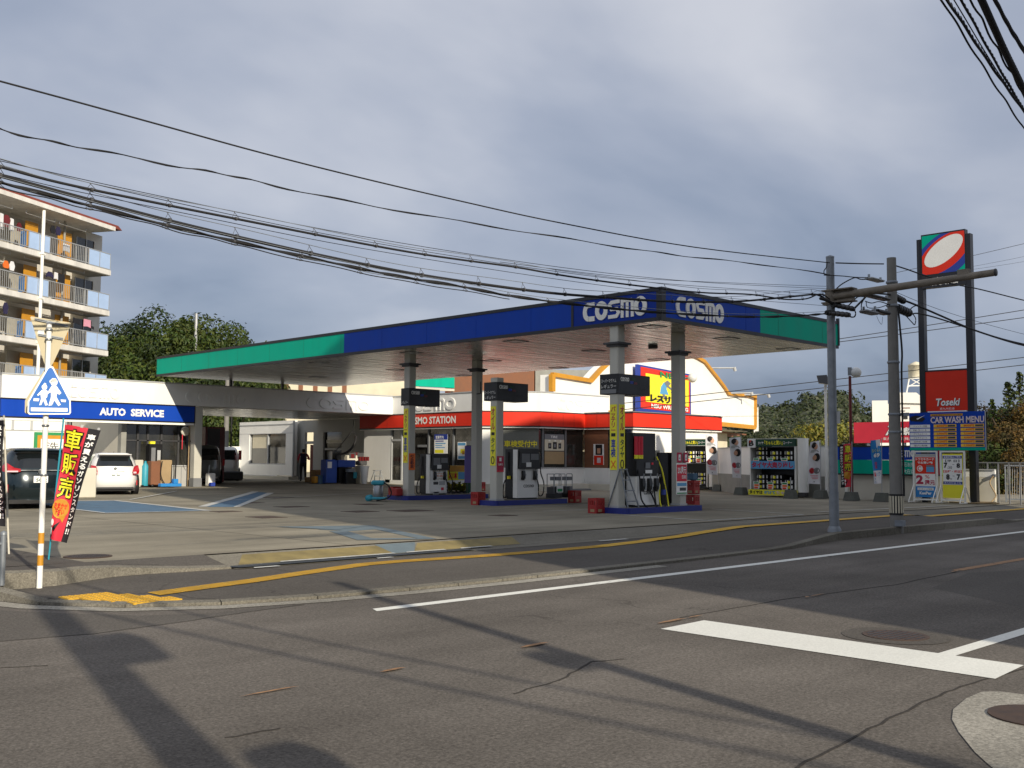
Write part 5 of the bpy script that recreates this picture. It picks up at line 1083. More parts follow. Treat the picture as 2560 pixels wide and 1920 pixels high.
def portrait(b):
    grid(b,'cloth_white',0,0,1,1)
    z=.012
    blob(b,'hair',.42,.905,.27,.075,z); blob(b,'skin',.58,.875,.19,.065,z*1.5); b.m('skin'); b.add([(.70,.89,z*1.5),(.80,.868,z*1.5),(.70,.845,z*1.5),(.5,.80,z*1.5),(.42,.84,z*1.5)],[(0,1,2,3,4)]); blob(b,'hair',.40,.915,.16,.055,z*2)
    b.m('light_grey'); b.add([(.15,.80,z),(.5,.815,z),(.78,.78,z),(.9,.74,z),(.1,.74,z)],[(0,1,2,3,4)])
    blob(b,'hair',.68,.625,.28,.095,z*1.3); blob(b,'skin',.50,.615,.17,.062,z*1.8); b.m('skin'); b.add([(.36,.63,z*1.8),(.31,.61,z*1.8),(.37,.59,z*1.8),(.55,.55,z*1.8),(.6,.58,z*1.8)],[(0,1,2,3,4)])
    blob(b,'magenta',.30,.31,.26,.072,z,18); blob(b,'mid_grey',.72,.31,.25,.07,z,18); blob(b,'paper',.72,.31,.17,.048,z*1.4,18); blob(b,'lamp_red',.30,.31,.18,.05,z*1.4,18)
    b.m('pink_red'); [b.add([(.15+.08*k,.19-.035*k,z),(.85,.19-.035*k,z),(.85,.20-.035*k,z),(.15+.08*k,.20-.035*k,z)],[(0,1,2,3)]) for k in range(3)]; blob(b,'hair',.5,.05,.05,.012,z)
zs=lambda x,y:(1700+x/3.95,880+y/3.95); zr=lambda x,y:(2080+x/3.456,880+y/3.456)
g_='white portrait banners by the tyre displays'
banner((1797,1228),zs(370,815),[zs(250,820),zs(362,828),zs(372,1215),zs(265,1205)],'leftmost white banner with two portraits and red and grey rings',portrait,group=g_)
banner((1852.5,1237),zs(603,830),[zs(485,850),zs(600,840),zs(603,1245),zs(518,1240)],'middle white banner with two portraits, against the boundary wall',portrait,group=g_)
banner((2052,1246),zs(1388,870),[zs(1285,890),zs(1380,875),zs(1385,1305),zs(1258,1300)],'right white banner with two portraits, beside the rolled cover',portrait,group=g_)
p=G(1977,1246,.13); t=thing('weight_block','grey weight block standing in front of the yellow floor banner','block',(p.x,p.y,.13)); b=MB('stump'); b.loft([[(p.x+sx*r_,p.y+sy*r_,.12+z_) for sx,sy in ((-1,-1),(1,-1),(1,1),(-1,1))] for r_,z_ in ((.2,0),(.15,.32))],False); b.m('light_grey'); b.tube([(p.x,p.y,.4),(p.x,p.y,.9)],.015); b.build('block',t)
def carflag(mirror=False):
    def f(b):
        z=.012
        if mirror:
            orig=b.add
            def madd(vs,fs,smooth=False):
                c=sum(v[0] for v in vs)/len(vs); return orig([((v[0]-.66) if c>.66 else (v[0]+.34),v[1],v[2]) for v in vs],fs,smooth)
            b.add=madd
        grid(b,'pink_red',0,0,.66,1,5,16); grid(b,'cloth_black',.66,0,1,1,3,16)
        T_=list('車販売')
        for k,c in enumerate(T_):
            v1=.975-k*.208; v0=v1-.200
            b.m('black'); vs,fs,_=text_mesh(c,.05); b.add([(.04+.59*(a),v0+(v1-v0)*q,z) for a,q in vs],fs)
            b.m('lime_yellow' if not mirror else 'lime_yellow'); vs,fs,_=text_mesh(c,.014); b.add([(.075+.52*a,v0+.010+(v1-v0-.020)*q,z*1.8) for a,q in vs],fs)
        s='車が買えるガソリンスタンド!!'; n=len(s)
        b.m('paper')
        for k,c in enumerate(s):
            v1=.955-k*.064; vs,fs,_=text_mesh('!!' if False else c,.03); w_=.10 if c=='!' else .22
            if c=='!' and s[k-1]=='!': 
                b.add([(.86+.07*a,v1+.064-.05+.05*q,z) for a,q in vs],fs); continue
            b.add([((.74 if c=='!' else .71)+(.07 if c=='!' else .23)*a,v1-.052+.050*q,z) for a,q in vs],fs)
        blob(b,'amber',.30,.275,.33,.085,z,18); b.m('amber'); b.add([(.3,.21,z),(.55,.22,z),(.5,.16,z)],[(0,1,2)])
        b.m('red'); vs,fs,_=text_mesh('おまかせ\n下さい',.03,1,.9); b.add([(.06+.48*a,.225+.10*q,z*1.7) for a,q in vs],fs)
        b.m('black'); b.add([(.0,.0,z),(.28,.10,z),(.42,.17,z),(.2,.13,z),(0,.08,z)],[(0,1,2,3,4)]); blob(b,'paper',.08,.15,.08,.03,z*1.4); b.m('paper'); b.add([(.04,.11,z*1.5),(.12,.10,z*1.5),(.1,.04,z*1.5),(.03,.05,z*1.5)],[(0,1,2,3)])
        b.m('light_grey'); [b.add([(u,.995,0),(u+.07,.995,0),(u+.07,1.02,0),(u,1.02,0)],[(0,1,2,3)]) for u in (.0,.45,.9)]
    return f
q5=lambda x,y:(x/3.95,1000+y/3.95)
t=banner(q5(480,1575),q5(628,180),[q5(648,238),q5(985,300),q5(652,1415),q5(500,1368)],'red and black banner with big yellow characters, leaning in front of the dark car',carflag(),foot=False,polec='cyan',thick=.011,wav=.03)
t=banner(q5(88,1520),q5(38,150),[q5(-240,190),q5(28,200),q5(48,1250),q5(-170,1235)],'red banner at the left picture edge on a white pole',carflag(),foot=False,polec='offwhite',thick=.013,wav=.03)
banner((2129,1251.5),zr(172,775),[zr(62,800),zr(168,790),zr(165,1165),zr(75,1172)],'small red and black banner with yellow characters by the blue and green wall sign',carflag(True),name='banner_flag')
def blueflag(b):
    z=.012; grid(b,'sky_blue',0,0,1,1); grid(b,'cloth_white',0,0,1,.30,4,4,z); b.m('cloth_white'); b.add([(.55,.82,z),(1,.86,z),(1,1,z),(.5,1,z)],[(0,1,2,3)])
    b.m('lime_yellow'); b.text('らくらく',.1,.72,.9,.80,z*1.6); b.m('paper'); b.text('69',.25,.6,.8,.70,z*1.6,bold=.05); b.m('pink_red'); b.text('車検',.3,.34,.6,.5,z*1.6,vertical=True); b.m('sky_blue'); b.text('60',.4,.18,.9,.26,z*1.6); b.m('pink_red'); b.add([(.1,.17,z*1.5),(.3,.17,z*1.5),(.3,.26,z*1.5),(.1,.26,z*1.5)],[(0,1,2,3)])
banner((2205,1254),zr(428,745),[zr(330,765),zr(418,755),zr(428,1135),zr(362,1140)],'blue and white banner hanging in front of the wall sign',blueflag)
# bare pole tips & railing post at lower left
p=G(5,1440,.2); t=thing('metal_bollard','grey steel railing post at the lower left picture edge','post',(p.x,p.y,.19)); b=MB('galv'); b.cyl((p.x,p.y,.1),(p.x,p.y,ZH(p,1338)),.03,n=12); b.lathe([(.034,0),(.034,.03),(0,.05)],(p.x,p.y,ZH(p,1338)),12); b.build('post',t)
b=MB('galv'); b.tube([(p.x,p.y,ZH(p,1360)),(p.x-1.2,p.y-.1,ZH(p,1360))],.02); b.build('rail',t)
# ---- lamps
p=G(2068,1245,.13); t=thing('street_lamp','white lamp post with a tilted floodlight head by the boundary wall','lamp',(p.x,p.y,.13)); b=MB('white_paint'); zt=ZH(p,960); b.cyl((p.x,p.y,.1),(p.x,p.y,zt*.45),.075,n=12); b.cyl((p.x,p.y,zt*.45),(p.x,p.y,zt),.05,n=12); b.build('pole',t)
H=camplane(p); b=MB('dark_grey',H.M); x_,z_=H(2066,958); b.loft([[(x_-.35,z_+.28,-.15),(x_+.02,z_+.30,-.15),(x_+.02,z_+.30,.2),(x_-.35,z_+.28,.2)],[(x_-.28,z_+.0,-.2),(x_+.12,z_-.06,-.2),(x_+.12,z_-.06,.28),(x_-.28,z_+.0,.28)]],False); b.build('housing',t); b=MB('lamp_glass',H.M); b.add([(x_-.26,z_-.005,-.15),(x_+.06,z_-.055,-.15),(x_+.06,z_-.055,.22),(x_-.26,z_-.005,.22)],[(0,1,2,3)]); b.build('lens',t)
p=G(2130,1250,.13); t=thing('street_lamp','dark red lamp post with a white globe behind the utility poles','lamp',(p.x,p.y,.13)); zt=ZH(p,938); b=MB('vend_red'); b.cyl((p.x,p.y,.1),(p.x,p.y,zt),.06,.05,n=12); b.build('pole',t); H=camplane(p); x_,z_=H(2140,931); b=MB('lamp_glass',H.M); b.loft([[(x_+.19*math.sin(a)*math.cos(c),z_+.19*math.cos(a),.19*math.sin(a)*math.sin(c)) for c in [math.pi*k/8 for k in range(16)]] for a in [math.pi*(j+.02)/8.04 for j in range(9)]]); b.build('globe',t); b=MB('galv',H.M); b.box(x_-.28,z_-.1,-.08,x_-.14,z_+.18,.08); b.build('bracket',t)
# ---- tall sign
XS=35.2; ya,yb=OX(2298,600,XS).y,OX(2417,600,XS).y; zt=ZH((XS,yb),573)
TS=thing('pole_sign','tall black twin post sign with an oval emblem panel on top','sign',(XS,yb,.13))
b=MB('black_trim'); b.box(XS,ya-.10,.05,XS+.24,ya+.10,ZH((XS,ya),588)); b.build('post',TS); b=MB('black_trim'); b.box(XS,yb-.11,.05,XS+.24,yb+.11,ZH((XS,yb),572)); b.build('post',TS)
def X35(px,py,X=XS): p=OX(px,py,X); return (-p.y,p.z)
M=face_mx((XS-.0,0,0))
(u0,v0),(u1,v1)=X35(2307,690),X35(2411,576)
vbot=X35(2309,722)[1]
b=MB('black_trim',M); b.box(u0-.03,vbot,-.22,u1+.02,v1+.05,.02); b.m('paper'); b.text('東九州石油',u0+.25,vbot+.06,u1-.25,v0-.10,.024,bold=.03); b.build('case',TS)
def clip(P,x0,y0,x1,y1):
    for ax,lim,s in ((0,x0,1),(0,x1,-1),(1,y0,1),(1,y1,-1)):
        out=[]
        for i in range(len(P)):
            a,c=P[i-1],P[i]; ia=(a[ax]-lim)*s>=0; ic=(c[ax]-lim)*s>=0
            if ia!=ic: t_=(lim-a[ax])/(c[ax]-a[ax]); out.append((a[0]+(c[0]-a[0])*t_,a[1]+(c[1]-a[1])*t_))
            if ic: out.append(c)
        P=out
    return P
b=MB('teal',M); b.sheet([(u0,v0+.02),(u1,v0+.02),(u1,v1),(u0,v1)],.022)
wu,hv=u1-u0,v1-v0-.02
for mt,cx,cy,ra,rb,z_ in (('cobalt',.52,.44,.86,.52,.024),('red',.53,.50,.70,.385,.026),('paper',.51,.56,.535,.265,.028)):
    an=math.radians(37); P=[(u0+wu*(cx+ra*math.cos(a)*math.cos(an)-rb*math.sin(a)*math.sin(an)),v0+.02+hv*(cy+ra*math.cos(a)*math.sin(an)+rb*math.sin(a)*math.cos(an))) for a in [2*math.pi*k/60 for k in range(60)]]
    b.m(mt); b.sheet(clip(P,u0,v0+.02,u1,v1),z_)
b.build('emblem_panel',TS)
(u0,v0),(u1,v1)=X35(*zr(800,512)),X35(*zr(1183,160)); v0=X35(*zr(1000,508))[1]; v1=X35(*zr(1000,162))[1]
t=thing('company_board','red company board between the posts of the tall sign','sign',(XS,-u1,v0)); b=MB('red',M); b.box(u0,v0,-.15,u1,v1,-.02); b.m('black_trim'); b.box(u0-.03,v1,-.16,u1+.03,v1+.05,-.01); b.m('white_paint'); b.box(u0+.1,v0-.06,-.2,u1-.1,v0-.001,-.01); b.build('board',t)
w_,h_=u1-u0,v1-v0
b=MB('paper',M)
TX='Toseki'; vs,fs,_=text_mesh(TX,.05); b.m('black'); b.add([(u0+w_*(.245+.53*a+.03*q),v0+h_*(.115+.19*q),-.016) for a,q in vs],fs); b.m('paper'); vs,fs,_=text_mesh(TX,.03); b.add([(u0+w_*(.235+.53*a+.03*q),v0+h_*(.125+.19*q),-.012) for a,q in vs],fs); b.text('東九州石油',u0+w_*.34,v0+h_*.025,u0+w_*.66,v0+h_*.085,-.014); b.build('lettering',t)
# car wash menu
XM=34.95; (u0,v0),(u1,v1)=X35(*zr(672,850),XM),X35(*zr(1328,520),XM); v1=X35(*zr(1000,518),XM)[1]; v0=X35(*zr(1000,850),XM)[1]; M2=face_mx((XM,0,0)); w_,h_=u1-u0,v1-v0
t=thing('menu_board','wide blue car wash menu board with rows of yellow prices','sign',(XM,-u1,v0)); b=MB('blue',M2); b.box(u0,v0,-.08,u1,v1,0); b.m('teal'); b.box(u0,v0,0,u1,v0+h_*.07,.004); b.m('light_grey'); b.box(u1-.03,v0,-.082,u1,v1,.006); b.build('board',t)
b=MB('paper',M2)
names=['シャンプー洗車','FKコート','プリズムコート','プラチナコート','念手洗い洗車','室内清掃']; c1=['600','1,200','2,000','3,000','2,500','1,000']; c2=['800','1,400','2,500','4,000','3,000','1,200']
for k in range(6):
    yy=v0+h_*(.60-.102*k); hh=h_*.078
    b.m('paper'); b.box(u0+w_*.01,yy,0,u0+w_*.28,yy+hh,.006); b.m('price_yellow'); b.box(u0+w_*.33,yy,0,u0+w_*.625,yy+hh,.006); b.box(u0+w_*.68,yy,0,u0+w_*.975,yy+hh,.006)
    b.m('dark_grey'); b.text(names[k],u0+w_*.06,yy+hh*.2,u0+w_*.24,yy+hh*.8,.01); b.box(u0+w_*.515,yy+hh*.2,.006,u0+w_*.61,yy+hh*.8,.01); b.box(u0+w_*.865,yy+hh*.2,.006,u0+w_*.965,yy+hh*.8,.01)
    b.m('red'); b.text(c1[k]+'円',u0+w_*.37,yy+hh*.12,u0+w_*.50,yy+hh*.88,.01,bold=.02); b.text(c2[k]+'円',u0+w_*.72,yy+hh*.12,u0+w_*.85,yy+hh*.88,.01,bold=.02)
b.build('price_rows',t)
b=MB('lime_yellow',M2); b.m('dark_grey'); b.text('CAR WASH MENU',u0+w_*.295,v0+h_*.70,u0+w_*.985,v0+h_*.875,.004,bold=.05); b.m('lamp_clear'); b.text('CAR WASH MENU',u0+w_*.29,v0+h_*.71,u0+w_*.98,v0+h_*.88,.008,bold=.03); b.m('amber'); b.box(u0+w_*.29,v0+h_*.895,0,u0+w_*.71,v0+h_*.955,.006); b.m('dark_grey'); b.text('お客様の車をピカピカにいたします',u0+w_*.31,v0+h_*.905,u0+w_*.69,v0+h_*.945,.01); b.build('lettering',t)
b=MB('black',M2); b.loft([[(u0+w_*.0,v0+h_*.84,.006),(u0+w_*.03,v0+h_*.90,.006),(u0+w_*.10,v0+h_*.93,.006),(u0+w_*.16,v0+h_*.90,.006),(u0+w_*.22,v0+h_*.84,.006),(u0+w_*.18,v0+h_*.76,.006),(u0+w_*.03,v0+h_*.78,.006)],[(u0+w_*.0,v0+h_*.84,.012),(u0+w_*.03,v0+h_*.90,.012),(u0+w_*.10,v0+h_*.93,.012),(u0+w_*.16,v0+h_*.90,.012),(u0+w_*.22,v0+h_*.84,.012),(u0+w_*.18,v0+h_*.76,.012),(u0+w_*.03,v0+h_*.78,.012)]],False); b.m('paper'); b.add([(u0+w_*.1,v0+h_*.84,.014),(u0+w_*.22,v0+h_*.93,.014),(u0+w_*.12,v0+h_*.82,.014)],[(0,1,2)]); b.build('car_picture',t)
# two A-frame signs
def stand(xa,xb,py0,py1,draw,label,cloth):
    X=34.75; (a,z0),(c,z1)=X35(xa,py1,X),X35(xb,py0,X); z0=.13; M3=face_mx((X,0,0)); t=thing('sign_stand',label,'sign',(X,-c,.13),group='white framed signs under the menu board')
    b=MB('white_paint',M3); w=c-a
    for u in (a,c-.05): b.box(u,z0,-.03,u+.05,z1,.02); b.tube([(u+.025,z0+.02,.45),(u+.025,z0+.62,0)],.02,4); b.tube([(u+.025,z0+.02,-.45),(u+.025,z0+.62,0)],.02,4); b.tube([(u+.025,z0+.025,-.45),(u+.025,z0+.025,.45)],.02,4)
    b.box(a+.05,z1-.05,-.03,c-.05,z1,.02); b.box(a+.05,z0+.08,-.03,c-.05,z0+.13,.02); b.build('frame',t)
    b=MB(cloth,M3); b.box(a+.08,z0+.18,-.012,c-.08,z1-.1,.0); b.build('panel',t)
    b=MB('paper',M3); draw(b,a+.08,z0+.18,c-a-.16,z1-z0-.28); b.build('print',t)
    return t
def d1(b,x,y,w,h):
    b.m('light_grey'); b.box(x,y+h*.93,0,x+w,y+h,.004); b.m('red'); b.box(x,y+h*.54,0,x+w,y+h*.92,.004); b.m('paper'); b.text('トウセキカード',x+.03,y+h*.845,x+w-.03,y+h*.905,.008,bold=.03); b.text('でお買い物',x+w*.12,y+h*.765,x+w*.88,y+h*.825,.008,bold=.03)
    b.disc(x+w*.24,y+h*.66,h*.07,.004,.008); b.m('red'); b.ring(x+w*.24,y+h*.66,h*.042,h*.018,.008,.012,18,math.radians(50),math.radians(310)); b.m('light_blue'); b.box(x+w*.56,y+h*.58,.004,x+w*.95,y+h*.70,.01); b.m('mid_grey'); b.box(x+w*.56,y+h*.705,.004,x+w*.92,y+h*.74,.01)
    b.m('paper'); b.box(x+.01,y+h*.27,0,x+w-.01,y+h*.53,.005); b.m('magenta'); b.text('2',x+w*.04,y+h*.30,x+w*.40,y+h*.51,.01,bold=.05); b.m('pink_red'); b.text('%',x+w*.48,y+h*.43,x+w*.72,y+h*.51,.01); b.m('magenta'); b.text('還元',x+w*.46,y+h*.285,x+w*.98,y+h*.40,.01,bold=.03)
    b.m('sky_blue'); b.box(x,y,0,x+w,y+h*.25,.004); b.m('paper'); b.box(x+w*.1,y+h*.16,.004,x+w*.9,y+h*.22,.008); b.text('KeePer',x+w*.2,y+h*.06,x+w*.8,y+h*.13,.008,bold=.04); b.m('dark_grey'); b.text('コーティング技術',x+w*.15,y+h*.17,x+w*.85,y+h*.21,.012)
def d2(b,x,y,w,h):
    b.m('paper'); b.box(x+.02,y+h*.30,0,x+w-.02,y+h*.97,.005); b.m('cobalt'); b.box(x+.02,y+h*.895,.005,x+w-.02,y+h*.955,.008); b.box(x+.02,y+h*.31,.005,x+w-.02,y+h*.37,.008); b.m('paper'); b.text('営業時間のご案内',x+.06,y+h*.905,x+w-.06,y+h*.945,.012,bold=.02); b.text('東九州石油 大在',x+.06,y+h*.32,x+w-.06,y+h*.36,.012)
    b.m('dark_grey'); b.text('【平 日】',x+w*.15,y+h*.81,x+w*.85,y+h*.87,.01,bold=.02); b.m('black'); b.text('7',x+w*.08,y+h*.68,x+w*.26,y+h*.80,.01,bold=.05); b.text(':30',x+w*.25,y+h*.66,x+w*.48,y+h*.72,.01); b.text('8',x+w*.70,y+h*.68,x+w*.88,y+h*.79,.01,bold=.05); b.text('~',x+w*.5,y+h*.75,x+w*.6,y+h*.765,.01)
    b.m('red'); b.text('【日曜・祝日】',x+w*.05,y+h*.57,x+w*.95,y+h*.63,.01,bold=.03); b.m('black'); b.text('8',x+w*.18,y+h*.41,x+w*.36,y+h*.54,.01,bold=.05); b.text('7',x+w*.70,y+h*.41,x+w*.88,y+h*.54,.01,bold=.05); b.text('時',x+w*.38,y+h*.41,x+w*.46,y+h*.45,.01); b.text('時',x+w*.9,y+h*.41,x+w*.97,y+h*.45,.01); b.text('~',x+w*.5,y+h*.49,x+w*.6,y+h*.505,.01)
stand(2284,2343,1127,1254,d1,'red and blue framed sign with a big number 2, left under the menu board','paper')
stand(2352,2412,1127,1256,d2,'yellow framed sign with opening hours, right under the menu board','lime_yellow')
# gate and tap at right
wy0,wy1=OX(2440,1180,35.95).y,13.45
t=thing('mesh_fence','low mesh fence on top of the wall at the right','fence',(36.05,13.4,1.1)); b=MB('mid_grey'); z0,z1=zt_+.04,ZH((36.05,13.6),1155)
b.box(36.03,12.0,z1-.04,36.07,wy0,z1)
for k in range(7): y_=12.0+(wy0-12.0)*k/6; b.box(36.03,y_-.02,z0 if y_>13.4 else .1,36.07,y_+.02,z1-.041)
b.build('frame',t); b=MB('dark_grey'); [b.box(36.045,12.0,z0+.02+.07*k,36.052,wy0,z0+.028+.07*k) for k in range(int((z1-z0)/.07))]; [b.box(36.046,12.+.07*k,z0,36.053,12.008+.07*k,z1-.05) for k in range(int((wy0-12)/.07))]; b.build('mesh',t)
Gp=G(2512,1255,.13); t=thing('sliding_gate','grey concertina gate parked at the end of the wall','gate',(Gp.x,Gp.y,.13)); H=camplane(Gp); b=MB('galv',H.M); x0,_=H(2512,1200); x1=x0+2.4; z1=H(2512,1162)[1]; b.box(x0,.13,-.03,x0+.05,z1,.03); b.box(x0+.05,z1-.05,-.03,x1,z1,.03); b.box(x0+.05,.2,-.03,x1,.25,.03); b.build('frame',t); b=MB('rail_metal',H.M); n=32
for k in range(n): b.tube([(x0+.07+(x1-x0-.1)*k/n,.25,0),(x0+.07+(x1-x0-.1)*(k+.5)/n,z1-.06,0)],.009,4)
b.build('lattice',t)
p=OX(2485,1190,35.9); t=thing('wall_tap','wall tap with a coiled pale hose lying on the ground below','hose',(35.9,p.y,.13)); b=MB('steel'); b.box(35.85,p.y-.05,p.z-.03,35.95,p.y+.05,p.z+.06); b.build('tap',t); b=MB('offwhite'); hose(b,[(35.85,p.y,p.z),(35.8,p.y+.1,.8),(35.75,p.y-.1,.4),(35.6,p.y,.16),(35.2,p.y-.4,.17),(35.0,p.y,.16),(35.4,p.y+.5,.17),(35.6,p.y,.18),(35.1,p.y-.3,.19),(34.9,p.y+.3,.16),(35.2,p.y+1.2,.16)],.022,'tan'); b.build('hose',t)
# ================================================================== UTILITY POLES AND CABLES
P1=G(2086,1331,.12); P2=G(2242,1319,.12)
zp1=ZH(P1,634); zp2=ZH(P2,634)
t=thing('steel_pole','grey steel signal pole with a long rusty arm over the road','pole',(P1.x,P1.y,.12)); b=MB('galv'); b.cyl((P1.x,P1.y,-.02),(P1.x,P1.y,.9),.095,.092,n=16); b.cyl((P1.x,P1.y,.9),(P1.x,P1.y,zp1),.085,.078,n=16); b.lathe([(.082,0),(.082,.03),(0,.06)],(P1.x,P1.y,zp1),16); b.lathe([(.13,0),(.13,.1),(.1,.16)],(P1.x,P1.y,.08),16); b.build('shaft',t)
b=MB('light_grey'); zq=ZH(P1,1042); b.box(P1.x+.0,P1.y-.13,zq-.12,P1.x+.06,P1.y-.08,zq+.12); b.build('plate',t)
A0=OX(2080,742,P1.x); A1=OX(2488,681,P1.x); A0=Vector((P1.x,P1.y-.05,A0.z)); A1=Vector((P1.x,A1.y,A1.z))
b=MB('rusty'); b.cyl(A0,A1,.075,.062,n=14); b.m('dark_grey'); b.lathe([(.0,0),(.066,.0),(.07,.02),(.0,.03)],(A1.x,A1.y-.02,A1.z),12,'y'); b.build('arm',t)
b=MB('rusty'); 
for dz in (-.12,.12): b.box(P1.x-.12,P1.y-.5,A0.z+dz-.012,P1.x+.12,P1.y+.14,A0.z+dz+.012)
b.box(P1.x-.012,P1.y-.5,A0.z-.12,P1.x+.012,P1.y-.1,A0.z+.12); b.box(P1.x-.11,P1.y-.14,A0.z-.16,P1.x+.11,P1.y+.12,A0.z-.125) ; b.lathe([(.10,-.14),(.105,-.13),(.105,.13),(.1,.14)],(P1.x,P1.y,A0.z),14); b.build('arm_bracket',t)
p=OX(2410,680,P1.x); b=MB('rusty'); b.box(p.x-.05,p.y-.10,A0.z+.05,p.x+.05,p.y+.10,A0.z+.22); b.build('clamp',t)
t=thing('utility_pole','concrete utility pole wrapped with a black and yellow striped band near its foot','pole',(P2.x,P2.y,.12)); b=MB('pole_concrete'); b.cyl((P2.x,P2.y,-.02),(P2.x,P2.y,zp2),.135,.095,n=18); b.build('shaft',t)
zs0,zs1=ZH(P2,1287),ZH(P2,1235); b=MB('black'); b.cyl((P2.x,P2.y,zs0),(P2.x,P2.y,zs1),.142,.140,n=24); b.m('lime_yellow'); 
for k in range(16):
    a=2*math.pi*k/16; b.at(Matrix.Translation((P2.x,P2.y,0))@Matrix.Rotation(a,4,'Z')); b.m('cream'); b.box(.136,-.015,zs0+.04,.147,.015,zs1-.04)
b.build('striped_band',t)
b=MB('galv'); 
for py in (1037,905,1082,760,700): 
    z_=ZH(P2,py); b.lathe([(.115+.02*(1-z_/6),0),(.12+.02*(1-z_/6),.01),(.12+.02*(1-z_/6),.04),(.115,.05)],(P2.x,P2.y,z_),16)
z_=ZH(P2,1037); b.box(P2.x-.0,P2.y-.3,z_-.02,P2.x+.04,P2.y+.05,z_+.05)
b.build('steel_strap',t)
b=MB('rubber'); c=[(P2.x-.02,P2.y-.13,ZH(P2,760)),(P2.x,P2.y-.16,ZH(P2,820)),(P2.x,P2.y-.19,ZH(P2,880)),(P2.x,P2.y-.17,ZH(P2,950)),(P2.x,P2.y-.17,ZH(P2,1240))]; hose(b,c,.022); b.build('riser_cable',t)
b=MB('galv'); z_=ZH(P2,1302); b.box(P2.x-.2,P2.y-.2,z_-.1,P2.x-.02,P2.y-.05,z_+.02); b.build('foot_box',t)
# boxes hanging on the poles
def obox(name,label,cat,px0,px1,py0,py1,Y,mt,dep=.2,ends=True):
    (x0,z1)=(OY(px0,py0,Y).x,OY(px0,py0,Y).z); (x1,z0)=(OY(px1,py1,Y).x,OY(px1,py1,Y).z)
    t=thing(name,label,cat,(x0,Y,z0)); b=MB(mt); b.rbox(x0,Y-dep/2,min(z0,z1),x1,Y+dep/2,max(z0,z1),.03); b.build('case',t)
    b=MB('steel'); xm=(x0+x1)/2; b.box(x0+.02,Y-.02,max(z0,z1),x0+.05,Y+.02,max(z0,z1)+.06); b.box(x1-.05,Y-.02,max(z0,z1),x1-.02,Y+.02,max(z0,z1)+.06); b.build('hanger',t); return t
Zr=lambda x,y:(2060+x/4.366,540+y/4.366)
def ob(a,b_,c,d,Y,mt,l): 
    q=Zr(a,c); r=Zr(b_,d); return obox('cable_box',l,'cable box',q[0],r[0],q[1],r[1],Y,mt)
ob(482,625,665,728,9.95,'light_grey','pale grey cable box hung between the two poles')
ob(440,690,840,930,9.75,'black','large black splice closure left of the concrete pole, upper')
ob(425,560,1020,1085,9.72,'mid_grey','grey splice box left of the concrete pole, lower')
ob(548,690,1015,1085,9.86,'black','black splice box touching the concrete pole, lower')
def closure(px0,py0,px1,py1,Y,r,l):
    a=OY(px0,py0,Y); c=OY(px1,py1,Y); t=thing('splice_closure',l,'cable box',a); b=MB('black'); b.cyl(a,c,r,n=12); d=(c-a).normalized(); 
    for k in range(5): q=a.lerp(c,.1+.2*k); b.cyl(q-d*.01,q+d*.01,r*1.12,n=12)
    b.build('case',t); return t
closure(*Zr(755,870),*Zr(870,930),9.9,.065,'black ribbed closure right of the concrete pole, upper')
closure(*Zr(790,1000),*Zr(930,1060),9.9,.085,'black ribbed closure right of the concrete pole, lower')
closure(*Zr(95,965),*Zr(320,1015),9.9,.05,'black ribbed closure just right of the steel pole, upper')
closure(*Zr(30,1055),*Zr(270,1080),9.9,.05,'black ribbed closure beside the steel pole, lower')
def cat_(P,n=5):
    out=[]
    for i in range(len(P)-1):
        p0,p1,p2,p3=P[max(i-1,0)],P[i],P[i+1],P[min(i+2,len(P)-1)]
        for k in range(n):
            t=k/n; out.append(.5*((2*p1)+(-p0+p2)*t+(2*p0-5*p1+4*p2-p3)*t*t+(-p0+3*p1-3*p2+p3)*t**3))
    out.append(P[-1]); return out
def cable(label,pts,Y,r,ext=None,wave=0.,hang=None,mess=None,twist=0,group='cables along the road'):
    P=[OY(px,py,Y) for px,py in pts]
    t=thing('overhead_cable',label,'cable',P[-1],group=group)
    Q=cat_(P,6)
    if wave: Q=[q+Vector((0,wave*math.sin(i*.9),wave*math.cos(i*.9))) for i,q in enumerate(Q)]
    if ext:
        d=(Q[0]-Q[1]).normalized(); Q=[Q[0]+d*ext*k/4+Vector((0,0,.012*(ext*k/4)**2)) for k in (4,3,2,1)]+Q
    b=MB('rubber'); b.tube(Q,r,6)
    if twist:
        for s in (0,math.pi):
            b.tube([q+Vector((0,math.cos(i*.7+s),math.sin(i*.7+s)))*r*1.3 for i,q in enumerate(Q)],r*.6,5)
    b.build('cable',t)
    if mess:
        b=MB('galv'); m=[q+Vector((0,.02,mess*.75*(1+.10*math.sin(i*.35)))) for i,q in enumerate(Q)]; b.tube(m,.004,4)
        b.m('dark_grey'); L=0
        for i in range(1,len(Q)-1):
            L+=(Q[i]-Q[i-1]).length
            if L>.75:
                L=0; u=(Q[i+1]-Q[i]).normalized(); b.tube([Q[i]-u*.03-Vector((0,0,r*1.3)),Q[i]-u*.05,m[i]],.003,4); b.tube([Q[i]-Vector((0,0,r*1.3)),Q[i]+u*.05,m[i]-u*.02],.003,4); b.cyl(Q[i]-u*.012,Q[i]+u*.012,r*1.5,n=6)
        b.build('messenger_wire',t)
    return t
z4=lambda x,y:(1380+x/3.072,680+y/3.072); z5=lambda x,y:(700+x/3.072,680+y/3.072)
cable('topmost single cable crossing the sky down to the steel pole',[(0,203),(200,257),(407,314),(650,381),(900,444),(1157,504),(1400,557),(1736,618),(2074,657)],9.95,.009,ext=12)
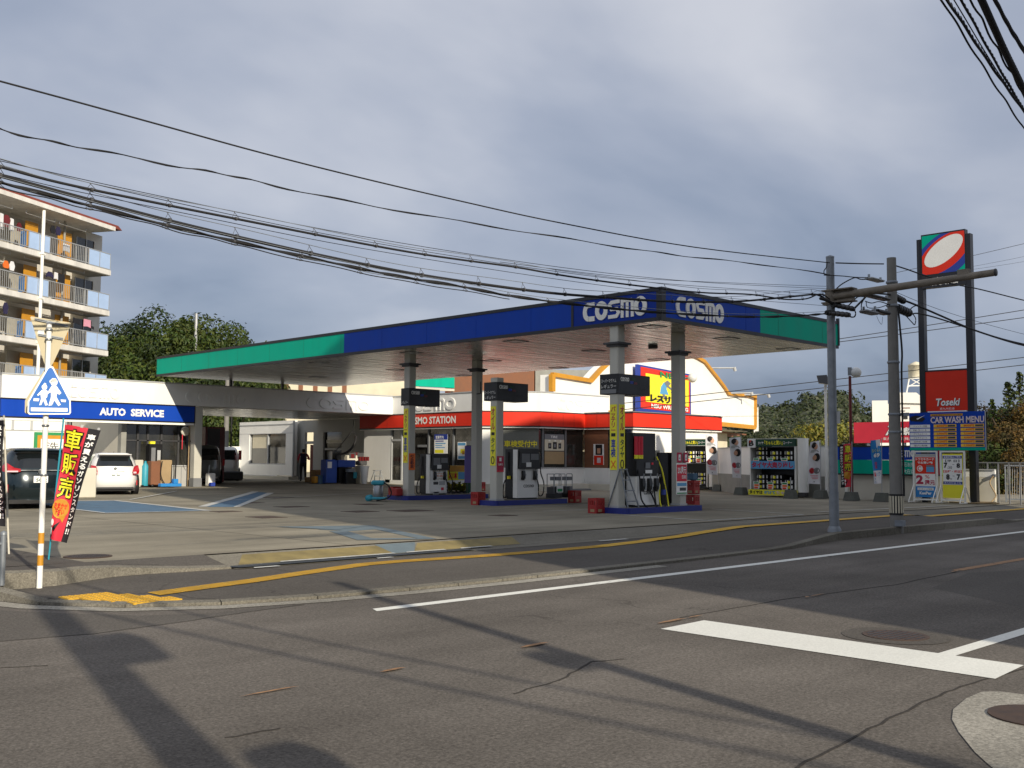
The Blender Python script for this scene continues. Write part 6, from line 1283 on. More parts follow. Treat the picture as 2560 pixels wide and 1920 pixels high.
cable('second cable from the top, slack and twisted, ending at the steel pole',[(0,324),(110,351),(244,376),(447,417),(570,437),(692,466),(900,509),(1150,553),(1389,592),(1600,625),(1736,643),(1900,661),(2072,686)],9.95,.006,ext=12,wave=.008,twist=1)
cable('upper black cable bundle with hangers, third from the top',[(0,417),(155,458),(390,507),(590,547),(875,603),(1041,633),(1157,650),(1290,668),(1416,690),(1575,712),(1748,731),(1875,736),(1960,748),(2015,747),(2050,735),(2074,748)],10.0,.0135,ext=12,mess=.10)
cable('thick round cable, second from the bottom across the sky',[(0,439),(191,491),(423,552),(626,600),(850,649),(1055,688),(1260,718),(1393,734),(1510,743),(1640,752),(1760,755),(1868,752),(1992,740),(2044,737),(2074,757)],10.05,.020,ext=12,mess=.13)
cable('lowest heavy cable bundle in front of the canopy sign',[(0,456),(224,514),(452,572),(651,618),(850,661),(993,690),(1139,714),(1273,739),(1420,759),(1559,774),(1705,785),(1868,792),(1960,791),(2031,787),(2068,784)],9.9,.0125,ext=12,mess=.07,twist=1)
cable('thin cable hanging just beneath the heavy bundle at the left',[(0,469),(110,494),(224,523),(340,550),(452,581),(560,604),(651,627),(850,671),(993,700),(1139,724),(1273,747)],9.88,.006,ext=12,wave=.006,mess=.05)
for i,(pts,l) in enumerate((([(0,402),(400,490),(900,590),(1400,668),(1748,705),(2074,722)],'thin pale wire above the upper black bundle'),([(100,426),(400,498),(900,601),(1400,680),(1700,712),(2074,737)],'thin pale wire running close to the upper black bundle'),([(150,470),(500,541),(900,620),(1400,699),(1700,735),(2072,765)],'thin pale wire between the bundle and the thick cable'),([(1250,655),(1575,694),(1850,708),(2072,716)],'thin wire above the canopy corner'))):
    t=cable(l,pts,10.1+.05*i,.004,ext=12 if i<3 else None)
# links between poles and onward to the right
def wire(label,P,r=.012,mt='rubber',group='wires around the two poles',n=6):
    P=[Vector(p) for p in P]; t=thing('overhead_cable',label,'cable',P[0],group=group); b=MB(mt); b.tube(cat_(P,n) if len(P)>2 else P,r,6); b.build('cable',t); return t
def WY(l,pts,r=.012,Y=9.92,**k): return wire(l,[OY(*Zr(*p),Y) if p[0]>-900 else None for p in pts],r,**k)
WY('stiff dark cable joining the tops of the two poles',[(130,512),(400,520),(650,523)],.014)
WY('dark cable running down right from the concrete pole top',[(725,525),(900,580),(1100,650),(1400,740),(1700,800),(2183,920),(2600,1010)],.015)
WY('thick black bundle sagging right from the upper closure',[(870,920),(1000,970),(1300,1100),(1600,1230),(1900,1330),(2183,1400),(2600,1480)],.022)
WY('slimmer bundle sagging right beneath the thick one',[(940,1080),(1010,1062),(1150,1090),(1350,1150),(1650,1250),(1900,1335),(2183,1415),(2600,1495)],.017)
WY('thin wire right of the concrete pole above the bundles',[(760,820),(1200,1000),(1700,1160),(2183,1290),(2600,1390)],.005)
WY('loop of cable from the steel pole up to the grey box',[(130,800),(200,740),(330,675),(400,690),(480,690)],.012)
WY('short cable linking steel pole and grey box',[(0,645),(200,655),(330,668),(480,672)],.010)
WY('drooping jumper under the left closures',[(320,1000),(345,1060),(330,1100),(290,1100),(270,1075)],.014)
WY('jumper rising to the large black closure',[(270,975),(345,900),(380,880),(440,880)],.013)
WY('jumper from closure to lower grey box',[(440,900),(410,960),(410,1030),(430,1050)],.012)
WY('cable loop right of the ribbed closure',[(930,1040),(960,1000),(1010,975),(1020,970)],.012)
WY('large cable loop drooping below the ribbed closure',[(900,1095),(960,1160),(990,1185),(1000,1120),(960,1060),(930,1050)],.011)
WY('wire tangle below the large black closure',[(450,930),(520,950),(600,935),(690,960),(760,1000)],.010)
WY('second wire in the tangle by the concrete pole',[(460,940),(480,1000),(600,1000),(740,960),(800,1020)],.009)
WY('thick jumper rising over the closure to the pole',[(340,1000),(420,920),(500,850),(640,850),(740,870),(780,960)],.02)
WY('insulated end entering the steel pole at the left',[(-40,900),(40,925),(95,965)],.03)
WY('hanging drip loop left of the concrete pole',[(575,1090),(600,1150),(630,1180),(640,1100)],.004)
WY('loose loop beside the steel pole top',[(35,500),(25,560),(0,600),(10,640),(60,640)],.010)
# far wires behind the station
def far(l,a,c,dep,r=.02): wire(l,[PD(*a,dep),PD((a[0]+c[0])/2,(a[1]+c[1])/2+1.5,dep),PD(*c,dep)],r,group='distant wires behind the station')
far('far wire crossing behind the tall sign, upper of a pair',(1960,868),(2640,762),52,.02); far('far wire crossing behind the tall sign, lower of a pair',(1960,872),(2640,783),52,.02)
far('far wire over the pale hall and lamps, upper',(1560,1008),(2640,884),50,.02); far('far wire over the pale hall and lamps, lower',(1560,1024),(2640,903),50,.02)
far('far wire rising right above the oval emblem sign base',(2230,684),(2640,590),60,.014); far('faint wire rising to the right edge, upper',(2400,672),(2640,624),60,.008); far('faint wire rising to the right edge, lower',(2400,678),(2640,640),60,.008)
far('thin wire crossing the white hall, lowest',(1500,1042),(1900,1040),50,.008)
# cables passing overhead at the top right corner
def over(l,a,c,z,r,wave=0.,hooks=False):
    A=G(*a,z); B=G(*c,z-.15); d=(B-A); P=[A-d*1.2,A-d*.5,A,A.lerp(B,.5)-Vector((0,0,.02)),B,B+d*.6,B+d*1.5]
    t=thing('overhead_cable',l,'cable',A,group='cables crossing the top right corner'); Q=cat_(P,14)
    if wave: Q=[q+Vector((0,0,wave*math.sin(i*.8)))+Vector((wave*math.cos(i*.8),0,0)) for i,q in enumerate(Q)]
    b=MB('rubber'); b.tube(Q,r,6); b.build('cable',t)
    if hooks:
        b=MB('dark_grey')
        for i in range(0,len(Q)-1,1): 
            q=Q[i].lerp(Q[i+1],.5); b.tube([q-Vector((0,0,r)),q+Vector((r*1.5,0,r)),q+Vector((0,0,r*2.6)),q+Vector((-.02,0,r*3))],.004,4)
        b.build('hook',t)
over('leftmost thin wavy cable in the top right corner',(2342,-20),(2560,322),5.5,.010,.012)
over('second cable in the top right corner, with hooks',(2368,0),(2552,268),5.5,.014,.006,True)
over('third cable in the top right corner, with hooks',(2403,0),(2560,276),5.6,.012,.005,True)
over('fine wire between the hooked cables at the top right',(2385,0),(2540,250),5.55,.006)
over('wavy cable touching the thick one at the top right',(2428,0),(2562,240),5.5,.010,.02)
over('thickest black cable in the top right corner',(2454,0),(2564,235),5.5,.034,0,True)
over('rightmost cable in the top right corner, with hooks',(2487,0),(2562,132),5.5,.016,.004,True)
# near-side poles and cables behind the viewer: they throw the long shadows on the road
def npole(name,label,x,y,h,r,boxes=()):
    t=thing(name,label,'pole',(x,y,0)); b=MB('pole_concrete'); b.cyl((x,y,0),(x,y,h),r*1.1,r*.85,n=16); b.build('shaft',t)
    for (dx,dy,z_,w,hh) in boxes: b=MB('mid_grey'); b.rbox(x+dx-w/2,y+dy-w/2,z_-hh/2,x+dx+w/2,y+dy+w/2,z_+hh/2,.05); b.box(x,y+dy-.04,z_-.05,x+dx,y+dy+.04,z_+.05) if abs(dx)>w*.55 else None; b.build('transformer',t)
npole('utility_pole','thick concrete pole standing behind the viewer on the near side',.54,-3.0,6.6,.165,((.44,0,3.25,.36,.62),(.25,0,5.1,.45,.5)))
npole('utility_pole','slimmer pole behind the viewer, on the near side to the right',3.38,-4.6,6.9,.09,((-.2,0,4.6,.25,.3),))
wire('cable crossing above the viewer, left of a pair',[(1.7,-12,5.7),(1.3,-4,5.45),(1.1,3,5.5),(1.0,9,5.7)],.03,group='cables behind the viewer'); wire('cable crossing above the viewer, right of a pair',[(2.3,-12,5.6),(1.95,-5,5.35),(1.9,-1,5.4),(1.9,4,5.6)],.025,group='cables behind the viewer')

# ================================================================== CROSSING SIGN (left)
B=G(98,1475,.02); pl=camplane(B)
t=thing('road_sign','blue pedestrian crossing sign on a white pole with amber bands','road sign',(B.x,B.y,.02))
TPz=ZH(B,800); b=MB('white_paint'); b.cyl((B.x,B.y,0),(B.x,B.y,TPz),.031,.028,n=16); b.lathe([(.03,0),(.026,.015),(0,.02)],(B.x,B.y,TPz),16); b.build('pole',t)
b=MB('amber'); 
for a,c in ((1359,1332),(1414,1388)): b.cyl((B.x,B.y,ZH(B,a)),(B.x,B.y,ZH(B,c)),.0325,n=16); b.cut()
b.build_each('amber_band',t)
pf=camplane(B).off(.06); 
def q2(x,y): return pf(x/2.592,900+y/2.592)
def house(pts,b,z0,z1): b.prism([q2(*p) for p in pts],z0,z1)
out=[(326,36),(345,44),(458,262),(460,342),(450,354),(190,354),(178,342),(180,268),(308,44)]
inn=[(327,50),(340,56),(449,266),(450,337),(444,345),(196,345),(188,337),(190,270),(314,56)]
b=MB('paper',pf.M); house(out,b,0,.012); b.m('sign_blue'); house(inn,b,.012,.014); b.build('panel',t)
b=MB('paper',pf.M)
def pg(pts): b.prism([q2(*p) for p in pts],.014,.017)
pg([(200,308),(438,312),(438,336),(200,332)]); pg([(218,248),(256,250),(250,268),(216,266)]); pg([(392,256),(428,258),(426,274),(398,272)])
def dot(cx,cy,r): pg([(cx+r*math.cos(k*math.pi/8),cy+r*math.sin(k*math.pi/8)) for k in range(16)])
dot(350,146,23); pg([(320,136),(340,118),(362,120),(376,140),(322,148)]); pg([(334,168),(366,168),(388,200),(398,214),(384,226),(368,216),(366,240),(394,290),(378,299),(352,262),(336,294),(314,297),(330,240),(330,210),(316,214),(312,204)])
dot(288,176,18); pg([(280,158),(290,148),(302,156),(296,162)]); pg([(272,194),(302,194),(318,216),(308,222),(306,240),(296,250),(310,292),(294,296),(280,262),(268,292),(254,294),(266,250),(262,222),(246,234),(240,226)]); b.build('pictogram',t)
# back plate facing the other way (its tan edge shows on the left)
pb=camplane(B).off(-.07); d=Vector((B.x,B.y,0)).normalized()
b=MB('sign_tan',pb.M); S=lambda x,y:pb(x/2.592,900+y/2.592)
b.prism([S(*p) for p in [(318,36),(442,262),(440,346),(172,350),(160,338),(162,262),(300,44)]],-.012,0); b.build('rear_panel',t)
# inverted triangle seen from the back
S1=lambda x,y:pb(x/3.456,450+y/3.456)
t2=thing('stop_sign','inverted triangular stop sign seen from its grey back, above the blue sign','road sign',(B.x,B.y,2.2))
b=MB('light_grey',pb.off(.03).M); pt=pb.off(.03); S1=lambda x,y:pt(x/3.456,450+y/3.456)
b.m('sign_tan'); b.prism([S1(*p) for p in [(262,1186),(272,1178),(606,1232),(617,1244),(460,1580),(440,1612),(400,1612),(384,1590)]],-.012,.0); b.build('panel',t2)
b=MB('galv',pt.M); 
for a,c in (((300,1212),(585,1272)),((330,1345),(545,1382))): 
    p,q=S1(*a),S1(*c); b.prism([p,q,(q[0],q[1]+.025),(p[0],p[1]+.025)],.0,.02); b.m('dark_grey'); b.prism([(p[0],p[1]+.008),(q[0],q[1]+.008),(q[0],q[1]+.015),(p[0],p[1]+.015)],.02,.022); b.m('galv')
b.build('rail',t2)
b=MB('paper',pt.M); p,q=S1(325,1335),S1(382,1298); b.box(p[0],p[1],.0,q[0],q[1],.004); b.build('sticker',t2)
b=MB('steel'); [b.lathe([(.034,0),(.04,.005),(.04,.02),(.034,.025)],(B.x,B.y,ZH(B,y)),14) for y in (1190,1065,935,960,820,845)]; b.build('clamp',t)

# ================================================================== CARS
def car(name,label,loc,rz,paint,L_,W_,H_,prof,plate,lampstyle,wheel_r=.31,group=None):
    t=thing(name,label,'car',loc,rz=rz,group=group)
    n=48
    def ring(z,yr,yf,hw,ex=4.5):
        cy,hl=(yr+yf)/2,(yf-yr)/2; R=[]
        for k in range(n):
            a=2*math.pi*(k+.5)/n-math.pi/2; c,s=math.cos(a),math.sin(a)
            R.append((hw*math.copysign(abs(c)**(2/ex),c),cy+hl*math.copysign(abs(s)**(2/ex),s)*-1*-1,z))
        return R
    rings=[ring(*p) for p in prof]
    body=MB(paint,local=True); rw=MB('glass',local=True); sw=MB('glass',local=True); fwn=MB('glass',local=True)
    gi=[i for i,p in enumerate(prof[:-1]) if len(p)>4 and False]
    GB=[i for i in range(len(prof)-1) if prof[i][0]>=beltz(prof)-1e-6 and prof[i+1][0]<=glasst(prof)+1e-6]
    for k in range(len(rings)-1):
        for i in range(n):
            j=(i+1)%n; q=[rings[k][i],rings[k][j],rings[k+1][j],rings[k+1][i]]
            cx=sum(p[0] for p in q)/4; cy=sum(p[1] for p in q)/4; hw=(prof[k][3]+prof[k+1][3])/2; yr=(prof[k][1]+prof[k+1][1])/2; yf=(prof[k][2]+prof[k+1][2])/2
            tgt=body
            if k in GB:
                if cy<yr+.10 and abs(cx)<hw*.90: tgt=rw
                elif cy>yf-.12 and abs(cx)<hw*.9: tgt=fwn
                elif abs(cx)>hw*.93 and yr+.38<cy<yf-.35 and not abs(cy-(yr+yf)/2)<.06: tgt=sw
            tgt.add(q,[(0,1,2,3)],True)
    body.add(rings[-1],[tuple(range(n))],True); body.add(rings[0],[tuple(range(n))])
    bo=body.build('body',t)
    me=bo.data
    import bmesh
    bm=bmesh.new(); bm.from_mesh(me); bmesh.ops.remove_doubles(bm,verts=bm.verts,dist=1e-4); bm.to_mesh(me); bm.free()
    rw.build('rear_window',t); sw.build('side_window',t); fwn.build('windscreen',t)
    for x in (-W_/2+.10,W_/2-.10):
        for y in (.78,L_-.85):
            b=MB('rubber',local=True); b.lathe([(.0,-.10),(wheel_r*.9,-.10),(wheel_r,-.07),(wheel_r,.07),(wheel_r*.9,.10),(wheel_r*.66,.105),(0,.09)],(x,y,wheel_r),22,'x'); w=b.build('wheel',t)
            b=MB('steel',local=True); s=1 if x>0 else -1
            for q in range(8): a=q*math.pi/4; b.tube([(x+s*.112,y,wheel_r),(x+s*.108,y+wheel_r*.62*math.cos(a),wheel_r+wheel_r*.62*math.sin(a))],.022,5)
            b.lathe([(wheel_r*.60,.10),(wheel_r*.66,.113),(wheel_r*.68,.10)],(x,y,wheel_r),22,'x') if s>0 else b.lathe([(wheel_r*.60,-.10),(wheel_r*.66,-.113),(wheel_r*.68,-.10)],(x,y,wheel_r),22,'x')
            r_=b.build('rim',t); 
    b=MB('black',local=True)
    for x in (-W_/2+.0,W_/2-.0):
        s=1 if x>0 else -1
        for y in (.78,L_-.85): b.at(Matrix.Identity(4)); b.lathe([(0,0),(wheel_r+.05,0),(wheel_r+.05,.012*s),(0,.012*s)],(x-s*.012,y,wheel_r+.03),24,'x')
    b.box(-W_/2+.18,.10,.14,W_/2-.18,L_-.2,.24); b.build('wheel_arch',t)
    return t
def beltz(p): return next(q[0] for q in p if len(q)>4 or q[4:]==())if False else _belt[0]
def glasst(p): return _belt[1]
_belt=[1.0,1.36]
def rearbits(t,W_,yr,items):
    for name,mt,boxes in items:
        b=MB(mt,local=True)
        for bb in boxes:
            if len(bb)==6: b.box(*bb)
            else: b.prism3(bb) if False else None
        b.build(name,t)
def plate(t,x,y,z,txt,small=''):
    b=MB('paper',FR((x,y,z),(1,0,0)),local=True); b.box(-.165,-.082,0,.165,.082,.012); b.m('dark_green'); b.text(txt,-.11,-.06,.145,.025,.014,bold=.03); b.text(small or '大分 500',-.07,.035,.08,.07,.014); b.build('number_plate',t)
# white hatchback
_belt[:]=[.985,1.33]
prof=[(.18,.14,3.9,.76),(.27,.03,3.97,.82),(.45,.0,4.0,.845),(.62,.02,3.98,.85),(.72,.07,3.93,.845),(.86,.11,3.75,.835),(.985,.13,3.05,.80),(1.16,.24,2.75,.73),(1.33,.40,2.35,.64),(1.39,.34,2.1,.60),(1.445,.55,1.85,.50),(1.455,.9,1.6,.3)]
p=GL(292,1238); hdg=math.radians(73-90); W_=1.695
tt=thing
AQ=car('parked_car','white hatchback parked with its tail towards the road in the service bay',(p.x-.0,p.y+.15,p.z),hdg,'car_white',4.0,1.695,1.455,prof,None,None)
b=MB('car_white',local=True); b.loft([[(s*.56,.22,1.40),(s*.5,.46,1.43)] for s in (-1,1)],False,False) if False else b.rbox(-.54,.22,1.375,.54,.5,1.405,.012); b.build('spoiler',AQ)
for s in (-1,1):
    b=MB('lamp_red',local=True); b.loft([[(s*.58,.06,.70),(s*.77,.12,.72),(s*.835,.42,.78),(s*.80,.5,.8)],[(s*.57,.085,.82),(s*.80,.15,.84),(s*.83,.46,.88),(s*.79,.52,.9)],[(s*.62,.13,.99),(s*.76,.2,1.02),(s*.79,.42,1.02),(s*.75,.5,1.02)]],False); b.m('lamp_clear'); b.prism([(0,0),(.01,0),(.01,.01)],0,.01); b.at(Matrix.Identity(4)).box(s*.64-.05,.055,.74,s*.64+.05,.10,.80); b.build('tail_lamp',AQ)
    b=MB('lamp_red',local=True); b.box(s*.70-.02,-.004,.34,s*.70+.02,.06,.5); b.build('reflector',AQ)
b=MB('black',local=True); b.box(-.02,.22,.985,.25,.245,1.0); b.tube([(-.0,.2,1.0),(.22,.26,1.1)],.008); b.build('wiper',AQ)
b=MB('light_grey',local=True); b.box(-.3,.075,.80,.3,.10,.815); b.m('steel'); b.lathe([(.045,0),(.055,-.01),(.06,0)],(0,.11,.90),16,'y'); b.build('tailgate_trim',AQ); plate(AQ,0,.05,.68,'86-38')
b=MB('black',local=True); b.tube([(0,.75,1.44),(0,.6,1.5)],.008); b.build('aerial',AQ)
b=MB('black',local=True); b.box(-.6,.0,.20,.6,.02,.27); b.build('bumper_insert',AQ)
# dark estate at the left
_belt[:]=[1.02,1.38]
prof=[(.2,.12,4.6,.78),(.32,.02,4.68,.85),(.55,.0,4.7,.875),(.75,.03,4.68,.88),(.90,.07,4.5,.875),(1.02,.12,3.7,.84),(1.2,.22,3.3,.77),(1.38,.34,2.9,.69),(1.45,.30,2.6,.65),(1.51,.5,2.4,.55),(1.53,.9,2.0,.35)]
p=GL(95,1274); hdg2=math.radians(80-90)
DK=car('parked_car','glossy dark green estate car parked behind the red and black banner',(p.x+.1,p.y+.15,p.z),hdg2,'car_dark',4.7,1.76,1.53,prof,None,None,.33)
for s in (-1,1):
    b=MB('lamp_red',local=True); b.loft([[(s*.46,.06,.93),(s*.74,.12,.90),(s*.855,.42,.95),(s*.8,.52,.96)],[(s*.46,.065,1.0),(s*.74,.14,1.02),(s*.845,.44,1.03),(s*.8,.52,1.04)],[(s*.60,.14,1.03),(s*.72,.2,1.12),(s*.77,.34,1.15),(s*.73,.4,1.15)]],False); b.m('lamp_clear'); b.box(s*.66-.14,.045,.92,s*.66+.14,.08,.955); b.build('tail_lamp',DK)
    b=MB('lamp_red',local=True); b.box(s*.76-.02,-.004,.42,s*.76+.02,.08,.62); b.build('reflector',DK)
b=MB('steel',local=True); b.box(-.46,.04,.955,.46,.06,.975); b.lathe([(.045,0),(.055,-.01),(.06,0)],(0,.05,.93),16,'y'); b.build('tailgate_trim',DK); plate(DK,.0,.02,.74,'50-2'); b=MB('car_dark',local=True); b.rbox(-.6,.18,1.44,.6,.5,1.475,.012); b.build('spoiler',DK); b=MB('black',local=True); b.tube([(-.25,.2,1.03),(.25,.24,1.06)],.01); b.build('wiper',DK)
# silver minivan and white van beyond the open bay
_belt[:]=[1.1,1.62]
prof=[(.25,.1,4.3,.78),(.4,.0,4.4,.84),(.8,.03,4.4,.84),(1.1,.08,3.9,.82),(1.35,.15,3.6,.78),(1.62,.25,3.1,.72),(1.75,.4,2.9,.64),(1.8,.8,2.4,.5)]
_belt[:]=[1.1,1.62]
p=OY(524,1212,44.2); MV=car('parked_minivan','silver minivan parked in the dark beyond the open bay',(p.x-.2,44.2,GZ),math.radians(-18),'car_silver',4.4,1.68,1.8,prof,None,None,.31)
b=MB('lamp_red',local=True); [b.box(s*.8-.06,.03,.85,s*.8+.05,.12,1.15).cut() for s in (-1,1)]; b.build_each('tail_lamp',MV)
p=OY(585,1206,48.5); WV=car('parked_van','white van with red tail lamps parked beyond the vending machine',(p.x+.3,50.,GZ),math.radians(-25),'car_white',4.4,1.68,1.8,prof,None,None,.31)
b=MB('lamp_red',local=True); [b.box(s*.80-.10,.03,1.1,s*.80+.05,.3,1.6).cut() for s in (-1,1)]; b.build_each('tail_lamp',WV); b=MB('black',local=True); b.rbox(-.4,-.6,.05,.9,-.1,.5,.05); o=b.build('bumper_step',WV)
p=OY(578,1120,56.); t=thing('boundary_wall','white far boundary wall beyond the white van','wall',(p.x,56.5,GZ)); b=MB('white_panel'); b.box(p.x-3,56.5,GZ-.1,p.x+3.5,56.7,p.z+.1); b.build('panel',t)
# ================================================================== APARTMENT BLOCK (left)
ER=PD(255,900,69.); rdir=(math.cos(math.radians(28.8)),math.sin(math.radians(28.8)))
BP=Plane(ER,rdir).off(1.3)      # balcony front
AP=thing('apartment_block','cream apartment block with blue panelled balconies and drying laundry','building',(ER.x,ER.y,0))
zf=[BP(272,y)[1]-.15 for y in (678,780,881)]; st=(zf[0]-zf[2])/2; slabs=[zf[0],zf[1],zf[2],zf[2]-st,zf[2]-2*st]
LW=26.; Mw_=Plane(ER,rdir).M; Mb=BP.M
EP=Plane(ER,rdir).off(1.6); roofz=EP(287,577)[1]
wx0=-LW
b=MB('apt_wall',Mw_); b.box(wx0,-.1,-12,-1.3*0-.0,roofz,-1.32); b.m('apt_wall'); b.build('wall',AP)
b=MB('apt_wall',Mw_)
xr_=BP(277,640)[0]
# front of the flats: recessed wall, end wall strip
endx=-.0
b.box(-1.6,-.1,-1.318,0,roofz,-.3); b.build('end_wall',AP)
b=MB('apt_slab',Mw_); b.box(wx0,roofz,-12.5,EP(289,572)[0],roofz+.26,1.6); b.build('eave',AP)
b=MB('roof_red',Mw_); b.prism([(wx0,roofz+.262),(-.1,roofz+.262),(-.5,roofz+.5),(wx0,roofz+.5)],-11,1.3); b.build('roof',AP)
# piecewise bay pattern, measured on the balcony front (metres left of the right end)
def bxs(px): return BP(px,640)[0]
E_R,P1_,R1_,P2a,P2b=bxs(277),bxs(222),bxs(125),bxs(70),bxs(0)
per=R1_-bxs(-48)
segs=[('p',P1_,E_R),('r',R1_,P1_),('p',P2a,R1_),('r',P2a-(P1_-R1_),P2a)]
x=segs[-1][1]; segs.append(('p',x-(R1_-P2a),x)); segs.append(('r',x-(R1_-P2a)-(P1_-R1_),x-(R1_-P2a)))
for fi,zs_ in enumerate(slabs):
    if zs_<0: continue
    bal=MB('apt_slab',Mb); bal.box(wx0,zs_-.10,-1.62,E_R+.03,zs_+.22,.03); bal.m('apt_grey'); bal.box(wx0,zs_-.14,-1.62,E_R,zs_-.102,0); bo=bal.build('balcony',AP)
    r0=zs_+.30; r1=zs_+1.30
    b=MB('rail_metal',Mb)
    for kind,a,c in segs:
        if kind=='r':
            b.box(a,r1-.05,-.04,c,r1,.0); b.box(a,r0,-.04,c,r0+.05,0); n_=int((c-a)/.15)
            for k in range(1,n_): xx=a+(c-a)*k/n_; b.box(xx-.014,r0+.05,-.03,xx+.014,r1-.05,-.01)
        else:
            b.box(a,r1-.05,-.04,c,r1,.01); b.box(a,r0-.06,-.04,c,r0-.01,.01)
            for xx in (a,(a+c)/2-.02,c-.04): b.box(xx,r0-.01,-.04,xx+.04,r1-.05,.01)
    b.box(E_R-.04,r1-.05,-1.5,E_R,r1,-.045); b.box(E_R-.04,zs_+.22,-1.5,E_R,r0+.02,-.045)
    b.build('railing',bo)
    b=MB('balcony_blue',Mb)
    for kind,a,c in segs:
        if kind=='p': m_=(a+c)/2; b.box(a+.05,r0,-.03,m_-.025,r1-.06,-.008); b.cut(); b.box(m_+.025,r0,-.03,c-.045,r1-.06,-.008); b.cut()
    b.box(E_R-.03,r0+.03,-1.45,E_R-.01,r1-.06,-.08); b.cut(); b.m('bal_deep'); xx=P2a; b.box(xx-.12,r0,-.5,xx-.1,r1-.06,-.05); b.cut(); b.build_each('privacy_panel',bo)
    b=MB('amber',Mb); 
    for px0,px1 in ((152,186),(70,101)): 
        a,c=BP.off(-.9)(px0,560)[0],BP.off(-.9)(px1,560)[0]; b.box(a,zs_+.25,-1.1,a+.0+ (c-a),zs_+2.15,-1.05); b.cut()
    b.build_each('partition',bo)
    b=MB('glass_int',Mb); a,c=BP.off(-1.5)(193,600)[0],BP.off(-1.5)(213,600)[0]
    b.box(a,zs_+.25,-1.6,c+1.0,zs_+2.25,-1.55); b.cut(); b.m('curtain'); b.box(a-5.6,zs_+.25,-1.6,a-3.4,zs_+2.25,-1.55); b.cut(); b.box(a-10,zs_+.25,-1.6,a-8,zs_+2.25,-1.55); b.cut(); b.build_each('window',bo)
    b=MB('apt_wall',Mb); b.box(c+.9,zs_+.25,-1.54,c+1.0,zs_+2.25,-1.5); b.m('rail_metal'); b.box(a-.05,zs_+.25,-1.54,a,zs_+2.3,-1.5); b.box((a+c+1)/2,zs_+.25,-1.545,(a+c+1)/2+.06,zs_+2.25,-1.5); b.build('window_frame',bo)
    b=MB('rail_metal',Mb)
    for xx in (-3.2,-6,-9.5): b.tube([(xx,zs_+2.35,-.35),(xx-2.4,zs_+2.35,-.35)],.02,4); b.box(xx-.02,zs_+2.35,-.36,xx+.02,zs_+st-.1,-.34); b.box(xx-2.42,zs_+2.35,-.36,xx-2.38,zs_+st-.1,-.34)
    b.build('drying_pole',bo)
px_=BP.off(.12); xx=px_(108,600)[0]
b=MB('white_paint',Mb); b.tube([(xx,roofz-.1,.1),(xx,slabs[-2],.1)],.10,10); [b.box(xx-.14,z_+.05,0.0,xx+.14,z_+.12,.24) for z_ in slabs]; b.build('downpipe',AP)
b=MB('apt_grey',Mb); xx=BP(190,640)[0]; b.tube([(xx,roofz,-.9),(xx,slabs[-2],-.9)],.07,8); b.build('drain_pipe',AP)
# laundry, each garment a thing
k=0
for fi,px0,px1,py0,py1,mt,desc in ((0,8,25,535,570,'cloth_maroon','maroon shirt'),(0,0,7,532,575,'cloth_white','white towel'),(0,26,33,545,580,'cloth_white','white vest'),(0,42,54,555,580,'vend_red','striped red top'),(0,126,138,562,585,'cloth_black','black shirt on the left'),(0,139,152,565,590,'cloth_navy','navy shirt on the right'),(0,158,173,608,632,'cloth_white','white trousers'),
    (1,8,22,650,672,'orange','orange shirt'),(1,24,36,652,678,'cloth_white','white shirt'),(1,115,134,677,694,'cloth_navy','violet shirt'),(1,145,161,683,712,'cloth_black','black trousers'),(1,136,144,680,700,'cloth_white','thin white towel'),
    (2,8,20,755,786,'cloth_navy','navy coat'),(2,183,200,795,812,'cloth_black','small black cloth'),(2,210,226,797,820,'cloth_pink','pale pink blanket'),(2,228,234,815,824,'cloth_black','black sock pair')):
    PL_=BP.off(-.35); a=PL_(px0,py0); c=PL_(px1,py1); x0,x1=a[0],c[0]; z1,z0=a[1],c[1]; w=x1-x0
    lvl=['top','second','third'][fi]
    t=thing('laundry_garment',desc+' drying on the '+lvl+' balcony level','laundry',PL_.P0,group='laundry on the balconies'); b=MB(mt,PL_.M)
    if 'shirt' in desc or 'coat' in desc or 'top' in desc: P=[(x0,z1-.25),(x0+w*.3,z1),(x1-w*.3,z1),(x1,z1-.25),(x1-w*.1,z1-.4),(x1-w*.18,z0),(x0+w*.18,z0),(x0+w*.1,z1-.4)]
    else: P=[(x0,z0+.03),(x0+.02,z1),(x1-.02,z1-.02),(x1,z0),((x0+x1)/2,z0+.06)]
    b.prism(P,-.03,.03); b.build('cloth',t)
# ================================================================== SUPERMARKET
hr=heading(13.6); PR=PD(1887,1060,75.); SP=Plane(PR,hr); s6=lambda x,y:(1340+x/3.95,880+y/3.95); sS=lambda x,y:(1700+x/3.95,880+y/3.95)
SM=thing('supermarket','large white store front with amber trim and a curved parapet','building',(PR.x,PR.y,0))
prof=[s6(150,390),s6(150,222),s6(530,285),s6(625,180)]+[(1520,905),(1560,885),(1610,872),(1660,870),(1710,880),(1740,893)]+[sS(232,95),sS(290,170),sS(370,270),sS(430,350),sS(467,412),sS(735,440),sS(735,745)]
bot=[SP(*sS(735,745)),SP(*sS(90,690)),SP(1500,1030),SP(1378,1012)]
Q=[SP(*p) for p in prof]+[SP(1500,1031),SP(1378,1014)]
b=MB('white_paint',SP.M); b.prism(Q,-.6,0); b.build('facade',SM)
b=MB('amber',SP.M); Qs=[SP(*p) for p in prof]
b.stroke(Qs[1:],.20,-.05,.16); b.stroke([Qs[-1],SP(1500,1031),SP(1378,1014)],.28,-.05,.14); b.stroke([Qs[0],Qs[1]],.3,-.05,.155); b.build('trim',SM)
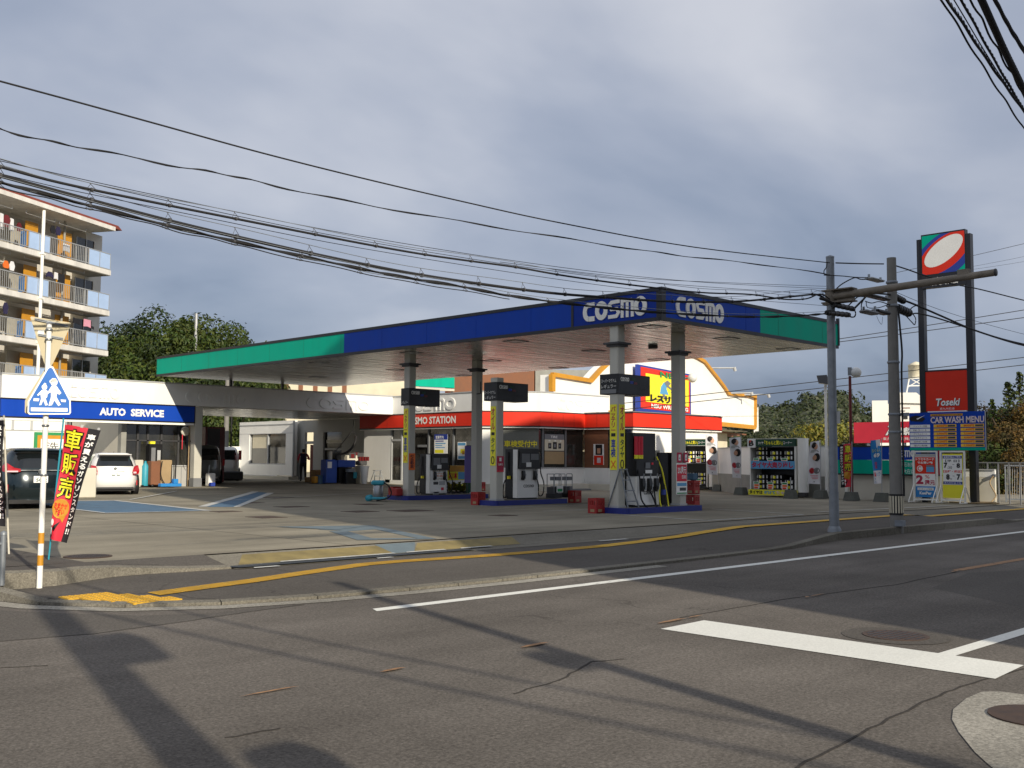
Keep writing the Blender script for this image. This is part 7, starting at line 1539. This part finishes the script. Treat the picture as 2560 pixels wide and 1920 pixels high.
b=MB('cream',SP.M); x1=Qs[-1][0]; b.box(-20,0,-9,x1-1.2,Qs[-1][1]-.1,-1.6); b.m('offwhite'); b.box(-24,Qs[-1][1]-.3,-9,x1-.1,Qs[-1][1]-.26,-.5); b.build('wall',SM)
b=MB('white_paint',SP.M); 
for px in (1754,1600): x_=SP(px,1080)[0]; b.cyl((x_,0,-.9),(x_,Qs[-1][1]-.2,-.9),.28,n=14)
x_=SP(1804,1090)[0]; b.box(x_-.1,0,-1.6,x_+.35,Qs[-1][1]-.3,-1.3); b.build('pillar',SM)
b=MB('brown',SP.M); A=SP.off(-2); a=SP(*sS(420,760)); c=SP(*sS(835,830)); 
for k in range(9): f=k/8; xx0=a[0]+(c[0]-a[0])*f*.25; b.add([(a[0]+.3*k*0,a[1]-.05-.16*k,-1.2-.5*k),(c[0]-.5+.0*k,c[1]+.15-.05*k,-1.2-.5*k),(c[0]-.5,c[1]+.05-.05*k,-1.2-.5*k),(a[0],a[1]-.17-.16*k,-1.2-.5*k)],[(0,1,2,3)])
b.build('lean_to_roof',SM)
b=MB('tan',SP.M); b.box(a[0],0,-6,c[0]-.6,c[1]-.1,-5); b.build('side_shed',SM)
b=MB('light_grey',SP.M)
for (px,py,qx,qy) in ((1779,920,1803,921),(1818,983,1847,983),(1850,987,1890,987)):
    p0=SP(px,py); p1=SP(qx,qy); b.tube([(p0[0],p0[1],0),(p1[0],p1[1],.9)],.05,5); b.tube([(p1[0],p1[1]+.05,.9),(p1[0]+.05,p1[1]-.22,.95)],.11,8)
b.build('sign_light',SM)
# wrestling billboard
BB=SP.off(.35); BC=[s6(1005,150),s6(1530,165),s6(1530,628),s6(1005,590)]
BC=[(1594,915),(1727,921),(1727,1039),(1594,1029)]
q=[BB(*p) for p in BC]; x0,x1=q[0][0],q[1][0]; z0,z1=q[3][1],q[0][1]+.1; w,h=x1-x0,z1-z0
t=thing('billboard','blue and red bordered yellow billboard of two wrestlers on the white store front','billboard',(PR.x,PR.y,3)); b=MB('cobalt',BB.M); b.box(x0,z0,-.15,x1,z1,0); b.m('red'); b.box(x0+w*.05,z0+h*.08,0,x1-w*.03,z1-h*.04,.02); b.m('yellow'); b.box(x0+w*.13,z0+h*.23,.02,x1-w*.06,z1-h*.16,.04); b.build('board',t)
b=MB('green',BB.M); b.text('NBU',x0+w*.38,z0+h*.80,x0+w*.78,z0+h*.93,.06,bold=.03); b.m('paper'); b.text('NBU WRESTLING',x0+w*.22,z0+h*.11,x1-w*.08,z0+h*.20,.06,bold=.03); b.m('black'); b.text('レスリング',x0+w*.20,z0+h*.24,x0+w*.86,z0+h*.42,.08,bold=.06); b.build('lettering',t)
b=MB('light_blue',BB.M)
def pgn(mt,pts,z=.05): b.m(mt); b.prism([(x0+w*a,z0+h*c) for a,c in pts],.04,z)
pgn('light_blue',[(.38,.44),(.40,.60),(.45,.70),(.52,.68),(.50,.56),(.54,.44)]); pgn('mid_grey',[(.46,.70),(.52,.76),(.58,.70),(.54,.64),(.64,.56),(.62,.53),(.50,.62)],.06); pgn('pink_red',[(.62,.44),(.64,.60),(.68,.66),(.76,.62),(.80,.44)]); pgn('light_grey',[(.60,.70),(.64,.78),(.73,.77),(.74,.68),(.66,.64)],.06); pgn('mid_grey',[(.58,.50),(.64,.62),(.66,.58),(.60,.47)],.06); pgn('mid_grey',[(.42,.44),(.46,.44),(.50,.34),(.46,.33)],.06); b.build('picture',t)
p=BB.off(1.2); c_=p(1731,945); b=MB('lamp_glass',p.M); b.loft([[(c_[0]+.27*math.sin(a)*math.cos(g),c_[1]+.27*math.cos(a),.27*math.sin(a)*math.sin(g)) for g in [math.pi*k/7 for k in range(14)]] for a in [math.pi*(j+.02)/7.04 for j in range(8)]]); b.build('globe_lamp',t)
b=MB('galv',p.M); b.tube([(c_[0],c_[1],0),(c_[0],c_[1],-1.2)],.06,6); b.build('lamp_arm',t)
# brown building with a teal sign, grey gable left of the store
PQ=camplane(PD(1100,970,86.)); z5c=lambda x,y:(940+x/3.95,880+y/3.95)
t=thing('brown_building','brown walled building with a bright teal roof sign behind the shop','building',PQ.P0); b=MB('brown',PQ.M); a,c=PQ(1128,955),PQ(1215,940); b.box(a[0],0,-8,c[0]+4,c[1]+1.2,0); b.m('orange'); b.box(a[0]-.5,0,.0,a[0],c[1]+1.2,.1); b.m('grey_wall'); b.box(c[0]+4.1,0,-8,c[0]+11,c[1]+.6,-.2); b.build('wall',t)
b=MB('teal',PQ.M); b.prism([PQ(1030,966),PQ(1136,971),PQ(1136,945),PQ(1030,948)],.2,.6); b.m('offwhite'); b.prism([PQ(1030,976),PQ(1136,979),PQ(1136,973),PQ(1030,968)],.2,.5); b.build('sign_panel',t)
PQ=camplane(PD(800,980,95.)); t=thing('row_building','pale row building glimpsed between the canopy and the parapet','building',PQ.P0); b=MB('cream',PQ.M); a,c=PQ(655,985),PQ(1020,985); b.box(a[0]+8*0,0,-6,c[0]+1,PQ(800,966)[1]+2.0,0); b.m('brown'); [b.box(a[0]+.6+k*1.3,PQ(800,985)[1]-.5,0,a[0]+1.0+k*1.3,PQ(800,985)[1]+1.6,.05) for k in range(6)]; b.build('wall',t)
# white water tower building at right
PW=camplane(PD(2240,1020,85.)); t=thing('white_building','white flat roofed building with a dark window behind the company boards','building',PW.P0)
def R2(b,a,c,z0,z1,mt): b.m(mt); p,q=PW(*zr(*a)),PW(*zr(*c)); b.box(p[0],min(p[1],q[1]),z0,q[0],max(p[1],q[1]),z1)
b=MB('white_paint',PW.M); p,q=PW(*zr(345,420)),PW(*zr(640,1000)); b.box(p[0],0,-7,PW(*zr(480,420))[0],p[1],0); b.box(PW(*zr(480,420))[0]+.01,0,-8,PW(*zr(800,440))[0],PW(*zr(600,440))[1],-1); b.prism([PW(*zr(570,435)),PW(*zr(570,345)),PW(*zr(730,345)),PW(*zr(850,440))],-6,-.8); b.build('wall',t)
b=MB('glass_int',PW.M); R2(b,(618,525),(655,575),-.99,-.95,'glass_int'); b.build('window',t)
b=MB('vend_red',PW.M); p=PW(*zr(605,480)); b.box(p[0]-.04,0,-.7,p[0]+.04,p[1],-.62); q=PW(*zr(675,480)); b.box(p[0],p[1]-.05,-.7,q[0],p[1]+.03,-.62); b.build('lamp_bracket',t)
t=thing('water_tank','cream cylindrical water tank on a white lattice frame on the roof','tank',PW.P0); b=MB('cream',PW.M); p,q=PW(*zr(660,95)),PW(*zr(745,205)); cx=(p[0]+q[0])/2+.25; r_=(q[0]-p[0])/2+.25; b.loft([[(cx+r_*rr_*math.cos(a),z_,-3+r_*rr_*math.sin(a)) for a in [2*math.pi*k/20 for k in range(20)]] for rr_,z_ in ((1,q[1]),(1,p[1]),(1.05,p[1]),(1.05,p[1]+.1),(.2,p[1]+.35))]); b.build('tank',t)
b=MB('white_paint',PW.M); zb_=PW(*zr(700,345))[1]; zt_2=q[1]
for s in (-1,1):
    b.tube([(cx+s*r_*.9,zt_2,-2.2),(cx+s*r_*1.3,zb_,-2.2)],.07,5); b.tube([(cx+s*r_*.9,zt_2,-3.8),(cx+s*r_*1.3,zb_,-3.8)],.07,5); b.tube([(cx+s*r_*.9,zt_2,-2.2),(cx-s*r_*1.2,zb_+.5,-2.2)],.045,5)
b.box(cx-r_*1.1,(zb_+zt_2)/2-.05,-2.25,cx+r_*1.1,(zb_+zt_2)/2+.05,-2.15); b.box(cx-r_,zt_2-.08,-2.3,cx+r_,zt_2,-2.1); b.build('frame',t)
# red roadside company board behind the blue and green sign
XR=44.; M5=face_mx((XR,0,0)); 
def XX(px,py): p=OX(px,py,XR); return (-p.y,p.z)
u0,v0=XX(*zr(190,785)); u1,v1=XX(*zr(760,605)); v1=XX(*zr(400,605))[1]; v0=XX(*zr(400,785))[1]
t=thing('company_board','long crimson company board standing behind the boundary wall sign','sign',(XR,-u1,0)); b=MB('pink_red',M5); b.box(u0,v0,-.15,u1,v1,0); b.build('board',t)
b=MB('paper',M5); a=XX(*zr(440,700))[0]; c=XX(*zr(690,700))[0]; vs,fs,_=text_mesh('Toseki',.05); h=v1-v0; b.m('black'); b.add([(a+.02+(c-a)*p_+.3*q_,v0+h*.33+h*.52*q_,.008) for p_,q_ in vs],fs); b.m('paper'); b.add([(a+(c-a)*p_+.3*q_,v0+h*.35+h*.52*q_,.016) for p_,q_ in vs],fs); b.text('東九州石油(株)大在SS',a,v0+h*.10,XX(*zr(780,700))[0],v0+h*.26,.01); b.build('lettering',t)
b=MB('galv',M5); [b.box(u,0,-.14,u+.12,v0,-.02) for u in (u0+.6,u1-.8)]; b.build('post',t)
# far houses
for i,(px0,px1,py0,py1,dep,wl_,lab) in enumerate(((1946,1988,1078,1100,300,'cream','small cream house with a dark hipped roof at the foot of the wooded hill'),(1988,2034,1064,1078,320,'tan','second pale house higher on the wooded hillside'),(1990,2012,1086,1095,300,'offwhite','low shed roof house beside the cream house'),(1884,1896,1016,1028,290,'white_paint','tiny white house on the hill ridge by the store parapet'),(2092,2134,1070,1090,260,'white_panel','white terrace wall house seen between the poles'))):
    H=camplane(PD((px0+px1)/2,py1,dep)); a,c=H(px0,py1),H(px1,py0); t=thing('house',lab,'house',H.P0); b=MB(wl_,H.M); b.box(a[0],a[1]-12,-6,c[0],c[1],0); b.build('wall',t); b=MB('far_roof',H.M); w=c[0]-a[0]; e=.12*w; b.add([(a[0]-e,c[1],.8),(c[0]+e,c[1],.8),(c[0]+e,c[1],-6.8),(a[0]-e,c[1],-6.8),(a[0]+w*.3,c[1]+w*.22,-3),(c[0]-w*.3,c[1]+w*.22,-3)],[(0,1,5,4),(1,2,5),(2,3,4,5),(3,0,4),(0,3,2,1)]); b.build('roof',t); b=MB('glass_int',H.M); [b.box(a[0]+w*u,c[1]-1.6,0,a[0]+w*(u+.15),c[1]-.6,.05).cut() for u in (.15,.6)]; b.build_each('window',t)
PC=camplane(PD(491,850,76.)); t=thing('chimney_pipe','tall grey flue pipe rising among the trees behind the canopy','pipe',PC.P0); b=MB('rail_metal',PC.M); a=PC(491,784); c=PC(489,880); b.cyl((a[0],0,0),(a[0],a[1],0),.12,n=10); b.box(a[0]-.5,c[1]-.2,-.2,a[0]+.2,c[1],.2); b.build('pipe',t)
for px in (528,): p=OY(px,1100,52.); t=thing('utility_pole','grey pole with cables beside the office box, beyond the bay','pole',(p.x,52,.2)); b=MB('pole_concrete'); b.cyl((p.x+.9,52,.1),(p.x+.9,52,6.5),.15,.12,n=12); b.m('black'); b.cyl((p.x+1.2,52,.1),(p.x+1.2,52,6.5),.05,n=8); b.build('shaft',t)
# ================================================================== TREES
rng=random.Random(11)
def crown_mesh(leaf,seed,n=11000,size=.19,lobes=24,flat=1.0):
    r=random.Random(seed); b=MB(leaf,local=True); L=[]
    for i in range(lobes):
        a=r.uniform(0,6.283); rad=r.uniform(.15,.86); z=r.uniform(-.55,.75)*flat; rad*=math.sqrt(max(.1,1-(z*.9)**2)); L.append((Vector((rad*math.cos(a),rad*math.sin(a),z)),r.uniform(.13,.40)))
    L.append((Vector((0,0,.1)),.55)); tot=sum(l[1]**2 for l in L)
    vs=[];fs=[]
    for c,R in L:
        for k in range(int(n*R*R/tot)):
            d=Vector((r.gauss(0,1),r.gauss(0,1),r.gauss(0,1))).normalized(); rr=R*(1-abs(r.gauss(0,.16))); 
            if r.random()<.07: rr*=1.18
            p=c+d*rr; nrm=(d+Vector((r.uniform(-1,1),r.uniform(-1,1),r.uniform(-.4,1)))*.8).normalized()
            u=nrm.orthogonal().normalized(); u.rotate(Matrix.Rotation(r.uniform(0,6.28),3,nrm)); v=nrm.cross(u); s=size*r.uniform(.5,1.2)/5
            i0=len(vs); m=r.uniform(.3,.6)
            vs+=[p-u*s,p+v*s*m+nrm*s*.2,p+u*s,p-v*s*m+nrm*s*.15]; fs.append((i0,i0+1,i0+2,i0+3))
    b.add(vs,fs); return b
protos={}
def tree(px,ptop,dep,R,leaf,label,group,vz=1.15,zc=None,seed=0):
    top=PD(px,ptop,dep); key=(leaf,seed%3)
    t=thing('tree',label,'tree',(top.x,top.y,0),group=group,rz=rng.uniform(0,6))
    if key not in protos:
        b=crown_mesh(leaf,100+hash(leaf)%50*0+seed%3*7+len(leaf)); o=b.build('crown',t); protos[key]=o.data
    else: o=bpy.data.objects.new('crown',protos[key]); COL.objects.link(o); o.parent=t
    H=top.z; rz_=R*vz; o.location=(0,0,H-rz_*1.02); o.scale=(R,R,rz_)
    b=MB('bark'); base=Vector((top.x,top.y,0)); b.tube([base,base+Vector((.1,.0,H*.35)),base+Vector((0,.15,H*.7))],.22,7,.08)
    for k in range(4): a=k*1.7+px; b.tube([base+Vector((.05,0,H*(.35+.06*k))),base+Vector((math.cos(a)*R*.5,math.sin(a)*R*.5,H*(.55+.07*k)))],.09,5,.03)
    b.build('trunk',t); return t
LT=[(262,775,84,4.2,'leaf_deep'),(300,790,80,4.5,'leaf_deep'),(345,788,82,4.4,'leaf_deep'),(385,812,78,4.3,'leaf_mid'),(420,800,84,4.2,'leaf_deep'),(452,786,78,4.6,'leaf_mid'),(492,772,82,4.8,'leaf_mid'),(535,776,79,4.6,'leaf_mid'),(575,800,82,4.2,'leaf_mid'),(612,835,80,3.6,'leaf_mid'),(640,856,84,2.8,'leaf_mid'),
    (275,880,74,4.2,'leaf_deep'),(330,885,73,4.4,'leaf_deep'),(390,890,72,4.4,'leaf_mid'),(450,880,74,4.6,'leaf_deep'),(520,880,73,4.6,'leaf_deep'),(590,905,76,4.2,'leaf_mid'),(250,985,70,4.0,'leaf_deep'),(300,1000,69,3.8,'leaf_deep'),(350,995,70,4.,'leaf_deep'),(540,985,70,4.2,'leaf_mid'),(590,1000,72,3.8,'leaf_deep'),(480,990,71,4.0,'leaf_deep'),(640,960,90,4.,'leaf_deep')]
ORD=['first','second','third','fourth','fifth','sixth','seventh','eighth','ninth','tenth','eleventh']
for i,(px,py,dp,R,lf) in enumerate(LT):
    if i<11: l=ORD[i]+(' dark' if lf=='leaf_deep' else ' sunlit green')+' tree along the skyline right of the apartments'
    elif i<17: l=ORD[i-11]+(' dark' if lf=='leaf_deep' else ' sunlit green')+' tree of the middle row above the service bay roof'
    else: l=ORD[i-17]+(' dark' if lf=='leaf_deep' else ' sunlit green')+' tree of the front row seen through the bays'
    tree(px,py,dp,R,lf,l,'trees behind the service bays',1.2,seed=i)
RTs=[(2462,1005,52,2.3,'leaf_autumn'),(2505,988,50,2.4,'leaf_autumn'),(2540,985,55,2.6,'leaf_mid'),(2575,1000,50,2.6,'leaf_autumn'),(2450,1075,48,2.0,'leaf_autumn'),(2495,1065,47,2.2,'leaf_mid'),(2545,1060,47,2.4,'leaf_autumn'),(2600,1050,46,2.4,'leaf_autumn')]
for i,(px,py,dp,R,lf) in enumerate(RTs): tree(px,py,dp,R,lf,ORD[i]+(' reddish brown' if lf=='leaf_autumn' else ' green')+' tree in the clump beyond the right end of the wall','trees at the right edge',1.1,seed=i+1)
for i,(px,py,h) in enumerate(((2548,930,70),(2520,955,66),(2480,1000,60))):
    p=PD(px,py,50); t=thing('sapling',['tall bare tipped sapling above the right trees','shorter sapling left of the tall one','low sapling at the left of the right clump'][i],'tree',(p.x,p.y,0)); b=MB('bark'); b.tube([(p.x,p.y,0),(p.x,p.y,p.z)],.05,5,.015); b.build('trunk',t); b=MB('leaf_mid'); r=random.Random(i)
    for k in range(260):
        f=r.random(); z_=p.z-f*1.6; s=.10+.5*f; a=r.uniform(0,6.28); q=Vector((p.x+s*math.cos(a)*r.random(),p.y+s*math.sin(a)*r.random(),z_)); u=Vector((r.gauss(0,1),r.gauss(0,1),r.gauss(0,1))).normalized()*.09; v=u.orthogonal()*.6; b.add([q-u,q+v,q+u,q-v],[(0,1,2,3)])
    b.build('crown',t)
for i,(px,py,dp,R) in enumerate(((2030,1050,120,5.),(2062,1040,118,5.5),(2092,1052,122,4.5),(2150,1060,120,4.))): tree(px,py,dp,R,'leaf_bamboo',ORD[i]+' yellow green bamboo clump at the foot of the hill','bamboo clumps below the hill',1.2,seed=i)
for i,(px,py,dp,R) in enumerate(((1900,1085,110,3.5),(1930,1078,115,3.5),(1965,1095,105,3.),(2000,1098,105,3.),(2110,1100,90,3.),(2150,1095,90,3.2),(2200,1085,95,3.5),(2440,1120,60,2.4))): tree(px,py,dp,R,'leaf_hill',ORD[i]+' dull green shrub behind the boundary wall','shrubs behind the boundary wall',.9,seed=i)
# wooded hill
hp=[(1750,1040),(1820,1030),(1870,1024),(1887,1022),(1915,1012),(1950,1014),(1978,1012),(1999,1001),(2016,986),(2045,981),(2067,979),(2095,977),(2122,982),(2135,1010),(2155,1036),(2190,1030),(2240,1038),(2320,1046),(2420,1052),(2500,1060),(2640,1064)]
b=MB('leaf_hill',local=False); r=random.Random(4); ridge=[]
for (x0,y0_),(x1,y1_) in zip(hp,hp[1:]):
    n_=max(1,int((x1-x0)/9)); ridge+= [(x0+(x1-x0)*k/n_,y0_+(y1_-y0_)*k/n_) for k in range(n_)]
tb=MB('far_ground'); 
cols=[]
for px,py in ridge:
    col=[PD(px,1153,250),PD(px,py+(1153-py)*.5,290),PD(px,py+6,335),PD(px,1100,420)]; col[0].z=-.2; col[3].z=-.2; cols.append(col)
for a,c in zip(cols,cols[1:]): tb.add([*a,*c],[(0,4,5,1),(1,5,6,2),(2,6,7,3)],True)
struct(tb.build('hill'))
for ci,(px,py) in enumerate(ridge):
    for row in range(11):
        f=row/10.; c=cols[ci]; 
        base=(c[0].lerp(c[1],f*2) if f<.5 else c[1].lerp(c[2],f*2-1)); R=r.uniform(2.6,4.6)*(1.0 if row<10 else .8)
        base=base+Vector((r.uniform(-3,3),r.uniform(-3,3),-R*.62))
        for k in range(64):
            d=Vector((r.gauss(0,1),r.gauss(0,1),abs(r.gauss(0,1))*.9)).normalized()
            if d.dot(fw)>.35: continue
            p=base+Vector((d.x*R,d.y*R,d.z*R*1.1))*r.uniform(.8,1.05); nn=(d+Vector((r.uniform(-1,1),r.uniform(-1,1),r.uniform(-1,1)))*.6).normalized(); u=nn.orthogonal().normalized(); u.rotate(Matrix.Rotation(r.uniform(0,6.28),3,nn)); v=nn.cross(u); s=r.uniform(.35,.8)
            b.add([p-u*s,p+v*s*.6,p+u*s,p-v*s*.6],[(0,1,2,3)])
tag(b.build('woodland'),'dense dark green woodland covering the far hill','woodland',kind='stuff')
# the office block behind the viewer on the near side: its shadow darkens the right half of the road and forecourt
t=thing('office_block','grey office block on the near side of the road behind the viewer','building',(6,-10,0)); b=MB('grey_wall'); b.box(5.45,-24,0,25.6,-10,23.0); b.build('wall',t); b=MB('glass_int'); 
for f in range(7):
    for k in range(7): b.box(7+k*2.5,-10,1.2+f*3.1,8.6+k*2.5,-9.96,2.8+f*3.1); b.cut()
b.build_each('window',t)
